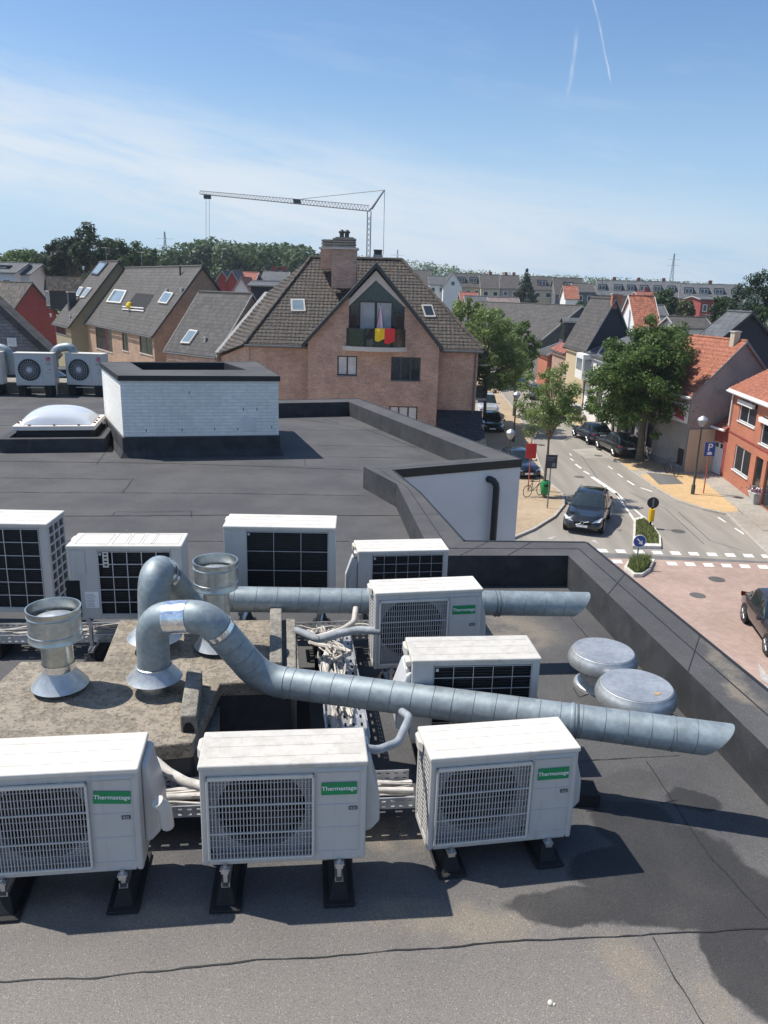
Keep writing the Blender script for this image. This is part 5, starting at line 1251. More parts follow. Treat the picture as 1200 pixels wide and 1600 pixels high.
    def chimney(s, x, y, w_, h, mat='brick_orange', name='chimney', d_=None):
        p = s.rp(x, y, 0); mb = MB(); d_ = d_ or w_; o = p - s.d * w_ / 2 - s.n * d_ / 2 - Vector((0, 0, .8)); mb.obox(o, s.d * w_, s.n * d_, (0, 0, h + .8)); c = mb.build(name, mat, s.root, world=True)
        mb = MB(); mb.obox(o - s.d * .05 - s.n * .05 + Vector((0, 0, h + .8)), s.d * (w_ + .1), s.n * (d_ + .1), (0, 0, .08)); mb.build('chimney_cap', 'stone_light', c, world=True); return c
    def dormer(s, x, y, w_, h, mat='slate_dark', roofm='slate_roof', cols=2, front=.35, frame='frame_white', gable=0.0, depth=2.6, glass='glass'):
        """flat or gabled dormer; x,y = photo pixel of the middle of its sill"""
        p = s.rp(x, y, 0); o = p - s.d * w_ / 2; U = Vector((0, 0, 1)); mb = MB(); o.z -= .25
        hh = h + .25
        prof = [o, o + s.d * w_, o + s.d * w_ + U * hh, o + U * hh]
        if gable: prof = prof[:3] + [o + s.d * w_ / 2 + U * (hh + gable)] + prof[3:]
        back_ = [q + s.n * depth for q in prof]; k = len(prof)
        mb.add(prof + back_, [tuple(range(k))] + [(i, (i + 1) % k, k + (i + 1) % k, k + i) for i in range(k)]); dm_ = mb.build('dormer', mat, s.root, world=True)
        mb = MB(); ov = s.d * .12 + Vector((0, 0, 0)); f_ = s.n * .15
        if gable:
            ap = o + s.d * w_ / 2 + U * (hh + gable + .05)
            for sg, c in ((-1, o + U * (hh - .02)), (1, o + s.d * w_ + U * (hh - .02))):
                c = c + s.d * sg * .15 - U * .08; mb.slab([c - f_, ap - f_, ap + s.n * depth, c + s.n * depth], .08)
        else: mb.slab([o + U * (hh + .06) - ov - f_, o + U * (hh + .06) + s.d * w_ + ov - f_, o + U * (hh + .06) + s.d * w_ + ov + s.n * depth, o + U * (hh + .06) - ov + s.n * depth], .08)
        mb.build('dormer_roof', roofm, dm_, world=True)
        a_ = (o + s.d * .12); b2 = (o + s.d * (w_ - .12)); L2 = w_ - .24
        mb = MB(); zz = o.z + .35
        mb.obox(Vector((a_.x, a_.y, zz)) - s.n * .05, s.d * L2, s.n * .06, U * (hh - .5)); fr2 = mb.build('dormer_window', frame, dm_, world=True)
        mb = MB()
        for i in range(cols): mb.obox(Vector((a_.x, a_.y, zz + .07)) - s.n * .062 + s.d * (L2 * i / cols + .06), s.d * (L2 / cols - .12), s.n * .014, U * (hh - .64))
        mb.build('pane', glass, fr2, world=True); return dm_

# --- row of houses at the left
ZB = 6.9
eb0, eb1 = PZ(137, 502, ZB), PZ(240, 522, ZB)
_d = (eb1 - eb0).normalized(); _n = Vector((-_d.y, _d.x, 0)); _n = _n if _n.y > 0 else -_n
def solve_run(e, n, px_x, lo=1, hi=13):
    for k in range(200):
        h = lo + (hi - lo) * k / 199; p = e + n * h; v = p - CAM; X = 600 + FPX * v.dot(_r) / v.dot(_f)
        if X >= px_x: return h
    return hi
runB = solve_run(eb1, _n, 318); apB = PY(322, 418, (eb1 + _n * runB).y).z
DW = ('frame_dark', 'glass', 2, 1, 'stone_light'); WD = ('frame_wood', 'glass', 2, 1, 'stone_light')
hB = House('row_house', 'brown brick house with a cut-out terrace in its grey tiled roof', xy(eb0 - _d * 1.5), xy(eb1), runB, ZB, apB, 'brick_brown', 'brick_brown', 'tile_grey',
           [(150, 512, 175, 547, WD), (191, 517, 200, 548, WD), (218, 521, 238, 553, WD)], verge='frame_dark', side_in=xy(eb1 + _n * 5))
hB.rooflight([(167, 473), (190, 475), (200, 455), (180, 453)], 'glass_sky', 'stone_light'); hB.rooflight([(248, 474), (262, 476), (273, 459), (259, 457)], 'glass_sky', 'stone_light')
t_ = [hB.rp(x, y, .02) for x, y in ((192, 485), (225, 488), (241, 461), (213, 458))]
mb = MB(); mb.quad(*t_); mb.build('terrace_opening', 'void_black', hB.root, world=True)
mb = MB(); mb.tube([t_[0] + Vector((0, 0, .35)), t_[1] + Vector((0, 0, .35))], .05, 6); mb.tube([t_[0] + Vector((0, 0, .1)), t_[1] + Vector((0, 0, .1))], .06, 6); mb.build('terrace_rail', 'frame_white', hB.root, world=True)
mb = MB(); q = t_[0].lerp(t_[1], .35) + Vector((0, 0, .2)); mb.lathe([(.28, 0), (.34, .3), (.22, .55), (.01, .62)], q.x, q.y, q.z, 10); mb.build('terrace_seat', 'flag_yellow', hB.root, world=True)
hB.vent(281, 431, .75, .08, 'frame_dark'); hB.vent(260, 458, .3, .12); hB.vent(283, 457, .3, .12)
eA1 = PZ(110, 507, 6.54); eA0 = eA1 - _d * 7.5
runA = solve_run(eA1, _n, 190); apA = PY(195, 410, (eA1 + _n * runA).y).z
hA = House('row_house', 'olive rendered house with a glazed gable dormer and skylights, farthest of the left row', xy(eA0), xy(eA1), runA, 6.54, apA, 'render_olive', 'render_olive', 'tile_grey', [(84, 508, 103, 521, ('frame_dark', 'glass', 1, 1, 'stone_light'))], verge='frame_dark', side_in=xy(eA1 + _n * 5), over=.3)
hA.rooflight([(143, 429), (154, 431), (170, 412), (158, 410)], 'glass_sky', 'frame_dark'); hA.rooflight([(119, 463), (124, 464), (132, 450), (126, 449)], 'glass_sky', 'stone_light'); hA.rooflight([(126, 466), (133, 466), (145, 451), (138, 450)], 'glass_sky', 'stone_light')
hA.dormer(76, 479, 2.3, 2.0, 'slate_dark', 'tile_brown', 2, frame='stone_light', gable=1.5, depth=4.2, glass='glass_sky'); hA.chimney(113, 479, .8, 1.5, 'slate_dark'); hA.vent(130, 421, .3, .1); hA.vent(79, 495, .3, .1); hA.vent(109, 499, .35, .1)
mb = MB(); mb.box(-1.3, 1.3, -1, 1, 0, 6.3); q = PZ(66, 500, 6.6)
# low tiled house between
ec0, ec1 = PZ(262, 547, 5.8), PZ(338, 556, 5.8); _dc = (ec1 - ec0).normalized(); _nc = Vector((-_dc.y, _dc.x, 0)); _nc = _nc if _nc.y > 0 else -_nc
rC = solve_run(ec0, _nc, 318, 1, 9)
apC = PY(320, 458, (ec0 + _nc * rC).y).z
hC = House('row_house', 'low house with dark tiled roof and one skylight, beside the flag house', xy(ec0 - _dc * .2), xy(ec1), rC, 5.8, apC, 'brick_main', 'brick_main', 'tile_dark', verge='verge_grey', side_in=xy(ec0 + _nc * 5), over=.15)
hC.rooflight([(283, 537), (297, 538), (311, 518), (298, 516)], 'glass_sky', 'stone_light'); hC.vent(320, 534, .3, .1)
# grey brick gable and red gable at the picture edge
hG = House('gable_house', 'grey brick gable wall with a pale louvre window behind the far row of units', (PY(-60, 420, 30).x - 1, 34), (-14.4, 29.6), 5, 5, 9, 'brick_grey', gable_a=True) if False else None
p_r = PY(78, 552, 27.0); ap = PY(-75, 410, 27.0); G = thing('gable_house', 'grey brick gable with a pale louvre window, behind the far row of units', 'house', (ap.x, 31, 0))
dz = (ap.z - p_r.z); hw = p_r.x - ap.x
mb = MB(); G5 = [(ap.x - hw, 0), (p_r.x, 0), (p_r.x, p_r.z), (ap.x, ap.z), (ap.x - hw, p_r.z)]; mb.add([(x, 27, z) for x, z in G5] + [(x, 27.4, z) for x, z in G5], [(0, 1, 2, 3, 4), (9, 8, 7, 6, 5)] + [(i, 5 + i, 5 + (i + 1) % 5, (i + 1) % 5) for i in range(5)]);  mb.build('gable_wall', 'brick_grey', G, world=True)
mb = MB()
for sg in (1, -1):
    a_, b_ = Vector((ap.x + sg * (hw + .25), 26.8, p_r.z - .2)), Vector((ap.x, 26.8, ap.z + .05)); Yb = Vector((0, .7, 0)); mb.slab([a_ + Vector((0, 0, .12)), a_ + Yb + Vector((0, 0, .12)), b_ + Yb + Vector((0, 0, .12)), b_ + Vector((0, 0, .12))], .22)
mb.build('roof', 'tile_dark', G, world=True)
q = PY(12, 541, 26.95); mb = MB(); mb.obox(q, (.30, 0, 0), (0, .04, 0), (0, 0, .28)); f_ = mb.build('window', 'frame_white', G, world=True); mb = MB()
for k in range(6): mb.obox(q + Vector((.03, -.012, .03 + k * .04)), (.24, 0, 0), (0, .01, 0), (0, 0, .02))
mb.build('louvre', 'stone_light', f_, world=True)
bD = PY(17, 489, 98); aD = bD + Vector((-11, 7, 0)); nD = Vector((7, 11, 0)).normalized(); rD = solve_run(bD, nD, 53); zD = PY(53, 443, (bD + nD * rD).y).z
hD = House('row_house', 'house with a dark red gable wall at the left picture edge', xy(aD), xy(bD), rD, bD.z, zD, 'brick_redwall', 'brick_redwall', 'tile_brown', verge='frame_dark', side_in=xy(bD + nD * 9))

# --- the large brick house with the flag
FY = 56.0
Lc, Rc = PY(383, 538, FY + .9), PY(755, 547, FY + .9); ZE = (Lc.z + Rc.z) / 2
M = thing('brick_house', 'large brick house with steep brown tiled roof, flag on its gable balcony', 'house', ((Lc.x + Rc.x) / 2, FY + 7, 0))
ry = FY + .9 + 6.8; RL, RR = PY(486, 405, ry), PY(628, 411, ry); RZ = (RL.z + RR.z) / 2; RL.z = RR.z = RZ
bayL, bayR = PY(481, 600, FY), PY(684, 600, FY); apx = PY(588, 414, FY)
def MW(x, y, yy=FY): p = PY(x, y, yy); return p
xl, xr = Lc.x + .25, Rc.x - .3; yw = FY + 1.15; yb_ = FY + 14
def hole_on(p0, p1, x0, y0, x1, y1):
    xm, ym = (x0 + x1) / 2, (y0 + y1) / 2
    return (on_wall(x0, ym, p0, p1)[0], on_wall(x1, ym, p0, p1)[0], on_wall(xm, y1, p0, p1)[1], on_wall(xm, y0, p0, p1)[1])
mb = MB(); mb.quad((xl, yw, 0), (bayL.x, yw, 0), (bayL.x, yw, ZE), (xl, yw, ZE)); mb.quad((bayR.x, yw, 0), (xr, yw, 0), (xr, yw, ZE), (bayR.x, yw, ZE))
mb.quad((xl, yw, 0), (xl, yw, ZE), (xl, yb_, ZE), (xl, yb_, 0)); mb.quad((xr, yw, 0), (xr + .6, yb_, 0), (xr + .6, yb_, ZE), (xr, yw, ZE)); mb.quad((xl, yb_, 0), (xr + .6, yb_, 0), (xr + .6, yb_, ZE), (xl, yb_, ZE))
mb.quad((bayL.x, FY, 0), (bayL.x, yw, 0), (bayL.x, yw, ZE + .3), (bayL.x, FY, ZE + .3)); mb.quad((bayR.x, FY, 0), (bayR.x, yw, 0), (bayR.x, yw, ZE + .3), (bayR.x, FY, ZE + .3))
B0, B1 = (bayL.x, FY), (bayR.x, FY); zb = MW(588, 541).z
hs = [hole_on(B0, B1, 527, 556, 558, 587), hole_on(B0, B1, 611, 558, 657, 595), hole_on(B0, B1, 608, 635, 652, 663)]
wall(mb, B0, B1, 0, zb, hs, .18)
oL, oR = MW(545, 500).x, MW(632, 500).x; uA = apx.x
vl, vr = MW(472, 541), MW(692, 548); vz = (vl.z + vr.z) / 2
sl = (apx.z - vz) / (apx.x - (vl.x + apx.x * 0)) if False else (apx.z - vz) / ((vr.x - vl.x) / 2)
def vz_at(x): return apx.z - abs(x - uA) * sl
zs = MW(546, 478).z; zin = MW(590, 438).z
mb.add([(bayL.x, FY, zb), (oL, FY, zb), (oL, FY, vz_at(oL)), (bayL.x, FY, max(vz_at(bayL.x), zb + .02))], [(0, 1, 2, 3)])
mb.add([(oR, FY, zb), (bayR.x, FY, zb), (bayR.x, FY, max(vz_at(bayR.x), zb + .02)), (oR, FY, vz_at(oR))], [(0, 1, 2, 3)])
mb.build('wall', 'brick_main', M, world=True)
for h_, wt in zip(hs, (('frame_dark', 'glass_curtain', 2), ('frame_dark', 'glass', 3), ('frame_dark', 'glass_curtain', 3))):
    window(M, B0, B1, h_, wt[0], wt[1], wt[2], 1, .16, 'stone_blue', .09)
mb = MB()   # pale inverted V in the gable
mb.add([(oL, FY - .03, zs), (oL, FY - .03, vz_at(oL) - .25), (uA, FY - .03, apx.z - .35), (uA, FY - .03, zin)] , [(0, 3, 2, 1)]); mb.add([(oR, FY - .03, zs), (oR, FY - .03, vz_at(oR) - .25), (uA, FY - .03, apx.z - .35), (uA, FY - .03, zin)], [(0, 1, 2, 3)])
mb.add([(oL, FY - .03, zs), (uA, FY - .03, zin), (uA, FY + .2, zin), (oL, FY + .2, zs)], [(0, 1, 2, 3)]); mb.add([(oR, FY - .03, zs), (uA, FY - .03, zin), (uA, FY + .2, zin), (oR, FY + .2, zs)], [(3, 2, 1, 0)])
mb.build('gable_fascia', 'stone_light', M, world=True)
# recessed balcony
mb = MB(); yr = FY + 1.3
mb.quad((oL, FY, zb), (oR, FY, zb), (oR, yr, zb), (oL, yr, zb)); mb.add([(oL, yr, zb), (oR, yr, zb), (oR, yr, zs), (uA, yr, zin + .1), (oL, yr, zs)], [(0, 1, 2, 3, 4)])
mb.quad((oL, FY, zb), (oL, yr, zb), (oL, yr, zs), (oL, FY, zs)); mb.quad((oR, FY, zb), (oR, FY, zs), (oR, yr, zs), (oR, yr, zb)); mb.quad((oL, FY + .2, zs), (uA, FY + .2, zin), (uA, yr, zin + .1), (oL, yr, zs)); mb.quad((oR, FY + .2, zs), (oR, yr, zs), (uA, yr, zin + .1), (uA, FY + .2, zin))
bal = mb.build('balcony_recess', 'glass_green', M, world=True)
for x0, x1 in ((563, 585), (589, 611)):
    a_, b_ = MW(x0, 500, yr - .05), MW(x1, 500, yr - .05); z0_, z1_ = zb + .05, MW(588, 473, yr).z
    mb = MB(); mb.obox((a_.x - .08, yr - .06, z0_), (b_.x - a_.x + .16, 0, 0), (0, .05, 0), (0, 0, z1_ - z0_ + .08)); f_ = mb.build('balcony_door', 'frame_dark', M, world=True)
    mb = MB(); mb.obox((a_.x, yr - .075, z0_ + .1), (b_.x - a_.x, 0, 0), (0, .012, 0), (0, 0, z1_ - z0_ - .1)); mb.build('pane', 'glass_curtain', f_, world=True)
for x0, x1 in ((547, 557), (620, 630)):
    a_, b_ = MW(x0, 495, yr - .05), MW(x1, 495, yr - .05); mb = MB(); mb.obox((a_.x, yr - .07, zb + .9), (b_.x - a_.x, 0, 0), (0, .012, 0), (0, 0, 1.1)); mb.build('side_light', 'frame_wood', M, world=True)
# bowed slab and glazed rail
def bow(z0, z1, r_out, r_in, nm, mt, x0=538, x1=634):
    a_, b_ = MW(x0, 540), MW(x1, 540); n = 20; O = []; I = []
    for k in range(n + 1):
        t = k / n; x = a_.x + (b_.x - a_.x) * t; y = FY - math.sin(math.pi * t) ** .6 * r_out; O.append((x, y)); I.append((x, y + r_in))
    mb = MB(); mb.prism(O + ([(b_.x, FY + .1), (a_.x, FY + .1)] if r_in > 1 else I[::-1]), z0, z1); return mb.build(nm, mt, M, world=True)
bow(zb - .32, zb - .02, .85, 9, 'balcony_slab', 'stone_light', 535, 636)
rl = bow(zb, zb + 1.12, .75, .06, 'balcony_rail', 'glass_green', 541, 633); mb = MB()
bow(zb + 1.13, zb + 1.2, .78, .12, 'hand_rail', 'frame_dark', 541, 633)
fl = thing('flag', 'black, yellow and red flag hung over the balcony rail of the brick house', 'flag', (MW(600, 520, FY - .9).x, FY - .86, zb + .3))
for nm, x0, x1, y1, mt in (('black_stripe', 571, 586, 529, 'flag_black'), ('yellow_stripe', 586, 601, 532, 'flag_yellow'), ('red_stripe', 601, 617, 536, 'flag_red')):
    a_, b_ = MW(x0, 513, FY - .86), MW(x1, 513, FY - .86); n = 7; mb = MB(); P = []
    for j in range(5):
        for i in range(n):
            t = i / (n - 1); x = a_.x + (b_.x - a_.x) * t; zt_ = a_.z; zl = MW((x0 + x1) / 2, y1 + (2 * math.sin(t * 5) if j == 4 else 0), FY - .86).z; P.append((x, FY - .88 - .04 * math.sin(x * 9 + j * .8), zt_ + (zl - zt_) * j / 4))
    mb.add(P, [(j * n + i, j * n + i + 1, (j + 1) * n + i + 1, (j + 1) * n + i) for j in range(4) for i in range(n - 1)]); mb.build(nm, mt, fl, world=True, solid=.01)
q = MW(594, 512, FY - .25); pr = thing('folded_parasol', 'folded striped parasol standing on the balcony of the brick house', 'parasol', (q.x, FY - .25, zb)); hh = MW(594, 474, FY - .25).z - zb
for k in range(8):
    mb = MB(); a0, a1 = 2 * math.pi * k / 8, 2 * math.pi * (k + 1) / 8; r_ = (.36, .42)[k % 2]
    mb.add([(0, 0, hh), (.02, .02, hh), (r_ * math.cos(a0), r_ * math.sin(a0), hh * .28), (r_ * math.cos(a1), r_ * math.sin(a1), hh * .28), (.12 * math.cos(a0), .12 * math.sin(a0), hh * .2)], [(0, 2, 3), (2, 4, 3)]); mb.build('stripe', ('cloth_blue', 'cloth_pink', 'house_white', 'cloth_pink')[k % 4], pr)
MB().tube([(0, 0, 0), (0, 0, hh + .12)], .025, 6).build('pole', 'frame_dark', pr)
# roofs with real laps
mb = MB(); up = Vector((0, 0, .12)); E0, E1 = Vector((Lc.x, FY + .75, ZE - .12)), Vector((Rc.x, FY + .75, ZE - .12))
patch(mb, E0 + up, E1 + up, RR + up, RL + up)
B_L, B_R = Vector((Lc.x, yb_ + .2, ZE - .12)), Vector((Rc.x + .5, yb_ + .2, ZE - .12))
patch(mb, E1 + up, B_R + up, RR + up, RR + up, du=.2, dv=.17); mb.slab([B_L + up, B_R + up, RR + up * .9, RL + up * .9], .1)
mroof = mb.build('roof', 'tile_brown', M, world=True)
mb = MB(); LL = ec1 + Vector((.05, -.15, .0)); LT = PY(416, 462, (ec1 + _nc * rC).y); patch(mb, LL + up, E0 + up, RL + up, LT + up); mb.build('side_roof', 'tile_brown', M, world=True)
mb = MB(); mb.obox(LL + up - Vector((.12, 0, .05)), (.30, 0, 0), LT - LL, (0, 0, .22)); mb.build('verge_board', 'stone_light', M, world=True)
mb = MB(); mb.quad((LL.x + .3, LL.y + .2, 0), (Lc.x + .25, FY + 1.1, 0), (Lc.x + .25, FY + 1.1, ZE - .05), (LL.x + .3, LL.y + .2, LL.z - .02)); mb.build('side_wall', 'brick_main', M, world=True)
AR = Vector((apx.x, FY - .35, apx.z + .1)); AB = Vector((apx.x + .05, ry - .4, apx.z + .1)); ov = .35
vzz = vz_at(vl.x); VL, VR = Vector((vl.x, FY - .35, vz + .1)), Vector((vr.x, FY - .35, vz + .1)); VLb, VRb = Vector((vl.x, FY + 1.0, vz + .1)), Vector((vr.x, FY + 1.0, vz + .1))
mb = MB(); patch(mb, VLb, VL, AR, AB, tw=.28); patch(mb, VR, VRb, AB, AR); mb.build('bay_roof', 'tile_brown', M, world=True)
mb = MB(); mb.tube([VL, AR, VR], .10, 6)
for a_, b_ in ((VL, AR), (VR, AR)): mb.obox(a_ - Vector((0, .04, .26)), b_ - a_, (0, .09, 0), (0, 0, .26))
mb.build('verge_board', 'frame_dark', M, world=True)
mb = MB(); mb.tube([E0 + up * 1.6, RL + up * 1.6], .14, 8); mb.tube([RL + up * 1.6, RR + up * 1.6], .14, 8); mb.tube([RR + up * 1.6, E1 + up * 1.6], .14, 8); mb.build('ridge_cap', 'tile_brown', mroof, world=True)
MB().tube([E0 + Vector((0, -.1, .02)), Vector((bayL.x - .1, FY + .65, E0.z + .02))], .09, 8).build('gutter', 'gutter_zinc', M, world=True); mb = MB(); mb.tube([Vector((bayR.x + .1, FY + .65, E0.z + .02)), E1 + Vector((0, -.1, .02))], .09, 8); mb.build('gutter', 'gutter_zinc', M, world=True)
mb = MB(); mb.tube([(xr - .2, yw - .12, ZE - .15), (xr - .2, yw - .12, .2)], .06, 8); mb.build('downpipe', 'gutter_zinc', M, world=True)
mn = (E1 - E0).cross(RL - E0).normalized(); mn = mn if mn.z > 0 else -mn
for px, gl in (([(455, 488), (478, 488), (476, 469), (454, 469)], 'glass_sky'), ([(664, 497), (681, 497), (675, 478), (658, 478)], 'glass')):
    q = [on_plane(x, y, E0 + up, mn) + mn * .06 for x, y in px]; mb = MB(); mb.add([p - mn * .1 for p in q] + [p + mn * .08 for p in q], [(i, (i + 1) % 4, 4 + (i + 1) % 4, 4 + i) for i in range(4)] + [(4, 5, 6, 7)]); f_ = mb.build('rooflight', 'verge_grey', M, world=True); c = sum(q, Vector()) / 4
    mb = MB(); mb.quad(*[c + (p - c) * .76 + mn * .092 for p in q]); mb.build('pane', gl, f_, world=True)
# chimneys
def stack(x0, x1, ytop, Y, d_, y_base, mat='brick_main'):
    a_, b_ = PY(x0, ytop, Y), PY(x1, ytop, Y); zb_ = PY(x0, y_base, Y).z; mb = MB(); mb.box(a_.x, b_.x, Y, Y + d_, zb_, a_.z); c = mb.build('chimney', mat, M, world=True)
    mb = MB(); mb.box(a_.x - .12, b_.x + .12, Y - .12, Y + d_ + .12, a_.z + .003, a_.z + .13); mb.build('chimney_cap', 'stone_light', c, world=True)
    return c, a_, b_
c, a_, b_ = stack(518, 557, 389, 59.4, 1.5, 450)
mb = MB()
for k in range(4): mb.box(a_.x + .1 - .03 * (k % 2), b_.x - .1 + .03 * (k % 2), 59.5, 60.8, a_.z + .14 + k * .17, a_.z + .25 + k * .17)
mb.box(a_.x + .25, b_.x - .25, 59.65, 60.65, a_.z + .13, a_.z + .85); mb.build('louvred_top', 'beam_concrete', c, world=True)
for x in (534, 542):
    q = PY(x, 372, 60.1); mb = MB(); mb.lathe([(.16, 0), (.16, .3), (.24, .32), (.24, .42), (.12, .5), (.1, .55)], q.x, 60.1, a_.z + .82, 10); mb.build('chimney_pot', 'frame_dark', c, smooth=True, world=True)
c, a_, b_ = stack(501, 519, 389, 61.4, 1.2, 420)
mb = MB()
for k in range(3): mb.box(a_.x + .05, b_.x + .2, 61.5, 62.4, a_.z + .14 + k * .2, a_.z + .26 + k * .2)
mb.box(a_.x + .15, b_.x + .1, 61.6, 62.3, a_.z + .13, a_.z + .7); mb.build('louvred_top', 'beam_concrete', c, world=True)
q = PY(583, 404, 66); mb = MB(); mb.box(q.x, q.x + .75, 66, 66.7, q.z, q.z + .3); c = mb.build('vent_box', 'verge_grey', M, world=True)
for k in range(3): mb = MB(); mb.lathe([(.11, 0), (.11, .3), (.14, .31), (.14, .4)], q.x + .15 + .22 * k, 66.3, q.z + .3, 8); mb.build('vent_pot', 'frame_dark', c, world=True)
# lean-to roof at the right foot
Ya, Yb2 = yw + .02, yw - 3.2
za = PY(718, 642, Ya).z; P = [PY(683, 642, Ya), PY(752, 643, Ya), PY(760, 696, Yb2), PY(686, 696, Yb2)]; z2 = (P[2].z + P[3].z) / 2
P[0].z = P[1].z = za; P[2].z = P[3].z = z2
mb = MB(); patch(mb, P[3], P[2], P[1], P[0]); mb.build('lean_to_roof', 'tile_black', M, world=True)
mb = MB(); mb.prism([(P[3].x + .1, P[3].y + .15), (P[2].x - .1, P[2].y + .15), (P[1].x - .1, Ya), (P[0].x + .1, Ya)], 0, z2 - .05); mb.build('lean_to_wall', 'brick_main', M, world=True)
for k, (y, z) in enumerate(((64, 3.0), (64.5, 5.6))):
    mb = MB(); mb.box(xr + .1, xr + 1.35, y - 2.4, y + 2.4, z - .15, z); mb.build('side_balcony', 'stone_light', M, world=True)
    mb = MB(); mb.box(xr + 1.28, xr + 1.34, y - 2.4, y + 2.4, z, z + 1.0); mb.box(xr + .1, xr + 1.28, y - 2.4, y - 2.34, z, z + 1.0); mb.build('balcony_panel', 'glass_green', M, world=True)

# --- right side of the street
def V2(p): return Vector((p.x, p.y, 0))
A1, A2_ = PZ(1128, 748, 0), PZ(1183, 790, 0); dr = (V2(A2_) - V2(A1)).normalized(); r1b = V2(A1) + dr * 14
ZR1 = PY(1150, 607, A1.y).z
W1 = ('frame_white', 'glass', 2, 1, 'frame_white')
hR1 = House('brick_house', 'bright orange brick house with white windows and solar panels at the right edge', xy(A1), xy(r1b), 5.0, ZR1, ZR1 + 2.9, 'brick_orange', 'brick_orange', 'tile_orange',
            [(1155, 625, 1183, 664, W1), (1146, 699, 1172, 742, W1), (1189, 653, 1215, 700, W1), (1176, 712, 1188, 788, ('frame_wood', 'glass', 1, 1, None, 'door')), (1192, 722, 1212, 800, ('frame_wood', 'glass', 1, 1, None, 'door'))],
            side_in=(40, 60), relief=True, gutter='frame_white', verge='house_white', over=.3)
mb = MB(); n_ = -hR1.n; q = Vector((A1.x, A1.y, ZR1 - .28)) + n_ * .32 - dr * .2; mb.obox(q, dr * 14.2, n_ * -.3, (0, 0, .26)); mb.build('cornice', 'house_white', hR1.root, world=True)
mb = MB(); q = Vector((A1.x, A1.y, 0)) + n_ * .10 + dr * .1; mb.tube([q + Vector((0, 0, ZR1 - .2)), q + Vector((0, 0, 3.4))], .05, 8); mb.build('downpipe', 'house_white', hR1.root, world=True)
mb = MB(); mb.obox(Vector((A1.x, A1.y, 3.0)) + n_ * .02, dr * 14, n_ * -.02, (0, 0, .12)); mb.build('string_course', 'brick_redwall', hR1.root, world=True)
for x0, x1, y0 in ((1157, 1182, 624), (1190, 1216, 652)):
    u0, z_ = on_wall(x0, y0, xy(A1), xy(r1b)); u1, _ = on_wall(x1, y0, xy(A1), xy(r1b)); mb = MB(); q = Vector((A1.x, A1.y, z_ - .22)) + dr * u0 + n_ * .16; mb.obox(q, dr * (u1 - u0), n_ * -.15, (0, 0, .24)); mb.build('shutter_box', 'house_white', hR1.root, world=True)
_upv = hR1.rn.cross(dr).normalized(); _upv = _upv if _upv.z > 0 else -_upv
for k, (u0, v0) in enumerate(((2.6, 1.6), (3.2, 3.4), (4.8, 1.6), (5.4, 3.4))):
    q = hR1.e0 + Vector((0, 0, .22)) + dr * u0 + _upv * v0; mb = MB(); mb.slab([q, q + dr * 2.0, q + dr * 2.0 + _upv * 1.05, q + _upv * 1.05], .05); mb.build('solar_panel', 'solar', hR1.root, world=True)
mb = MB(); mb.prism([xy(V2(A1) + n_ * 1.5), xy(V2(A1) + dr * 12 + n_ * 1.5), xy(V2(A1) + dr * 12 + n_ * .02), xy(V2(A1) + n_ * .02)], .10, .125); struct(mb.build('forecourt_paving', 'paver_grey'))
# garage with lean roof
Gc, Gd = PZ(1110, 740, 0), V2(A1) - dr * .02; gz = PY(1108, 668, Gc.y).z
G = thing('garage', 'low brick garage with white door between the orange house and the grey rendered house', 'garage', ((Gc.x + Gd.x) / 2 + 1.5, (Gc.y + Gd.y) / 2 + .8, 0)); gd_ = (Gd - V2(Gc)).normalized(); gn = Vector((-gd_.y, gd_.x, 0)); gn = gn if gn.x > 0 else -gn
Gc2 = V2(Gc) - gd_ * 1.0; gl_ = (Gd - Gc2).length
gh = hole_on(xy(Gc2), xy(Gd), 1110, 689, 1128, 745); gh = (max(.3, gh[0]), min(gl_ - .1, gh[1]), .12, min(gh[3], gz - .5)); mb = MB(); wall(mb, xy(Gc2), xy(Gd), 0, gz, [gh], .15, 1 if gn.dot(Vector((-gd_.y, gd_.x, 0))) > 0 else -1); mb.build('wall', 'brick_redwall', G, world=True)
mb = MB(); q = Gc2 + gd_ * gh[0] + gn * .12 + Vector((0, 0, .12)); mb.obox(q, gd_ * (gh[1] - gh[0]), gn * .04, (0, 0, gh[3] - .12)); gdoor = mb.build('garage_door', 'frame_white', G, world=True)
mb = MB(); L_ = gh[1] - gh[0]
for k in range(2): mb.obox(q + gd_ * (L_ * (.18 + .4 * k)) - gn * .012 + Vector((0, 0, (gh[3] - .12) * .82)), gd_ * L_ * .22, gn * .02, (0, 0, .28))
mb.build('pane', 'glass', gdoor, world=True)
mb = MB(); a_ = Gc2 - gn * .25 + Vector((0, 0, gz + .05)); b_ = Gd - gn * .25 + Vector((0, 0, gz + .05)); patch(mb, a_, b_, b_ + gn * 4.5 + Vector((0, 0, 2.6)), a_ + gn * 4.5 + Vector((0, 0, 2.6))); mb.build('roof', 'tile_red', G, world=True)
mb = MB(); mb.tube([a_ - gn * .06, b_ - gn * .06], .08, 8); mb.build('gutter', 'house_white', G, world=True)
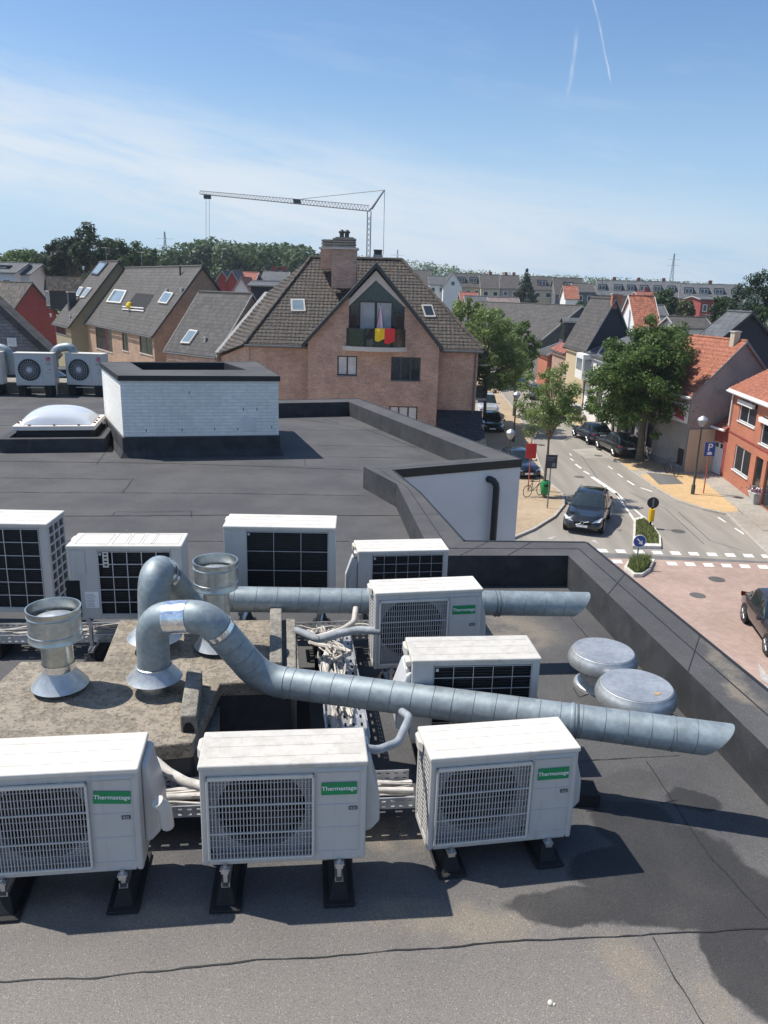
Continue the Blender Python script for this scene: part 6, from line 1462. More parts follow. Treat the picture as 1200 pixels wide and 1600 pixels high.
# street facade line, from near to far
F = [V2(PZ(*p, 0)) for p in ((1066, 740), (1020, 722), (953, 684), (914, 656))]
RC = F[0]; R2z = PY(1085, 617, RC.y).z; dN = (F[1] - F[0]).normalized()
apR = PY(1175, 537, RC.y)   # gable lies across the street line
runR = (apR.x - RC.x)
DK = ('frame_dark', 'glass', 1, 1, 'stone_light'); DD = ('frame_dark', 'fan_dark', 1, 1, None, 'door')
hR2 = House('rendered_house', 'grey rendered house with orange tiled roof and a crimson arrow banner', xy(F[0]), xy(F[0] + dN * 6.3), runR, R2z, apR.z, 'render_grey', 'render_grey', 'tile_orange',
            [(1056, 626, 1068, 641, DK), (1018, 627, 1032, 650, DK), (1056, 700, 1068, 752, DD), (1010, 660, 1020, 700, DD)], side_in=(60, 50), relief=True, verge='stone_blue', gutter='house_white', over=.18)
nR = hR2.n
mb = MB(); q = F[0] - dN * .06; mb.obox(q + nR * .05, nR * 4.6, dN * -.05, (0, 0, 2.9)); mb.build('plinth_render', 'render_cream', hR2.root, world=True)
mb = MB(); q = F[0] - nR * .03; mb.obox(q, dN * 6.3, nR * .03, (0, 0, .5)); mb.build('plinth', 'stone_blue', hR2.root, world=True)
hR2.chimney(1147, 538, .42, .75, 'render_cream')
mb = MB(); q = F[0] + dN * .45 - nR * .05; L_ = .5
for k in range(7): mb.obox(F[0] - nR * .40 + dN * (k * .9) + Vector((0, 0, R2z - .28)), dN * .55, nR * .38, (0, 0, .14))
mb.build('eave_bracket', 'house_white', hR2.root, world=True)
# arrow banner
u0, zt_ = on_wall(1053, 636, xy(F[0]), xy(F[1])); u1, zb_ = on_wall(1068, 651, xy(F[0]), xy(F[1])); um = (u0 + u1) / 2; zm = (PY(1060, 643, (F[0] + dN * um).y)).z
ban = thing('arrow_banner', 'square white banner with a crimson arrow on the front of the grey rendered house', 'banner', (F[0] + dN * um - nR * .06 + Vector((0, 0, zm))))
hw_, hz_ = 1.15, .62
C_ = F[0] + dN * um - nR * .06 + Vector((0, 0, zm)); U_ = Vector((0, 0, 1)); E_ = -dN
mb = MB(); mb.obox(C_ - E_ * hw_ - U_ * hz_, E_ * 2 * hw_, nR * .03, U_ * 2 * hz_); mb.build('banner_sheet', 'house_white', ban, world=True)
mb = MB(); A_ = lambda x, z: C_ + E_ * x * hw_ + U_ * z * hz_ - nR * .006
mb.add([A_(-.75, .60), A_(-.50, .85), A_(.25, .12), A_(.45, .40), A_(.72, -.78), A_(-.40, -.50), A_(-.15, -.28)], [(0, 1, 2, 3, 4, 5, 6)]); mb.build('arrow', 'crimson', ban, world=True)
# low terrace of grey fronts behind the big tree
hR4 = House('terraced_house', 'low grey terraced front with dark doors, behind the two parked cars', xy(F[1] + dN * .1), xy(F[2]), 4.2, 3.9, 6.0, 'render_grey', 'render_grey', 'tile_dark',
            [(1001, 668, 1008, 705, DD), (985, 657, 992, 700, DD), (976, 655, 983, 690, DK), (964, 648, 971, 688, DD), (1010, 668, 1014, 690, DK)], side_in=(60, 60), verge=None)
hR5 = House('terraced_house', 'white terraced house with an upper bay window and a roof of solar panels', xy(F[2] + dN * .05), xy(F[3] + Vector((0, 1.2, 0))), 5, 6.0, 8.2, 'house_white', 'house_white', 'slate_roof',
            [(897, 566, 903, 592, DK), (905, 568, 911, 595, DK), (930, 612, 940, 645, DK)], side_in=(60, 70), verge=None)
mb = MB(); u0, z0_ = on_wall(913, 600, xy(F[2]), xy(F[3])); q = F[2] + (F[3] - F[2]).normalized() * (u0 - 2.6) - hR5.n * .9; mb.obox(q + Vector((0, 0, 3.7)), (F[3] - F[2]).normalized() * 2.9, hR5.n * .95, (0, 0, 2.2)); bw = mb.build('bay_window', 'house_white', hR5.root, world=True)
mb = MB(); mb.obox(q + Vector((0, 0, 4.5)) - hR5.n * .012 + (F[3] - F[2]).normalized() * .3, (F[3] - F[2]).normalized() * 2.3, hR5.n * .02, (0, 0, 1.0)); mb.obox(q + Vector((0, 0, 4.5)) + hR5.n * .15 - (F[3] - F[2]).normalized() * .012, (F[3] - F[2]).normalized() * .02, hR5.n * .6, (0, 0, 1.0)); mb.build('pane', 'glass_sky', bw, world=True)
for k in range(2):
    q = [hR5.rp(x, y, .10) for x, y in ([(922, 552), (932, 554), (944, 536), (934, 534)], [(936, 553), (945, 556), (957, 538), (948, 536)])[k]]; mb = MB(); mb.slab(q, .05); mb.build('solar_panel', 'solar', hR5.root, world=True)
g0 = F[3] + Vector((-.05, 1.4, 0)); dF2 = Vector((-.02, 1, 0)).normalized(); zg = PY(888, 542, g0.y).z; ag = PY(962, 468, g0.y)
hR6 = House('terraced_house', 'yellow rendered house with tall dark slate gable and arched dormer', xy(g0), xy(g0 + dF2 * 8.0), ag.x - g0.x, zg, ag.z, 'render_yellow', 'slate_dark', 'tile_grey',
            [(866, 563, 871, 580, DK), (874, 566, 878, 583, DK), (881, 569, 885, 586, DK)], side_in=(60, 80), verge='stone_blue')
hR6.dormer(877, 531, 1.7, 1.9, 'slate_roof', 'slate_roof', 2, depth=3.5, frame='frame_dark', gable=.3)
hR6.chimney(960, 468, .5, .45)
b0 = g0 + dF2 * 8.1
hR7 = House('terraced_house', 'old house with weathered red roof beyond the yellow house', xy(b0), xy(b0 + dF2 * 6), 4, 5.3, 7.9, 'brick_main', 'brick_main', 'tile_red', [(848, 572, 852, 590, DK)], side_in=(60, 90), verge=None)
b1 = b0 + dF2 * 6.2 + Vector((-.4, 0, 0))
hR8 = House('terraced_house', 'small bright red brick house far down the street, beside the tree', xy(b1), xy(b1 + dF2 * 5), 4, 4.6, 6.2, 'brick_orange', 'brick_orange', 'tile_dark', [(817, 567, 821, 580, DK), (827, 567, 831, 580, DK)], side_in=(60, 100), verge='house_white')
ap8 = PY(892, 479, 106)
hR9 = House('gable_house', 'broad house with brown roof and dark blue gable beyond the red-roofed house', (PY(846, 528, 104).x, 104), (PY(690, 510, 112).x, 118), 8, PY(846, 530, 104).z, ap8.z, 'render_grey', 'slate_dark', 'tile_grey', side_in=(30, 130), verge='verge_grey')
# houses behind the first row on the right
p3 = PY(1162, 490, 58); q3_ = PY(1098, 546, 55)
hR3 = House('gable_house', 'dark slate clad gable house right behind the grey rendered house', (q3_.x + 1.2, 57), (q3_.x + 0.9, 60), p3.x - q3_.x - 1, PY(1100, 545, 57).z, p3.z, 'slate_dark', 'slate_dark', 'slate_roof', side_in=(60, 60), verge='frame_dark')
a_ = PY(1010, 497, 96)
hO = House('gable_house', 'house with a bright orange roof behind the slate gable of the yellow house', (PY(985, 497, 95).x, 92), (PY(1020, 497, 95).x, 92), 4, 7.2, PY(985, 463, 96).z, 'house_white', 'house_white', 'tile_orange', side_in=(30, 120), verge='house_white')
hO.chimney(968, 466, .6, .4)

# --- cars
def car_paint(name, c): plain(name, c, .22, .35, var=.05, spec=.6, coat=1.0)
car_paint('paint_black', (.012, .013, .016)); car_paint('paint_grey', (.035, .036, .04)); car_paint('paint_blue', (.02, .03, .05)); car_paint('paint_silver', (.42, .44, .46)); car_paint('paint_white', (.65, .66, .67)); car_paint('paint_brown', (.045, .034, .032))
plain('car_glass', (.018, .026, .03), .05, spec=.9, var=.4, scale=1.5); plain('tyre', (.015, .015, .015), .85); plain('rim', (.38, .39, .41), .3, .85); plain('rim_dark', (.05, .05, .055), .35, .6); plain('lamp_clear', (.75, .78, .82), .15, .2, spec=.9); plain('lamp_red', (.32, .006, .012), .2, spec=.8); plain('chrome', (.7, .7, .72), .15, 1.0)
def car(name, label, pos, yaw, paint, L=4.5, W=1.85, H=1.6, kind='suv', group='parked cars along the street', plate=True, logo=False, rimm='rim'):
    """nose towards local -Y"""
    root = thing(name, label, 'car', (pos.x, pos.y, pos.z), yaw, group)
    h, w2 = H, W / 2; zb, bl = .24, H * .60; hood = H * .585; y0 = -L / 2
    est = kind in ('suv', 'estate')
    # stations: (y, halfwidth, bottom, shoulder z, top z, roof halfwidth, cabin?)
    S_ = [(0.0, .70, .36, .50, .54), (.02, .86, .26, .56, .64), (.07, .95, zb, .70, .86 * hood / .94), (.16, 1, zb, .84 * hood, .965 * hood), (.27, 1, zb, .93 * hood, hood * 1.03), (.385 if not est else .365, 1, zb, bl, hood * 1.06),
          (.50, 1, zb, bl, h * .955), (.58, 1, zb, bl, h), (.75, 1, zb, bl, h * .985), (.86 if est else .80, 1, zb, bl + .02, h * (.93 if est else .88)), (.965 if est else .93, .95, zb + .02, bl + .02, bl * 1.10 if est else bl * 1.06), (.99, .90, .34, bl * .90, bl * .97), (1.0, .80, .42, bl * .72, bl * .78)]
    K = 11; rows = []
    for i, (t, wf, zb_, zs_, zt_) in enumerate(S_):
        y = y0 + t * L; ww = w2 * wf; cab = zt_ > zs_ + .12; rw = ww * (.74 if cab else .86)
        if not cab: zt2 = zt_
        pts = [(0, zb_), (ww * .80, zb_), (ww * .97, zb_ + .12), (ww * 1.0, zb_ + (zs_ - zb_) * .45), (ww * .985, zb_ + (zs_ - zb_) * .8), (ww * .93, zs_), (ww * .90, zs_ + (zt_ - zs_) * .08), (rw * 1.04 if cab else ww * .88, zs_ + (zt_ - zs_) * (.80 if cab else .5)), (rw * .93, zs_ + (zt_ - zs_) * .96), (rw * .55, zt_ + (.012 if cab else 0.01)), (0, zt_ + (.02 if cab else .015))]
        rows.append([(x, y, z) for x, z in pts])
    vs = []; 
    for r_ in rows: vs += r_ + [(-x, y, z) for x, y, z in r_[1:-1]][::-1]
    n = 2 * K - 2; m_ = MB(); m_.v = [tuple(v) for v in vs]; gl = MB()
    gl_faces = []
    for i in range(len(rows) - 1):
        for j in range(n):
            f = (i * n + j, i * n + (j + 1) % n, (i + 1) * n + (j + 1) % n, (i + 1) * n + j)
            jj = j if j < K - 1 else n - 1 - j
            side = jj in (6,) and 5 <= i <= (9 if est else 8); ws = jj in (7, 8, 9) and i == 5; rear = jj in (7, 8, 9) and i == (9 if est else 9)
            (gl_faces if (side or ws or rear) else m_.f).append(f)
    m_.f.append(tuple(range(n))); m_.f.append(tuple((len(rows) - 1) * n + j for j in range(n))[::-1]); m_.m = [0] * len(m_.f)
    m_.f = [f[::-1] for f in m_.f]
    body = m_.build('body', paint, root, smooth=True); body.modifiers.clear(); body.modifiers.new('split', 'EDGE_SPLIT').split_angle = R(32)
    def piece(faces, name_, mat, parent, off=.004):
        q = MB()
        for f in faces:
            P = [Vector(vs[k]) for k in f[::-1]]; nn = (P[1] - P[0]).cross(P[2] - P[1]); nn = nn.normalized() if nn.length > 0 else Vector((0, 0, 1)); q.add([p + nn * off for p in P], [tuple(range(len(P)))])
        return q.build(name_, mat, parent)
    def pick(test): return [f for f in gl_faces if test(sum((Vector(vs[k]) for k in f), Vector()) / 4)]
    i_ws = [f for f in gl_faces if min(f) // n == 5 and abs(sum(vs[k][0] for k in f) / 4) < w2 * .76]
    i_rr = [f for f in gl_faces if min(f) // n == 9 and abs(sum(vs[k][0] for k in f) / 4) < w2 * .72]
    rest = [f for f in gl_faces if f not in i_ws and f not in i_rr]
    piece(i_ws, 'windscreen', 'car_glass', root); piece(i_rr, 'rear_window', 'car_glass', root)
    for sg in (1, -1): piece([f for f in rest if sg * sum(vs[k][0] for k in f) > 0], 'side_window', 'car_glass', root)
    for sg in (1, -1):   # pillars
        q = MB()
        for t in (.53, .70): q.obox((sg * w2 * .925, y0 + t * L, bl + .02), (sg * -.035, 0, 0), (0, .06, 0), (sg * -w2 * .13, 0, (h - bl) * .74))
        q.build('door_pillar', paint, root)
    wr = .345 if est else .33; wy = (y0 + L * .185, y0 + L * .80)
    for sg in (1, -1):
        for y in wy:
            q = MB(); q.disc((sg * (w2 * 1.002), y, wr), wr * 1.13, (sg, 0, 0), 24); q.build('wheel_arch', 'tyre', root)
            q = MB(); q.lathe([(wr * .62, .0), (wr * .95, .0), (wr, -.04), (wr, -.18), (wr * .9, -.21), (.01, -.21)], sg * (w2 + .012), y, wr, 24, axis=(sg, 0, 0)); wh = q.build('tyre', 'tyre', root, smooth=True)
            q = MB()
            for k in range(5):
                a_ = 2 * math.pi * k / 5 + .3
                for da in (-.14, .14):
                    ca, sa = math.cos(a_ + da), math.sin(a_ + da); c2, s2 = math.cos(a_ + da * 1.6), math.sin(a_ + da * 1.6); q.tube([(sg * (w2 + .014), y + .03 * ca, wr + .03 * sa), (sg * (w2 + .010), y + wr * .64 * c2, wr + wr * .64 * s2)], .018, 5)
            q.lathe([(wr * .60, .0), (wr * .66, .012), (wr * .66, -.02)], sg * (w2 + .005), y, wr, 24, axis=(sg, 0, 0)); q.lathe([(.0001, .02), (.05, .015), (.055, 0)], sg * (w2 + .005), y, wr, 12, axis=(sg, 0, 0)); q.build('rim', rimm, wh)
            q = MB(); q.disc((sg * (w2 + .003), y, wr), wr * .62, (sg, 0, 0), 20); q.build('brake', 'void_black', wh)
        q = MB(); q.lathe([(.0001, -.05), (.06, -.04), (.085, 0), (.07, .05), (.0001, .07)], sg * (w2 + .10), y0 + L * .37, bl + .06, 10, axis=(.25 * sg, -1, 0)); q.box(min(sg * w2 * .9, sg * (w2 + .08)), max(sg * w2 * .9, sg * (w2 + .08)), y0 + L * .37 - .02, y0 + L * .37 + .02, bl + .01, bl + .05); q.build('wing_mirror', paint, root, smooth=True)
        yf = y0 + .045 * L   # headlight: slim swept lamp
        P = [(sg * w2 * .42, y0 + .012 * L, .60 * hood / .92), (sg * w2 * .84, y0 + .035 * L, .66 * hood / .92), (sg * w2 * .955, y0 + .085 * L, .80 * hood / .92), (sg * w2 * .90, y0 + .07 * L, .86 * hood / .92), (sg * w2 * .60, y0 + .022 * L, .72 * hood / .92)]
        q = MB(); q.add([(x + sg * .02, y - .03, z + .01) for x, y, z in P], [tuple(range(5)) if sg < 0 else tuple(range(5))[::-1]]); q.build('headlight', 'lamp_clear', root)
        ye = y0 + L; P = [(sg * w2 * .60, ye - .015 * L, bl * .80), (sg * w2 * .90, ye - .022 * L, bl * .80), (sg * w2 * .975, ye - .055 * L, bl * .97), (sg * w2 * .93, ye - .03 * L, bl * 1.03), (sg * w2 * .66, ye - .012 * L, bl * .96)]
        q = MB(); q.add([(x + sg * .015, y + .045, z) for x, y, z in P], [tuple(range(5)) if sg > 0 else tuple(range(5))[::-1]]); q.build('tail_light', 'lamp_red', root)
    q = MB(); q.box(-w2 * .42, w2 * .42, y0 - .012, y0 + .06, .50, .66); q.box(-w2 * .62, w2 * .62, y0 + .01, y0 + .08, .30, .40); q.build('grille', 'void_black', root, bevel=.02)
    q = MB(); q.box(-.26, .26, y0 - .035, y0 - .015, .40, .51); q.build('number_plate', 'label_white', root); q = MB(); q.box(-.26, .26, y0 + L + .004, y0 + L + .03, .68, .79); q.build('number_plate', 'label_white', root)
    if logo:
        q = MB(); q.tube([(.075 * math.cos(R(a_)), y0 - .03, .61 + .075 * math.sin(R(a_))) for a_ in range(0, 361, 20)], .012, 6, caps=False); q.tube([(-.30, y0 - .025, .50), (-.06, y0 - .03, .575)], .010, 5); q.tube([(.06, y0 - .03, .635), (.30, y0 - .02, .70)], .010, 5); q.tube([(.05, y0 - .03, .66), (.085, y0 - .03, .70)], .012, 5); q.build('badge', 'chrome', root)
    if est:
        for sg in (1, -1): q = MB(); q.tube([(sg * w2 * .66, y0 + L * .50, h * .955), (sg * w2 * .66, y0 + L * .56, h + .03), (sg * w2 * .66, y0 + L * .80, h + .015), (sg * w2 * .66, y0 + L * .86, h * .95)], .014, 6); q.build('roof_rail', 'chrome' if logo else 'fan_dark', root)
    return root
def cpos(x, y, z=0.01): return PZ(x, y, z)
P = (PZ(876, 834, 0) + PZ(939, 838, 0)) / 2
yv = R(6)
car('car', 'black car with slim white headlights driving towards the crossing', Vector((P.x + .80, P.y + 2.05, 0.01)), R(-21), 'paint_black', 4.5, 1.88, 1.62, 'suv', 'cars in view on the street', logo=True)
car('parked_car', 'dark car parked at the far kerb, seen from behind, just beyond the estate car', PZ(931, 692, .11) + Vector((0, 1.4, 0)), R(187), 'paint_blue', 4.7, 1.85, 1.46, 'saloon', 'cars in view on the street')
car('parked_car', 'dark estate car with red tail lights parked by the trunk of the big tree', PZ(970, 712, .11) + Vector((.05, 1.2, 0)), R(187), 'paint_grey', 4.7, 1.85, 1.55, 'estate', 'cars in view on the street')
car('parked_car', 'dark brown car at the right edge on the red paved square', Vector((13.5, 24.5, 0)), R(-9), 'paint_brown', 4.3, 1.8, 1.42, 'saloon', 'cars in view on the street')
car('parked_car', 'black car parked in front of the dark lean-to roof of the flag house', PZ(772, 678, .0) + Vector((0, 2.0, 0)), R(-4), 'paint_black', 4.5, 1.82, 1.46, 'saloon', 'cars in view on the street')
car('parked_car', 'blue grey car parked behind the white walled roof corner', PZ(818, 750, 0) + Vector((-.1, 1.9, 0)), R(10), 'paint_blue', 4.3, 1.78, 1.5, 'saloon', 'cars in view on the street')
car('car', 'silver car driving away down the street', PZ(773, 606, 0) + Vector((0, 2.2, 0)), R(174), 'paint_silver', 4.4, 1.8, 1.55, 'suv', 'cars in view on the street')
car('parked_car', 'black car parked far down the right kerb, partly behind leaves', PZ(800, 607, 0) + Vector((1.2, 2.2, 0)), R(175), 'paint_black', 4.4, 1.8, 1.5, 'saloon', 'cars in view on the street')
car('parked_car', 'dark car behind the young tree at the far right kerb', PZ(838, 624, 0) + Vector((.3, 1, 0)), R(-8), 'paint_grey', 4.4, 1.8, 1.5, 'saloon', 'cars in view on the street')
car('parked_car', 'white car glimpsed through the young tree in front of the white house', PZ(893, 655, 0) + Vector((0, .6, 0)), R(176), 'paint_white', 4.2, 1.75, 1.5, 'saloon', 'cars in view on the street')
car('parked_van', 'white van parked beside the flag house, hardly visible', PZ(757, 655, .1) + Vector((.35, 2.2, 0)), R(0), 'paint_white', 4.9, 1.95, 2.0, 'suv', 'cars in view on the street')

# --- street furniture
def lamp_post(label, base, h_, head=True):
    root = thing('street_lamp', label, 'street lamp', base, 0, 'street lamps with glass heads')
    m_ = MB(); m_.lathe([(.11, 0), (.11, .5), (.065, .6), (.045, h_ - .5), (.06, h_ - .48), (.10, h_ - .40), (.12, h_ - .36)], seg=12); m_.build('pole', 'lamp_green', root, smooth=True)
    m_ = MB(); m_.lathe([(.10, h_ - .36), (.26, h_ - .05), (.28, h_), (.25, h_ + .08)], seg=16); m_.build('lantern_glass', 'lamp_glass', root, smooth=True)
    m_ = MB(); m_.lathe([(.29, h_ + .04), (.24, h_ + .15), (.05, h_ + .26), (.001, h_ + .28)], seg=16); m_.build('lantern_cap', 'spun_alu', root, smooth=True); return root
plain('lamp_green', (.05, .06, .055), .5); plain('lamp_glass', (.30, .33, .33), .2, spec=.8)
b_ = PZ(1082, 772, .10); lamp_post('tall street lamp beside the blue parking sign', b_, PY(1097, 660, b_.y).z)
b_ = PZ(802, 690, .11); lamp_post('street lamp at the left kerb before the young tree, the farther one', b_, PY(810, 620, b_.y).z)
b_ = PZ(793, 745, .11); lamp_post('street lamp whose head rises just behind the white walled roof corner', b_, PY(799, 680, b_.y).z)
def sign(name, label, base, top, mat_pole, disc=None, r=.3, rectangle=None, mat=None, cat='road sign', facing=(0, -1, 0)):
    root = thing(name, label, cat, base, 0); h_ = top
    m_ = MB(); m_.tube([(0, 0, 0), (0, 0, h_ + .1)], .035, 8); m_.build('pole', mat_pole, root); return root, h_
plain('sign_dark', (.03, .035, .045), .5); plain('pole_red', (.42, .075, .045), .6); plain('pole_grey', (.20, .21, .22), .5, .4); plain('sign_blue', (.01, .07, .32), .4, var=.03); plain('sign_white', (.78, .78, .78), .4, var=.02); plain('sign_black', (.012, .012, .014), .5); plain('bollard_yellow', (.80, .47, .01), .45, var=.05); plain('bin_green', (.0, .22, .06), .5); plain('sign_red', (.55, .03, .03), .45)
b_ = PZ(1099, 771, .10); zt_ = PY(1105, 703, b_.y).z
root, h_ = sign('parking_sign', 'blue parking sign with white P on a red pole', b_, zt_, 'pole_red')
m_ = MB(); m_.box(-.30, .30, -.055, -.035, h_ - .45, h_ + .35); pl = m_.build('sign_plate', 'sign_blue', root, bevel=.01)
put_text('lettering', 'P', .58, 'sign_white', pl, (0, -.06, h_ + .05)); m_ = MB(); m_.box(-.14, .14, -.060, -.057, h_ - .37, h_ - .24); m_.box(-.09, .09, -.060, -.057, h_ - .24, h_ - .19); m_.build('car_symbol', 'sign_white', pl)
b_ = PZ(825, 765, .11); zt_ = PY(829, 693, b_.y).z
root, h_ = sign('information_post', 'red post with a red board and a triangular sign, beside the parked blue grey car', b_, zt_, 'pole_red')
m_ = MB(); m_.box(-.30, .30, -.06, -.035, h_ - .95, h_ - .1); m_.build('red_board', 'sign_red', root, bevel=.01)
m_ = MB(); m_.prism([(-.36, -.06), (.36, -.06), (.36, -.04), (-.36, -.04)], h_ + .05, h_ + .06); m_.add([(-.36, -.05, h_ + .62), (.36, -.05, h_ + .62), (0, -.05, h_)], [(0, 2, 1)]); m_.build('triangle_sign', 'sign_white', root, solid=.01)
m_ = MB(); m_.add([(-.32, .0, h_ + .55), (.32, .0, h_ + .55), (0, .0, h_ + .02)], [(0, 1, 2)]); m_.build('triangle_back', 'sign_red', root, solid=.01)
b_ = PZ(855, 794, .11); zt_ = PY(861, 723, b_.y).z
root, h_ = sign('information_sign', 'dark rectangular sign on a thin pole at the pavement corner', b_, zt_, 'pole_grey')
m_ = MB(); m_.box(-.30, .30, -.06, -.035, h_ - .40, h_ + .32); pl = m_.build('sign_plate', 'sign_dark', root, bevel=.01); m_ = MB(); m_.box(.04, .22, -.064, -.061, h_ - .32, h_ - .12); m_.box(-.22, .22, -.064, -.061, h_ + .14, h_ + .18); m_.box(-.22, .1, -.064, -.061, h_ + .04, h_ + .07); m_.build('print', 'pole_grey', pl)
b_ = PZ(851, 777, .11); root = thing('litter_bin', 'green litter bin beside the trunk of the young tree', 'litter bin', b_)
m_ = MB(); m_.lathe([(.001, .18), (.20, .18), (.25, .24), (.27, .85), (.24, .92), (.12, .98), (.001, 1.0)], seg=16); m_.build('bin_body', 'bin_green', root, smooth=True); m_ = MB(); m_.box(-.04, .04, .24, .30, 0, 1.1); m_.build('bin_post', 'pole_grey', root); m_ = MB(); m_.box(-.14, .14, -.268, -.24, .66, .76); m_.build('slot', 'void_black', root)
# traffic islands with grass
def island(label, pts, zk=.15):
    root = thing('traffic_island', label, 'traffic island', (sum(p[0] for p in pts) / len(pts), sum(p[1] for p in pts) / len(pts), 0), 0, 'grassy traffic islands')
    c = Vector(root.location[:2]); inn_ = [tuple(c + (Vector(p) - c) * .84) for p in pts]; mb = MB(); ringprism(mb, pts, inn_, -.02, zk); mb.build('kerb_ring', 'kerb_white', root, world=True, bevel=.02)
    mb = MB(); mb.prism(inn_, -.02, zk - .03, bottom=False); mb.build('soil', 'grass', root, world=True); return root, inn_
plain('kerb_white', (.55, .53, .49), .85, var=.15, scale=4)
def tufts(root, poly, n, h0, h1, z, seed, mat='grass_blade'):
    rg_ = random.Random(seed); xs = [p[0] for p in poly]; ys = [p[1] for p in poly]; mb = MB(); k = 0
    def inside(x, y):
        c = False
        for i in range(len(poly)):
            (x1, y1), (x2, y2) = poly[i], poly[i - 1]
            if (y1 > y) != (y2 > y) and x < (x2 - x1) * (y - y1) / (y2 - y1) + x1: c = not c
        return c
    while k < n:
        x, y = rg_.uniform(min(xs), max(xs)), rg_.uniform(min(ys), max(ys))
        if not inside(x, y): continue
        k += 1; h_ = rg_.uniform(h0, h1); a_ = rg_.uniform(0, 6.28); dx, dy = math.cos(a_) * .02, math.sin(a_) * .02; lx, ly = rg_.uniform(-.12, .12) * h_ * 3, rg_.uniform(-.12, .12) * h_ * 3
        mb.add([(x - dx, y - dy, z), (x + dx, y + dy, z), (x + lx, y + ly, z + h_)], [(0, 1, 2)])
    o = mb.build('grass_blades', mat, root, world=True); o['kind'] = 'stuff'; return o
plain('grass_blade', (.19, .215, .07), .8, var=.45, scale=30, dirt=((.30, .25, .12), 6, .5, .6)); plain('grass_tall', (.17, .21, .06), .8, var=.4, scale=10)
i1 = [xy(PZ(x, y, 0)) for x, y in ((988, 857), (990, 814), (1006, 810), (1022, 826), (1032, 842), (1033, 858))]
root, ip = island('larger traffic island with short grass and the yellow bollard', i1); tufts(root, ip, 2600, .05, .14, .12, 1)
i2 = [xy(PZ(x, y, 0)) for x, y in ((975, 890), (982, 878), (1023, 878), (1016, 893), (1003, 902), (990, 902))]
root, ip = island('smaller traffic island with tall grass and the blue arrow sign', i2); c = Vector(root.location[:2]); tufts(root, [tuple(c + (Vector(p) - c) * .85) for p in ip], 1300, .22, .52, .12, 2, 'grass_tall')
b_ = PZ(1016, 822, .12); root = thing('island_bollard', 'yellow bollard with a round black disc on the larger traffic island', 'bollard', b_)
zt_ = PY(1021, 785, b_.y).z - .12
m_ = MB(); m_.tube([(0, 0, 0), (0, 0, zt_ - .3)], .05, 8); m_.build('post', 'sign_black', root); m_ = MB(); m_.lathe([(.001, zt_ * .22), (.14, .22 * zt_), (.14, zt_ * .72), (.001, zt_ * .72)], seg=16); m_.build('yellow_sleeve', 'bollard_yellow', root, smooth=True)
m_ = MB(); m_.lathe([(.001, .02), (.28, .02), (.28, -.02), (.001, -.02)], 0, 0, zt_ - .02, 28, axis=(.1, 1, 0)); d_ = m_.build('disc', 'sign_black', root, smooth=True); m_ = MB(); m_.obox((-.04, -.035, zt_ - .22), (.08, 0, 0), (0, .01, 0), (.0, 0, .4)); m_.build('bracket', 'pole_grey', d_)
b_ = PZ(994, 885, .12); root = thing('arrow_sign', 'round blue sign with a white arrow on the smaller traffic island', 'road sign', b_); zt_ = PY(1001, 845, b_.y).z - .12
m_ = MB(); m_.tube([(0, 0, 0), (0, 0, zt_)], .035, 8); m_.build('pole', 'pole_grey', root); m_ = MB(); m_.lathe([(.001, .0), (.27, .0), (.27, -.03), (.001, -.03)], 0, -.04, zt_, 32, axis=(0, 1, 0)); d_ = m_.build('disc', 'sign_white', root); m_ = MB(); m_.disc((0, -.074, zt_), .245, (0, -1, 0), 32); m_.build('blue_field', 'sign_blue', d_)
m_ = MB(); q = Vector((0, -.078, zt_)); A_ = lambda x, z: (q.x + (x + z) * .12, q.y, q.z + (z - x) * .12 * -1 * -1)
m_.add([(q.x - .14, q.y, q.z + .10), (q.x - .10, q.y, q.z + .14), (q.x + .05, q.y, q.z - .005), (q.x + .10, q.y, q.z + .05), (q.x + .14, q.y, q.z - .14), (q.x - .05, q.y, q.z - .10), (q.x + .005, q.y, q.z - .05)], [(0, 6, 2, 1), (6, 5, 4), (6, 4, 2), (2, 4, 3)]); m_.build('arrow', 'sign_white', d_)
# planter with flowers by the orange house
b_ = PZ(1181, 787, .10); root = thing('planter', 'square stone planter with pink and white flowers at the orange brick house', 'planter', b_); m_ = MB()
m_.add([(-.28, -.28, 0), (.28, -.28, 0), (.28, .28, 0), (-.28, .28, 0), (-.36, -.36, .65), (.36, -.36, .65), (.36, .36, .65), (-.36, .36, .65)], [(0, 1, 5, 4), (1, 2, 6, 5), (2, 3, 7, 6), (3, 0, 4, 7), (4, 5, 6, 7)]); m_.build('pot', 'stone_light', root, bevel=.03)
rg = random.Random(4); plain('flower_pink', (.45, .12, .35), .7); plain('flower_white', (.75, .72, .75), .7); plain('leaf_dark', (.03, .07, .02), .7)
for nm, mt, n in (('leaves', 'leaf_dark', 220), ('pink_flowers', 'flower_pink', 90), ('white_flowers', 'flower_white', 80)):
    m_ = MB()
    for k in range(n):
        c = Vector((rg.gauss(0, .24), rg.gauss(0, .24), .78 + rg.gauss(0, .10))); a_ = Vector((rg.uniform(-1, 1), rg.uniform(-1, 1), rg.uniform(-1, 1))).normalized() * .05; b2 = a_.orthogonal().normalized() * .04; m_.add([c - a_, c + b2, c + a_, c - b2], [(0, 1, 2, 3)])
    o = m_.build(nm, mt, root); o['kind'] = 'stuff'
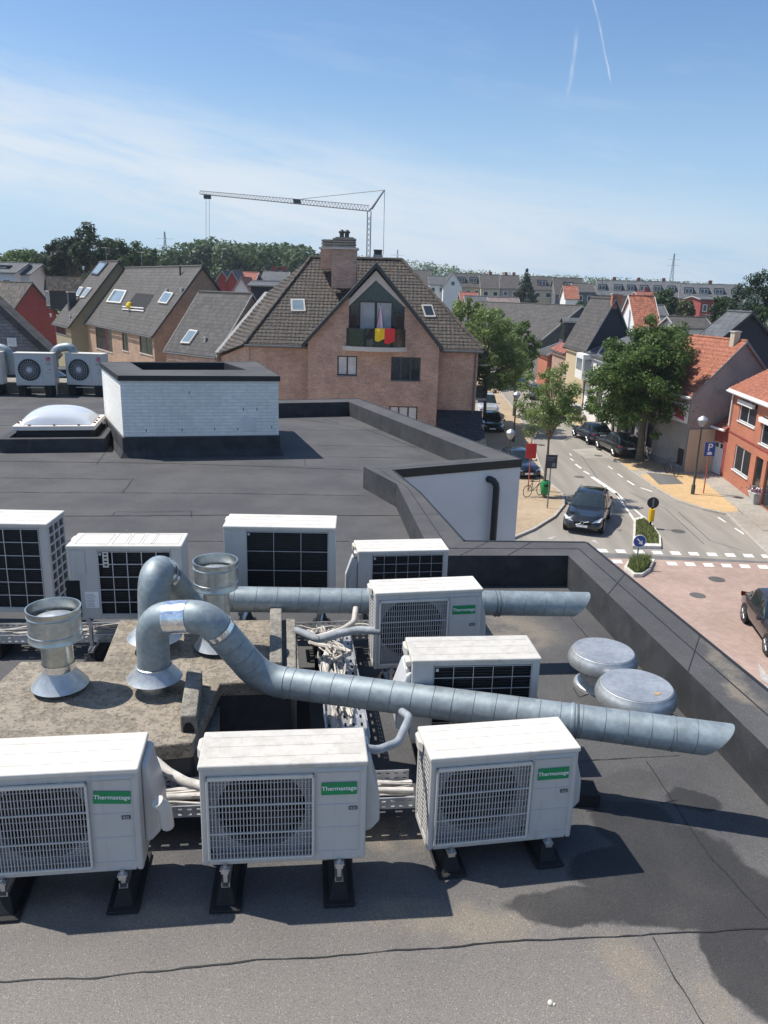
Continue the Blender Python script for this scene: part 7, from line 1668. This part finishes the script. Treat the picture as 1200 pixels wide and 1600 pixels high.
def bike(label, base, yaw, name='bicycle'):
    root = thing(name, label, 'bicycle', base, yaw); 
    for x in (-.52, .52): m_ = MB(); m_.tube([(x + .33 * math.cos(R(a_)), 0, .34 + .33 * math.sin(R(a_))) for a_ in range(0, 361, 15)], .02, 6, caps=False); m_.build('wheel', 'tyre', root)
    m_ = MB()
    for a_, b2 in (((-.52, .34), (-.08, .33)), ((-.08, .33), (-.22, .85)), ((-.22, .85), (.34, .80)), ((-.08, .33), (.36, .70)), ((-.52, .34), (-.20, .78)), ((.52, .34), (.34, .95))): m_.tube([(a_[0], 0, a_[1]), (b2[0], 0, b2[1])], .018, 6)
    m_.build('frame', 'sign_black', root); m_ = MB(); m_.tube([(.34, -.28, .98), (.34, .28, .98)], .015, 6); m_.build('handlebar', 'sign_black', root); m_ = MB(); m_.box(-.34, -.10, -.07, .07, .86, .91); m_.build('saddle', 'sign_black', root, bevel=.02)
bike('dark bicycle leaning by the red post behind the white wall', PZ(834, 775, .11), R(35))
bike('dark bicycle standing against the front of the grey rendered house', PZ(1053, 742, .11) - nR * .2, R(100))

# drain and manhole covers, tar repairs
MK = MB()
for x, y, r_ in ((905, 745, .32), (1060, 830, .33), (1120, 905, .33), (935, 712, .3), (1090, 930, .3)):
    c = PZ(x, y, .006); MK.disc((c.x, c.y, .006 if x not in (1120, 1090) else .004), r_, (0, 0, 1), 20)
struct(MK.build('manhole_covers', 'asphalt_dark')); MK = MB()
for pts in (((985, 770), (1040, 795), (1100, 850)), ((900, 700), (925, 735), (960, 790)), ((1060, 800), (1110, 845), (1160, 860))): addmark(pts, .05, z=.003)
struct(MK.build('tar_joints', 'asphalt_dark'))
def aerial(h, t_, hh=1.6):
    p = h.rzA.lerp(h.rzB, t_) + Vector((0, 0, .05)); root = h.root; m_ = MB(); m_.tube([p, p + Vector((0, 0, hh))], .03, 6)
    for k in range(5): m_.tube([p + Vector((-.35 + .02 * k, k * .18 - .4, hh - .1)), p + Vector((.35 - .02 * k, k * .18 - .4, hh - .1))], .012, 4)
    m_.tube([p + Vector((0, -.5, hh - .1)), p + Vector((0, .5, hh - .1))], .015, 4); m_.build('aerial', 'crane_grey', root, world=True)
for h, t_ in ((hB, .3), (hR2, .7), (hR6, .6), (hR9, .5), (hA, .4), (hO, .6)): aerial(h, t_)
# --- trees: tapered trunk, limbs, crown of many leaf sized faces in clumps
def foliage(name, c1, c2, c3):
    m, t, b = new(name); g = t.n('ShaderNodeNewGeometry'); r_ = g.outputs['Random Per Island']
    cc = t.mix(t.ramp(r_, 0, .6), c4(c1), c4(c2)); cc = t.mix(t.ramp(r_, .72, 1.0), cc, c4(c3)); cc = t.mix(t.m('MULTIPLY', t.ramp(t.noise(g.outputs['Position'], .6, 4), .4, .65), .45), cc, c4(c1))
    b.inputs['Roughness'].default_value = .55; b.inputs['Specular IOR Level'].default_value = .35; t.link(cc, b.inputs['Base Color'])
    tr_ = t.n('ShaderNodeBsdfTranslucent', {'Color': t.mix(.5, cc, c4(c3))}); mx = t.n('ShaderNodeMixShader', {0: .38}); t.link(b.outputs[0], mx.inputs[1]); t.link(tr_.outputs[0], mx.inputs[2])
    out = [n for n in t.t.nodes if n.type == 'OUTPUT_MATERIAL'][0]; t.link(mx.outputs[0], out.inputs['Surface'])
foliage('leaf_green', (.046, .092, .022), (.084, .148, .032), (.16, .23, .055))
foliage('leaf_light', (.11, .17, .045), (.17, .24, .07), (.27, .33, .12))
foliage('leaf_deep', (.030, .062, .024), (.048, .09, .032), (.08, .13, .045))
foliage('leaf_wood', (.042, .075, .034), (.066, .108, .042), (.10, .15, .06))
foliage('leaf_conifer', (.018, .040, .020), (.030, .058, .028), (.06, .09, .045))
foliage('leaf_olive', (.07, .085, .03), (.10, .115, .04), (.15, .15, .06))
plain('bark', (.13, .105, .08), .9, var=.3, scale=4, bump=.6, bscale=20)
def leaves_mesh(clumps, n, size, seed, flat=.5, droop=0.0):
    """clumps: list of (x,y,z,r). returns verts, faces"""
    g = np.random.default_rng(seed); C_ = np.array(clumps); wgt = C_[:, 3] ** 2; k = g.choice(len(C_), n, p=wgt / wgt.sum())
    dirs = g.normal(size=(n, 3)); dirs /= np.linalg.norm(dirs, axis=1)[:, None]; rr = g.random(n) ** .45
    P = C_[k, :3] + dirs * (C_[k, 3] * rr)[:, None] * np.array([1, 1, .85])
    nrm = dirs * .7 + g.normal(size=(n, 3)) * .6 + np.array([0, 0, .45]); nrm /= np.linalg.norm(nrm, axis=1)[:, None]
    a = g.normal(size=(n, 3)); a -= nrm * (a * nrm).sum(1)[:, None]; a /= np.linalg.norm(a, axis=1)[:, None]; b = np.cross(nrm, a); s_ = size * g.uniform(.6, 1.35, n)[:, None]
    V = np.stack([P - a * s_, P + b * s_ * .42 + nrm * s_ * .12, P + a * s_, P - b * s_ * .42], 1).reshape(-1, 3)
    return V
def add_leaves(name, V, mat, parent, loc=None):
    n = len(V) // 4; me = bpy.data.meshes.new(name); me.vertices.add(len(V)); me.vertices.foreach_set('co', V.astype(np.float32).ravel()); me.loops.add(n * 4); me.loops.foreach_set('vertex_index', np.arange(n * 4, dtype=np.int32)); me.polygons.add(n); me.polygons.foreach_set('loop_start', np.arange(0, n * 4, 4, dtype=np.int32)); me.update(calc_edges=True); me.materials.append(MATS[mat])
    o = bpy.data.objects.new(name, me); col.objects.link(o); o.parent = parent; return o
def tree(label, base, H, cz, rx, rz, n, size, seed, mat='leaf_green', trunk_r=.16, n_cl=46, cr=.28, hollow=.35, kind='broad', group=None, name='tree', ry=None, fork=.45):
    root = thing(name, label, 'tree', base, 0, group); g = random.Random(seed); mb = MB(); ry = ry or rx
    lean = (g.uniform(-.03, .03) * H, g.uniform(-.03, .03) * H); top = Vector((lean[0], lean[1], H * .86)); tp = [Vector((0, 0, 0)) + (top) * (k / 8) + Vector((g.uniform(-.05, .05), g.uniform(-.05, .05), 0)) * (k > 0) for k in range(9)]
    mb.tube(tp, [trunk_r * (1.25 if k == 0 else 1 - .10 * k) for k in range(9)], 9); clumps = []
    if kind == 'broad':
        for k in range(n_cl):
            th = g.uniform(0, 2 * math.pi); ph = math.acos(g.uniform(-.85, 1)); rad = g.uniform(hollow, 1.0) ** .6; jag = g.uniform(.80, 1.12)
            c = Vector((rx * rad * jag * math.sin(ph) * math.cos(th), ry * rad * jag * math.sin(ph) * math.sin(th), cz + rz * rad * jag * math.cos(ph))); clumps.append((c.x, c.y, c.z, cr * rx * g.uniform(.55, 1.25)))
            if k % 2 == 0:
                t0 = g.uniform(fork, .85); s_ = top * t0; mid = s_.lerp(c, .5) + Vector((0, 0, -.1 * rz * g.random())); r0 = trunk_r * (1 - t0) * .9 + .02; mb.tube([s_, s_.lerp(mid, .5), mid, mid.lerp(c, .6), c], [r0, r0 * .8, r0 * .6, r0 * .35, .012], 5)
    else:
        L_ = 15
        for k in range(L_):
            t = k / (L_ - 1); z = cz - rz + 2 * rz * t; rr = rx * (1 - t) ** .8 + .12 * rx * (1 - t)
            m_ = max(3, int(9 * (1 - t) + 2))
            for j in range(m_):
                th = 2 * math.pi * (j + g.random() * .6) / m_; rj = rr * g.uniform(.55, 1.0)
                for q in (.35, .7, 1.0): clumps.append((rj * q * math.cos(th), rj * q * math.sin(th), z - rz * .10 * q, max(.2, rx * .20 * (1.15 - t) * g.uniform(.7, 1.2))))
                mb.tube([(0, 0, z), (rj * math.cos(th), rj * math.sin(th), z - rz * .1)], [.05, .015], 4)
    mb.build('trunk', 'bark', root, smooth=True)
    add_leaves('crown', leaves_mesh(clumps, n, size, seed), mat, root); return root
def tree_px(label, base_px, top_px, bot_y, half_w, n, size, seed, z0=.1, Yd=None, **kw):
    """base pixel on the ground (or distance), crown top pixel, crown bottom y, half width in pixels"""
    if Yd is None: b_ = PZ(*base_px, z0)
    else: b_ = PY(base_px[0], 470, Yd); b_.z = z0
    zt_ = PY(top_px[0], top_px[1], b_.y).z; zb_ = PY(top_px[0], bot_y, b_.y).z; rx = half_w * b_.y / FPX * 1.02; H = zt_ - z0
    return tree(label, b_, H, (zt_ + zb_) / 2 - z0, rx, (zt_ - zb_) / 2, n, size, seed, **kw)
tree_px('large dense green tree over the grey terraced fronts, by the parked estate car', (999, 720), (1010, 500), 684, 84, 52000, .115, 11, mat='leaf_green', trunk_r=.27, n_cl=190, cr=.19, hollow=.2, fork=.4)
tree_px('young light green tree beside the green litter bin at the left kerb', (850, 778), (858, 568), 694, 60, 9500, .08, 12, mat='leaf_light', trunk_r=.095, n_cl=70, cr=.20, hollow=.15, fork=.5)
tree_px('street tree whose crown hangs right of the brick house with the flag', (757, 668), (788, 478), 632, 64, 20000, .12, 13, mat='leaf_light', trunk_r=.16, n_cl=120, cr=.19)
tree_px('slim street tree with a bare dark trunk behind the young light green tree', (803, 650), (815, 500), 618, 36, 7500, .12, 14, mat='leaf_green', trunk_r=.12, n_cl=60, cr=.2)
tree_px('bright green tree rising above the right end of the flag house roof', (730, 600), (722, 462), 560, 34, 6000, .22, 15, Yd=95, mat='leaf_light', trunk_r=.2, n_cl=36)
tree_px('pale green tree top left of the big brown roofed house in the street', (768, 600), (770, 478), 560, 40, 5500, .22, 16, Yd=100, mat='leaf_light', trunk_r=.2, n_cl=36)
tree_px('small street tree in front of the white terraced house', (935, 668), (925, 600), 650, 24, 1800, .13, 17, mat='leaf_light', trunk_r=.08, n_cl=18)
tree_px('slim tree trunk with low crown left of the big tree, by the parked saloon', (956, 692), (958, 585), 672, 40, 5000, .14, 18, mat='leaf_green', trunk_r=.12, n_cl=26)
for i, (x, y, yb, hw, Yd, mt, kd, lab) in enumerate([
        (820, 420, 470, 17, 190, 'leaf_conifer', 'conifer', 'dark pointed conifer among the far apartment houses'), (1035, 456, 500, 26, 120, 'leaf_deep', 'broad', 'dark round tree behind the orange roofed house, the left one'), (1073, 468, 500, 15, 118, 'leaf_olive', 'broad', 'olive toned round tree right of the dark round tree'),
        (1130, 462, 510, 18, 112, 'leaf_deep', 'broad', 'dark tree in front of the dark red apartment block'), (912, 472, 500, 17, 150, 'leaf_deep', 'broad', 'low dark tree between the blue gable and the orange gabled house'),
        (1186, 418, 540, 42, 84, 'leaf_conifer', 'broad', 'tall dark green tree at the right picture edge'), (1215, 440, 560, 30, 78, 'leaf_deep', 'broad', 'dark tree cut off by the right picture edge, below the tall one'),
        (35, 390, 440, 34, 160, 'leaf_green', 'broad', 'mid green round tree at the left picture edge above the white houses'), (95, 374, 440, 34, 120, 'leaf_conifer', 'broad', 'dark tree at the left end of the group behind the grey roofs'),
        (152, 354, 430, 36, 112, 'leaf_conifer', 'broad', 'tallest dark tree behind the grey roofs at the left'), (122, 372, 430, 30, 118, 'leaf_conifer', 'broad', 'bushy dark tree left of the tallest one, behind the roofs'), (192, 378, 430, 34, 125, 'leaf_deep', 'broad', 'dark green tree right of the tallest one behind the left roofs'),
        (235, 392, 425, 26, 140, 'leaf_deep', 'broad', 'lower dark green tree at the left end of the wood'), (62, 396, 440, 26, 135, 'leaf_green', 'broad', 'lower green tree left of the dark group behind the roofs'), (375, 432, 462, 12, 130, 'leaf_green', 'broad', 'small green tree behind the far red gabled houses')]):
    tree_px(lab, (x, 600), (x, y), yb, hw, 5200 if hw > 24 else 2600, .0021 * Yd, 40 + i, Yd=Yd, z0=0, mat=mt, kind=kd, trunk_r=.25, n_cl=40)
# far woods that read as one mass
def wood(name, pts, Yd, depth, size, n, seed, mat):
    """pts: (px, top_y) outline of the tree tops in the photo"""
    g = random.Random(seed); cl = []; 
    for i in range(len(pts) - 1):
        (x0, y0), (x1, y1) = pts[i], pts[i + 1]; k = max(1, int(abs(x1 - x0) / 7))
        for j in range(k):
            t = (j + g.random() * .7) / k; x = x0 + (x1 - x0) * t; y = y0 + (y1 - y0) * t; Y_ = Yd + g.uniform(0, depth); p = PY(x, y, Y_); r_ = size * g.uniform(.7, 1.3) * Y_ / Yd; z = p.z - r_ * .85
            while z > -r_: cl.append((p.x + g.uniform(-1, 1) * r_ * .4, Y_ + g.uniform(-1, 1) * r_ * .5, z, r_)); z -= r_ * 1.15
    c = PY((pts[0][0] + pts[-1][0]) / 2, 470, Yd); c.z = 0; V = leaves_mesh([(a - c.x, b - c.y, z, r_) for a, b, z, r_ in cl], n, size * .15, seed)
    o = add_leaves(name, V, mat, None); o.location = c; o['kind'] = 'stuff'; return o
wood('far_wood', [(246, 402), (262, 388), (290, 378), (325, 369), (350, 374), (380, 380), (415, 378), (450, 380), (478, 384), (505, 392), (560, 404)], 200, 30, 5.0, 60000, 71, 'leaf_wood')
wood('far_tree_line', [(560, 398), (610, 403), (640, 405), (690, 411), (730, 420), (760, 422), (800, 426), (850, 428), (890, 428), (930, 432), (1000, 434), (1060, 438), (1120, 441), (1210, 446), (1300, 449)], 520, 60, 6.0, 60000, 72, 'leaf_green')
wood('far_tree_line', [(-120, 388), (-40, 392), (20, 396), (80, 398), (150, 400), (260, 400)], 300, 50, 6, 26000, 73, 'leaf_green')

# --- houses farther away
def far_house(label, x0, x1, y_ridge, y_eave, Yd, roofm='tile_grey', wallm='house_white', depth=9, skew=0.0, dorm=0, win=0, gable=None, chim=0, name='far_house', hip=0, group='houses in the far part of the town'):
    """roof facing the camera between two pixel columns; y_ridge / y_eave at the middle"""
    xm = (x0 + x1) / 2; a, b = PY(x0, y_eave, Yd), PY(x1, y_eave, Yd + skew); ze = PY(xm, y_eave, Yd + skew / 2).z; n_ = Vector((-(b - a).y, (b - a).x, 0)).normalized(); n_ = n_ if n_.y > 0 else -n_
    run = depth / 2; zr = PY(xm, y_ridge, Yd + skew / 2 + run).z
    h = House(name, label, xy(a), xy(b), run, ze, max(zr, ze + .4), wallm, wallm, roofm, side_in=(a.x + n_.x * 50, a.y + n_.y * 50), group=group, verge='verge_grey', gutter=True, over=.3)
    g = random.Random(int(x0 * 7 + y_ridge)); L = h.L
    for k in range(win):
        u = L * (k + .5) / win; ww = min(1.6, L / win * .5); m_ = MB(); q = h.a + h.d * (u - ww / 2) - h.n * .04 + Vector((0, 0, ze - 2.2)); m_.obox(q, h.d * ww, h.n * .06, (0, 0, 1.3)); f_ = m_.build('window', 'frame_white', h.root, world=True)
        m_ = MB(); m_.obox(q + h.d * .12 + Vector((0, 0, .12)) - h.n * .012, h.d * (ww - .24), h.n * .014, (0, 0, 1.06)); m_.build('pane', 'glass', f_, world=True)
    for k in range(dorm):
        u = L * (k + .5) / dorm + g.uniform(-.4, .4); p = h.a + h.d * u + h.n * run * .28 + Vector((0, 0, ze + (zr - ze) * .28)); ww = min(2.6, L / dorm * .6); hh = (zr - ze) * .48; m_ = MB(); m_.obox(p - h.d * ww / 2, h.d * ww, h.n * run * .6, (0, 0, hh)); dm_ = m_.build('dormer', 'slate_dark', h.root, world=True)
        m_ = MB(); m_.obox(p - h.d * ww * .4 - h.n * .03 + Vector((0, 0, .2)), h.d * ww * .8, h.n * .05, (0, 0, hh - .45)); f_ = m_.build('dormer_window', 'frame_white', dm_, world=True); m_ = MB()
        for j in range(2): m_.obox(p - h.d * ww * (.36 - .38 * j) - h.n * .045 + Vector((0, 0, .3)), h.d * ww * .33, h.n * .02, (0, 0, hh - .65))
        m_.build('pane', 'glass', f_, world=True)
    for k in range(chim):
        u = L * (k + .6) / (chim + .3); p = h.a + h.d * u + h.n * run + Vector((0, 0, zr - .5)); m_ = MB(); m_.obox(p, h.d * .8, h.n * .6, (0, 0, 1.5)); m_.build('chimney', 'brick_redwall', h.root, world=True)
    return h
def far_gable(label, x0, x1, y_ap, y_eave, Yd, roofm='tile_grey', wallm='house_white', depth=12, win=1, group='houses in the far part of the town', back_skew=0):
    """gable end facing the camera"""
    a, b = PY(x0, y_eave, Yd), PY(x1, y_eave, Yd); ze = (a.z + b.z) / 2; W_ = b.x - a.x; zr = PY((x0 + x1) / 2, y_ap, Yd).z
    h = House('far_house', label, (a.x + back_skew, Yd + depth), (a.x, Yd), W_ / 2, ze, zr, wallm, wallm, roofm, side_in=(b.x + 50, Yd + depth / 2), group=group, over=.25)
    if win:
        m_ = MB(); xm = (a.x + b.x) / 2; m_.box(xm - .6, xm + .6, Yd - .05, Yd + .05, ze + .1, ze + 1.3); f_ = m_.build('window', 'frame_white', h.root, world=True); m_ = MB(); m_.box(xm - .48, xm + .48, Yd - .065, Yd - .052, ze + .2, ze + 1.2); m_.build('pane', 'glass', f_, world=True)
    return h
far_gable('white gabled house with a small window beyond the flag house roof', 693, 722, 425, 447, 230, 'tile_grey', 'house_white')
far_house('grey roofed house at the left end of the far row', 640, 672, 423, 441, 240, win=2)
far_house('white flat fronted far house with a balcony window', 671, 696, 432, 444, 236, 'slate_roof', 'house_white', win=2, depth=6)
far_house('far apartment house with two dark dormers right of the white gable', 712, 752, 428, 448, 235, dorm=2, win=3, wallm='render_cream')
far_house('far apartment house with a white awning and beige front', 752, 782, 430, 450, 232, win=2, wallm='render_cream', chim=1)
far_house('far apartment house left of the pointed conifer', 783, 812, 431, 450, 232, win=2, wallm='render_grey', chim=2)
far_house('far apartment house with glazed bays right of the pointed conifer', 832, 866, 433, 452, 228, win=2, wallm='render_cream', dorm=1)
far_house('dark grey roofed far apartment house beside the orange gabled house', 868, 912, 435, 460, 222, win=2, wallm='brick_grey', dorm=1)
far_house('bright orange roofed small house among the grey far roofs', 884, 903, 447, 466, 190, 'tile_orange', 'house_white', depth=6)
far_house('dark brick house with white windows left of the long apartment block', 900, 930, 444, 456, 200, wallm='brick_grey', win=2)
far_house('long grey roofed apartment block with many dormers, its left end', 930, 1060, 440, 462, 205, 'slate_roof', 'brick_brown', depth=11, skew=-6, dorm=6, win=8, chim=3)
far_house('long grey roofed apartment block with wide dormers, its right end', 1062, 1160, 445, 467, 196, 'slate_roof', 'brick_brown', depth=11, skew=-4, dorm=4, win=6, chim=1)
far_house('dark red brick apartment block with white windows below the long roof', 1096, 1124, 464, 468, 150, 'slate_roof', 'brick_redwall', depth=8, win=2, group='houses in the far part of the town')
far_house('low house with brownish roof in front of the long block', 1000, 1030, 457, 466, 170, 'tile_red', 'brick_brown', depth=7, chim=1)
far_house('lean dark metal roofed building right of the big tree top', 1058, 1110, 497, 512, 84, 'tile_grey', 'house_white', depth=5, win=2)
far_house('red tiled low house right of the bright green tree', 722, 746, 458, 473, 150, 'tile_red', 'brick_redwall', depth=8)
far_house('grey shed roof between the green trees', 730, 780, 464, 484, 135, 'slate_roof', 'house_white', depth=8)
far_house('pinkish tiled house left of the broad brown roofed house', 768, 812, 466, 490, 128, 'tile_pinkish', 'render_grey', depth=8)
far_house('small dark roof strip behind the big tree top', 1010, 1040, 478, 492, 100, 'slate_roof', 'house_white', depth=4)
far_house('white house with grey roof at the far left edge below the trees', -30, 22, 411, 425, 110, 'slate_roof', 'house_white', depth=8, win=2, dorm=1)
far_house('white house right of the far left one, under the dark trees', 22, 45, 413, 428, 112, 'slate_roof', 'house_white', depth=8, win=1)
far_gable('first small red gabled house beyond the brown gable', 340, 356, 424, 436, 125, 'slate_roof', 'brick_redwall', depth=8, win=0)
far_gable('second small red gabled house beyond the brown gable', 356, 370, 424, 436, 124, 'slate_roof', 'brick_redwall', depth=8, win=0)
far_gable('pale house end with steep roof in the gap beyond the brown gable', 366, 388, 434, 452, 112, 'tile_red', 'house_white', depth=8, win=0)
far_house('brown roofed house in the gap behind the red gabled ones', 362, 396, 426, 440, 135, 'tile_red', 'brick_redwall', depth=8)
far_house('low dark clad building with white canopy left of the flag house roof', 392, 445, 444, 447, 92, 'slate_roof', 'slate_dark', depth=6, win=0)
far_house('far flat grey building left of the flag house ridge', 410, 446, 425, 438, 140, 'slate_roof', 'render_grey', depth=8, win=1, chim=2)
# --- construction crane
def bar(m_, p, q, r_): m_.tube([p, q], r_, 5)
CY = 150.0
mast = PY(577, 330, CY); tip = PY(312, 303, CY); gnd = Vector((mast.x, CY, 0)); crn = thing('tower_crane', 'slender self erecting construction crane with its jib pointing left', 'crane', gnd)
m_ = MB(); 
for dx in (-.32, .32):
    for dy in (-.32, .32): bar(m_, Vector((mast.x + dx, CY + dy, 0)), Vector((mast.x + dx, CY + dy, mast.z)), .085)
z = 1.0
while z < mast.z - 1:
    for dx, ex in ((-.32, .32), (.32, -.32)): bar(m_, Vector((mast.x + dx, CY - .32, z)), Vector((mast.x + ex, CY - .32, z + .9)), .045)
    z += .9
m_.build('mast', 'crane_grey', crn, world=True)
m_ = MB(); jd = (tip - mast); N_ = 52; hgt = .95
for k in range(N_ + 1):
    t = k / N_; p = mast + jd * t; hh_ = hgt * (1 - .45 * t); u_ = Vector((0, 0, hh_))
    if k < N_:
        p2 = mast + jd * (k + 1) / N_; h2 = hgt * (1 - .45 * (k + 1) / N_)
        bar(m_, p + Vector((0, -.4, 0)), p2 + Vector((0, -.4, 0)), .055); bar(m_, p + Vector((0, .4, 0)), p2 + Vector((0, .4, 0)), .055); bar(m_, p + u_, p2 + Vector((0, 0, h2)), .06)
        bar(m_, p + Vector((0, -.4, 0)), p.lerp(p2, .5) + u_, .042); bar(m_, p.lerp(p2, .5) + u_, p2 + Vector((0, -.4, 0)), .042)
m_.build('jib', 'crane_grey', crn, world=True)
head = PY(601, 297, CY); low = PY(599, 398, CY)
m_ = MB(); bar(m_, mast, head, .16); bar(m_, mast + Vector((.5, 0, .3)), head, .09); m_.build('a_frame', 'crane_grey', crn, world=True)
m_ = MB(); bar(m_, head, low, .05); bar(m_, head, mast + jd * .40 + Vector((0, 0, .9)), .055); m_.build('tie_rope', 'crane_grey', crn, world=True)
m_ = MB(); bar(m_, PY(322, 306, CY), PY(322, 372, CY), .035); bar(m_, PY(327, 306, CY), PY(327, 372, CY), .035); m_.build('hoist_rope', 'crane_grey', crn, world=True)
m_ = MB(); c = PY(324, 306, CY); m_.box(c.x - .6, c.x + .6, CY - .4, CY + .4, c.z - .5, c.z + .1); m_.build('trolley', 'sign_dark', crn, world=True); m_ = MB(); c = PY(462, 317, CY); m_.box(c.x - .4, c.x + .9, CY - .4, CY + .4, c.z - .1, c.z + .6); m_.build('jib_joint', 'sign_dark', crn, world=True)
def pylon(label, px, top_y, Yd, w_=5):
    b_ = PY(px, 470, Yd); zt_ = PY(px, top_y, Yd).z; root = thing('pylon', label, 'pylon', (b_.x, Yd, 0), 0, 'lattice pylons on the horizon'); m_ = MB()
    for k in range(9):
        t, t2 = k / 9, (k + 1) / 9; wa, wb = w_ * (1 - t) ** 1.3 + .5, w_ * (1 - t2) ** 1.3 + .5; za, zb_ = zt_ * t, zt_ * t2
        for s1 in (-1, 1):
            for s2 in (-1, 1): bar(m_, (s1 * wa / 2, s2 * wa / 2, za), (s1 * wb / 2, s2 * wb / 2, zb_), .14)
        bar(m_, (-wa / 2, -wa / 2, za), (wb / 2, -wb / 2, zb_), .13); bar(m_, (wa / 2, -wa / 2, za), (-wb / 2, -wb / 2, zb_), .13)
    for t in (.80, .90): bar(m_, (-w_ * .9, 0, zt_ * t), (w_ * .9, 0, zt_ * t), .1)
    m_.build('lattice', 'crane_grey', root)
pylon('lattice pylon above the long apartment block at the right', 1045, 396, 620, 5); pylon('lattice pylon above the trees left of the wood', 262, 362, 520, 6); pylon('small lattice pylon right of the flag house chimney', 619, 390, 640, 6)
# --- the air
m = bpy.data.materials.new('haze'); m.use_nodes = True; t = NT(m.node_tree)
pv = t.n('ShaderNodeVolumePrincipled', {'Color': (.72, .82, .95, 1), 'Density': .00028, 'Anisotropy': .2}); t.n('ShaderNodeOutputMaterial', {'Volume': pv.outputs[0]}); MATS['haze'] = m
hz_ = MB().box(-1500, 1500, -320, 1400, -2.2, 80).build('haze', 'haze'); hz_['kind'] = 'stuff'
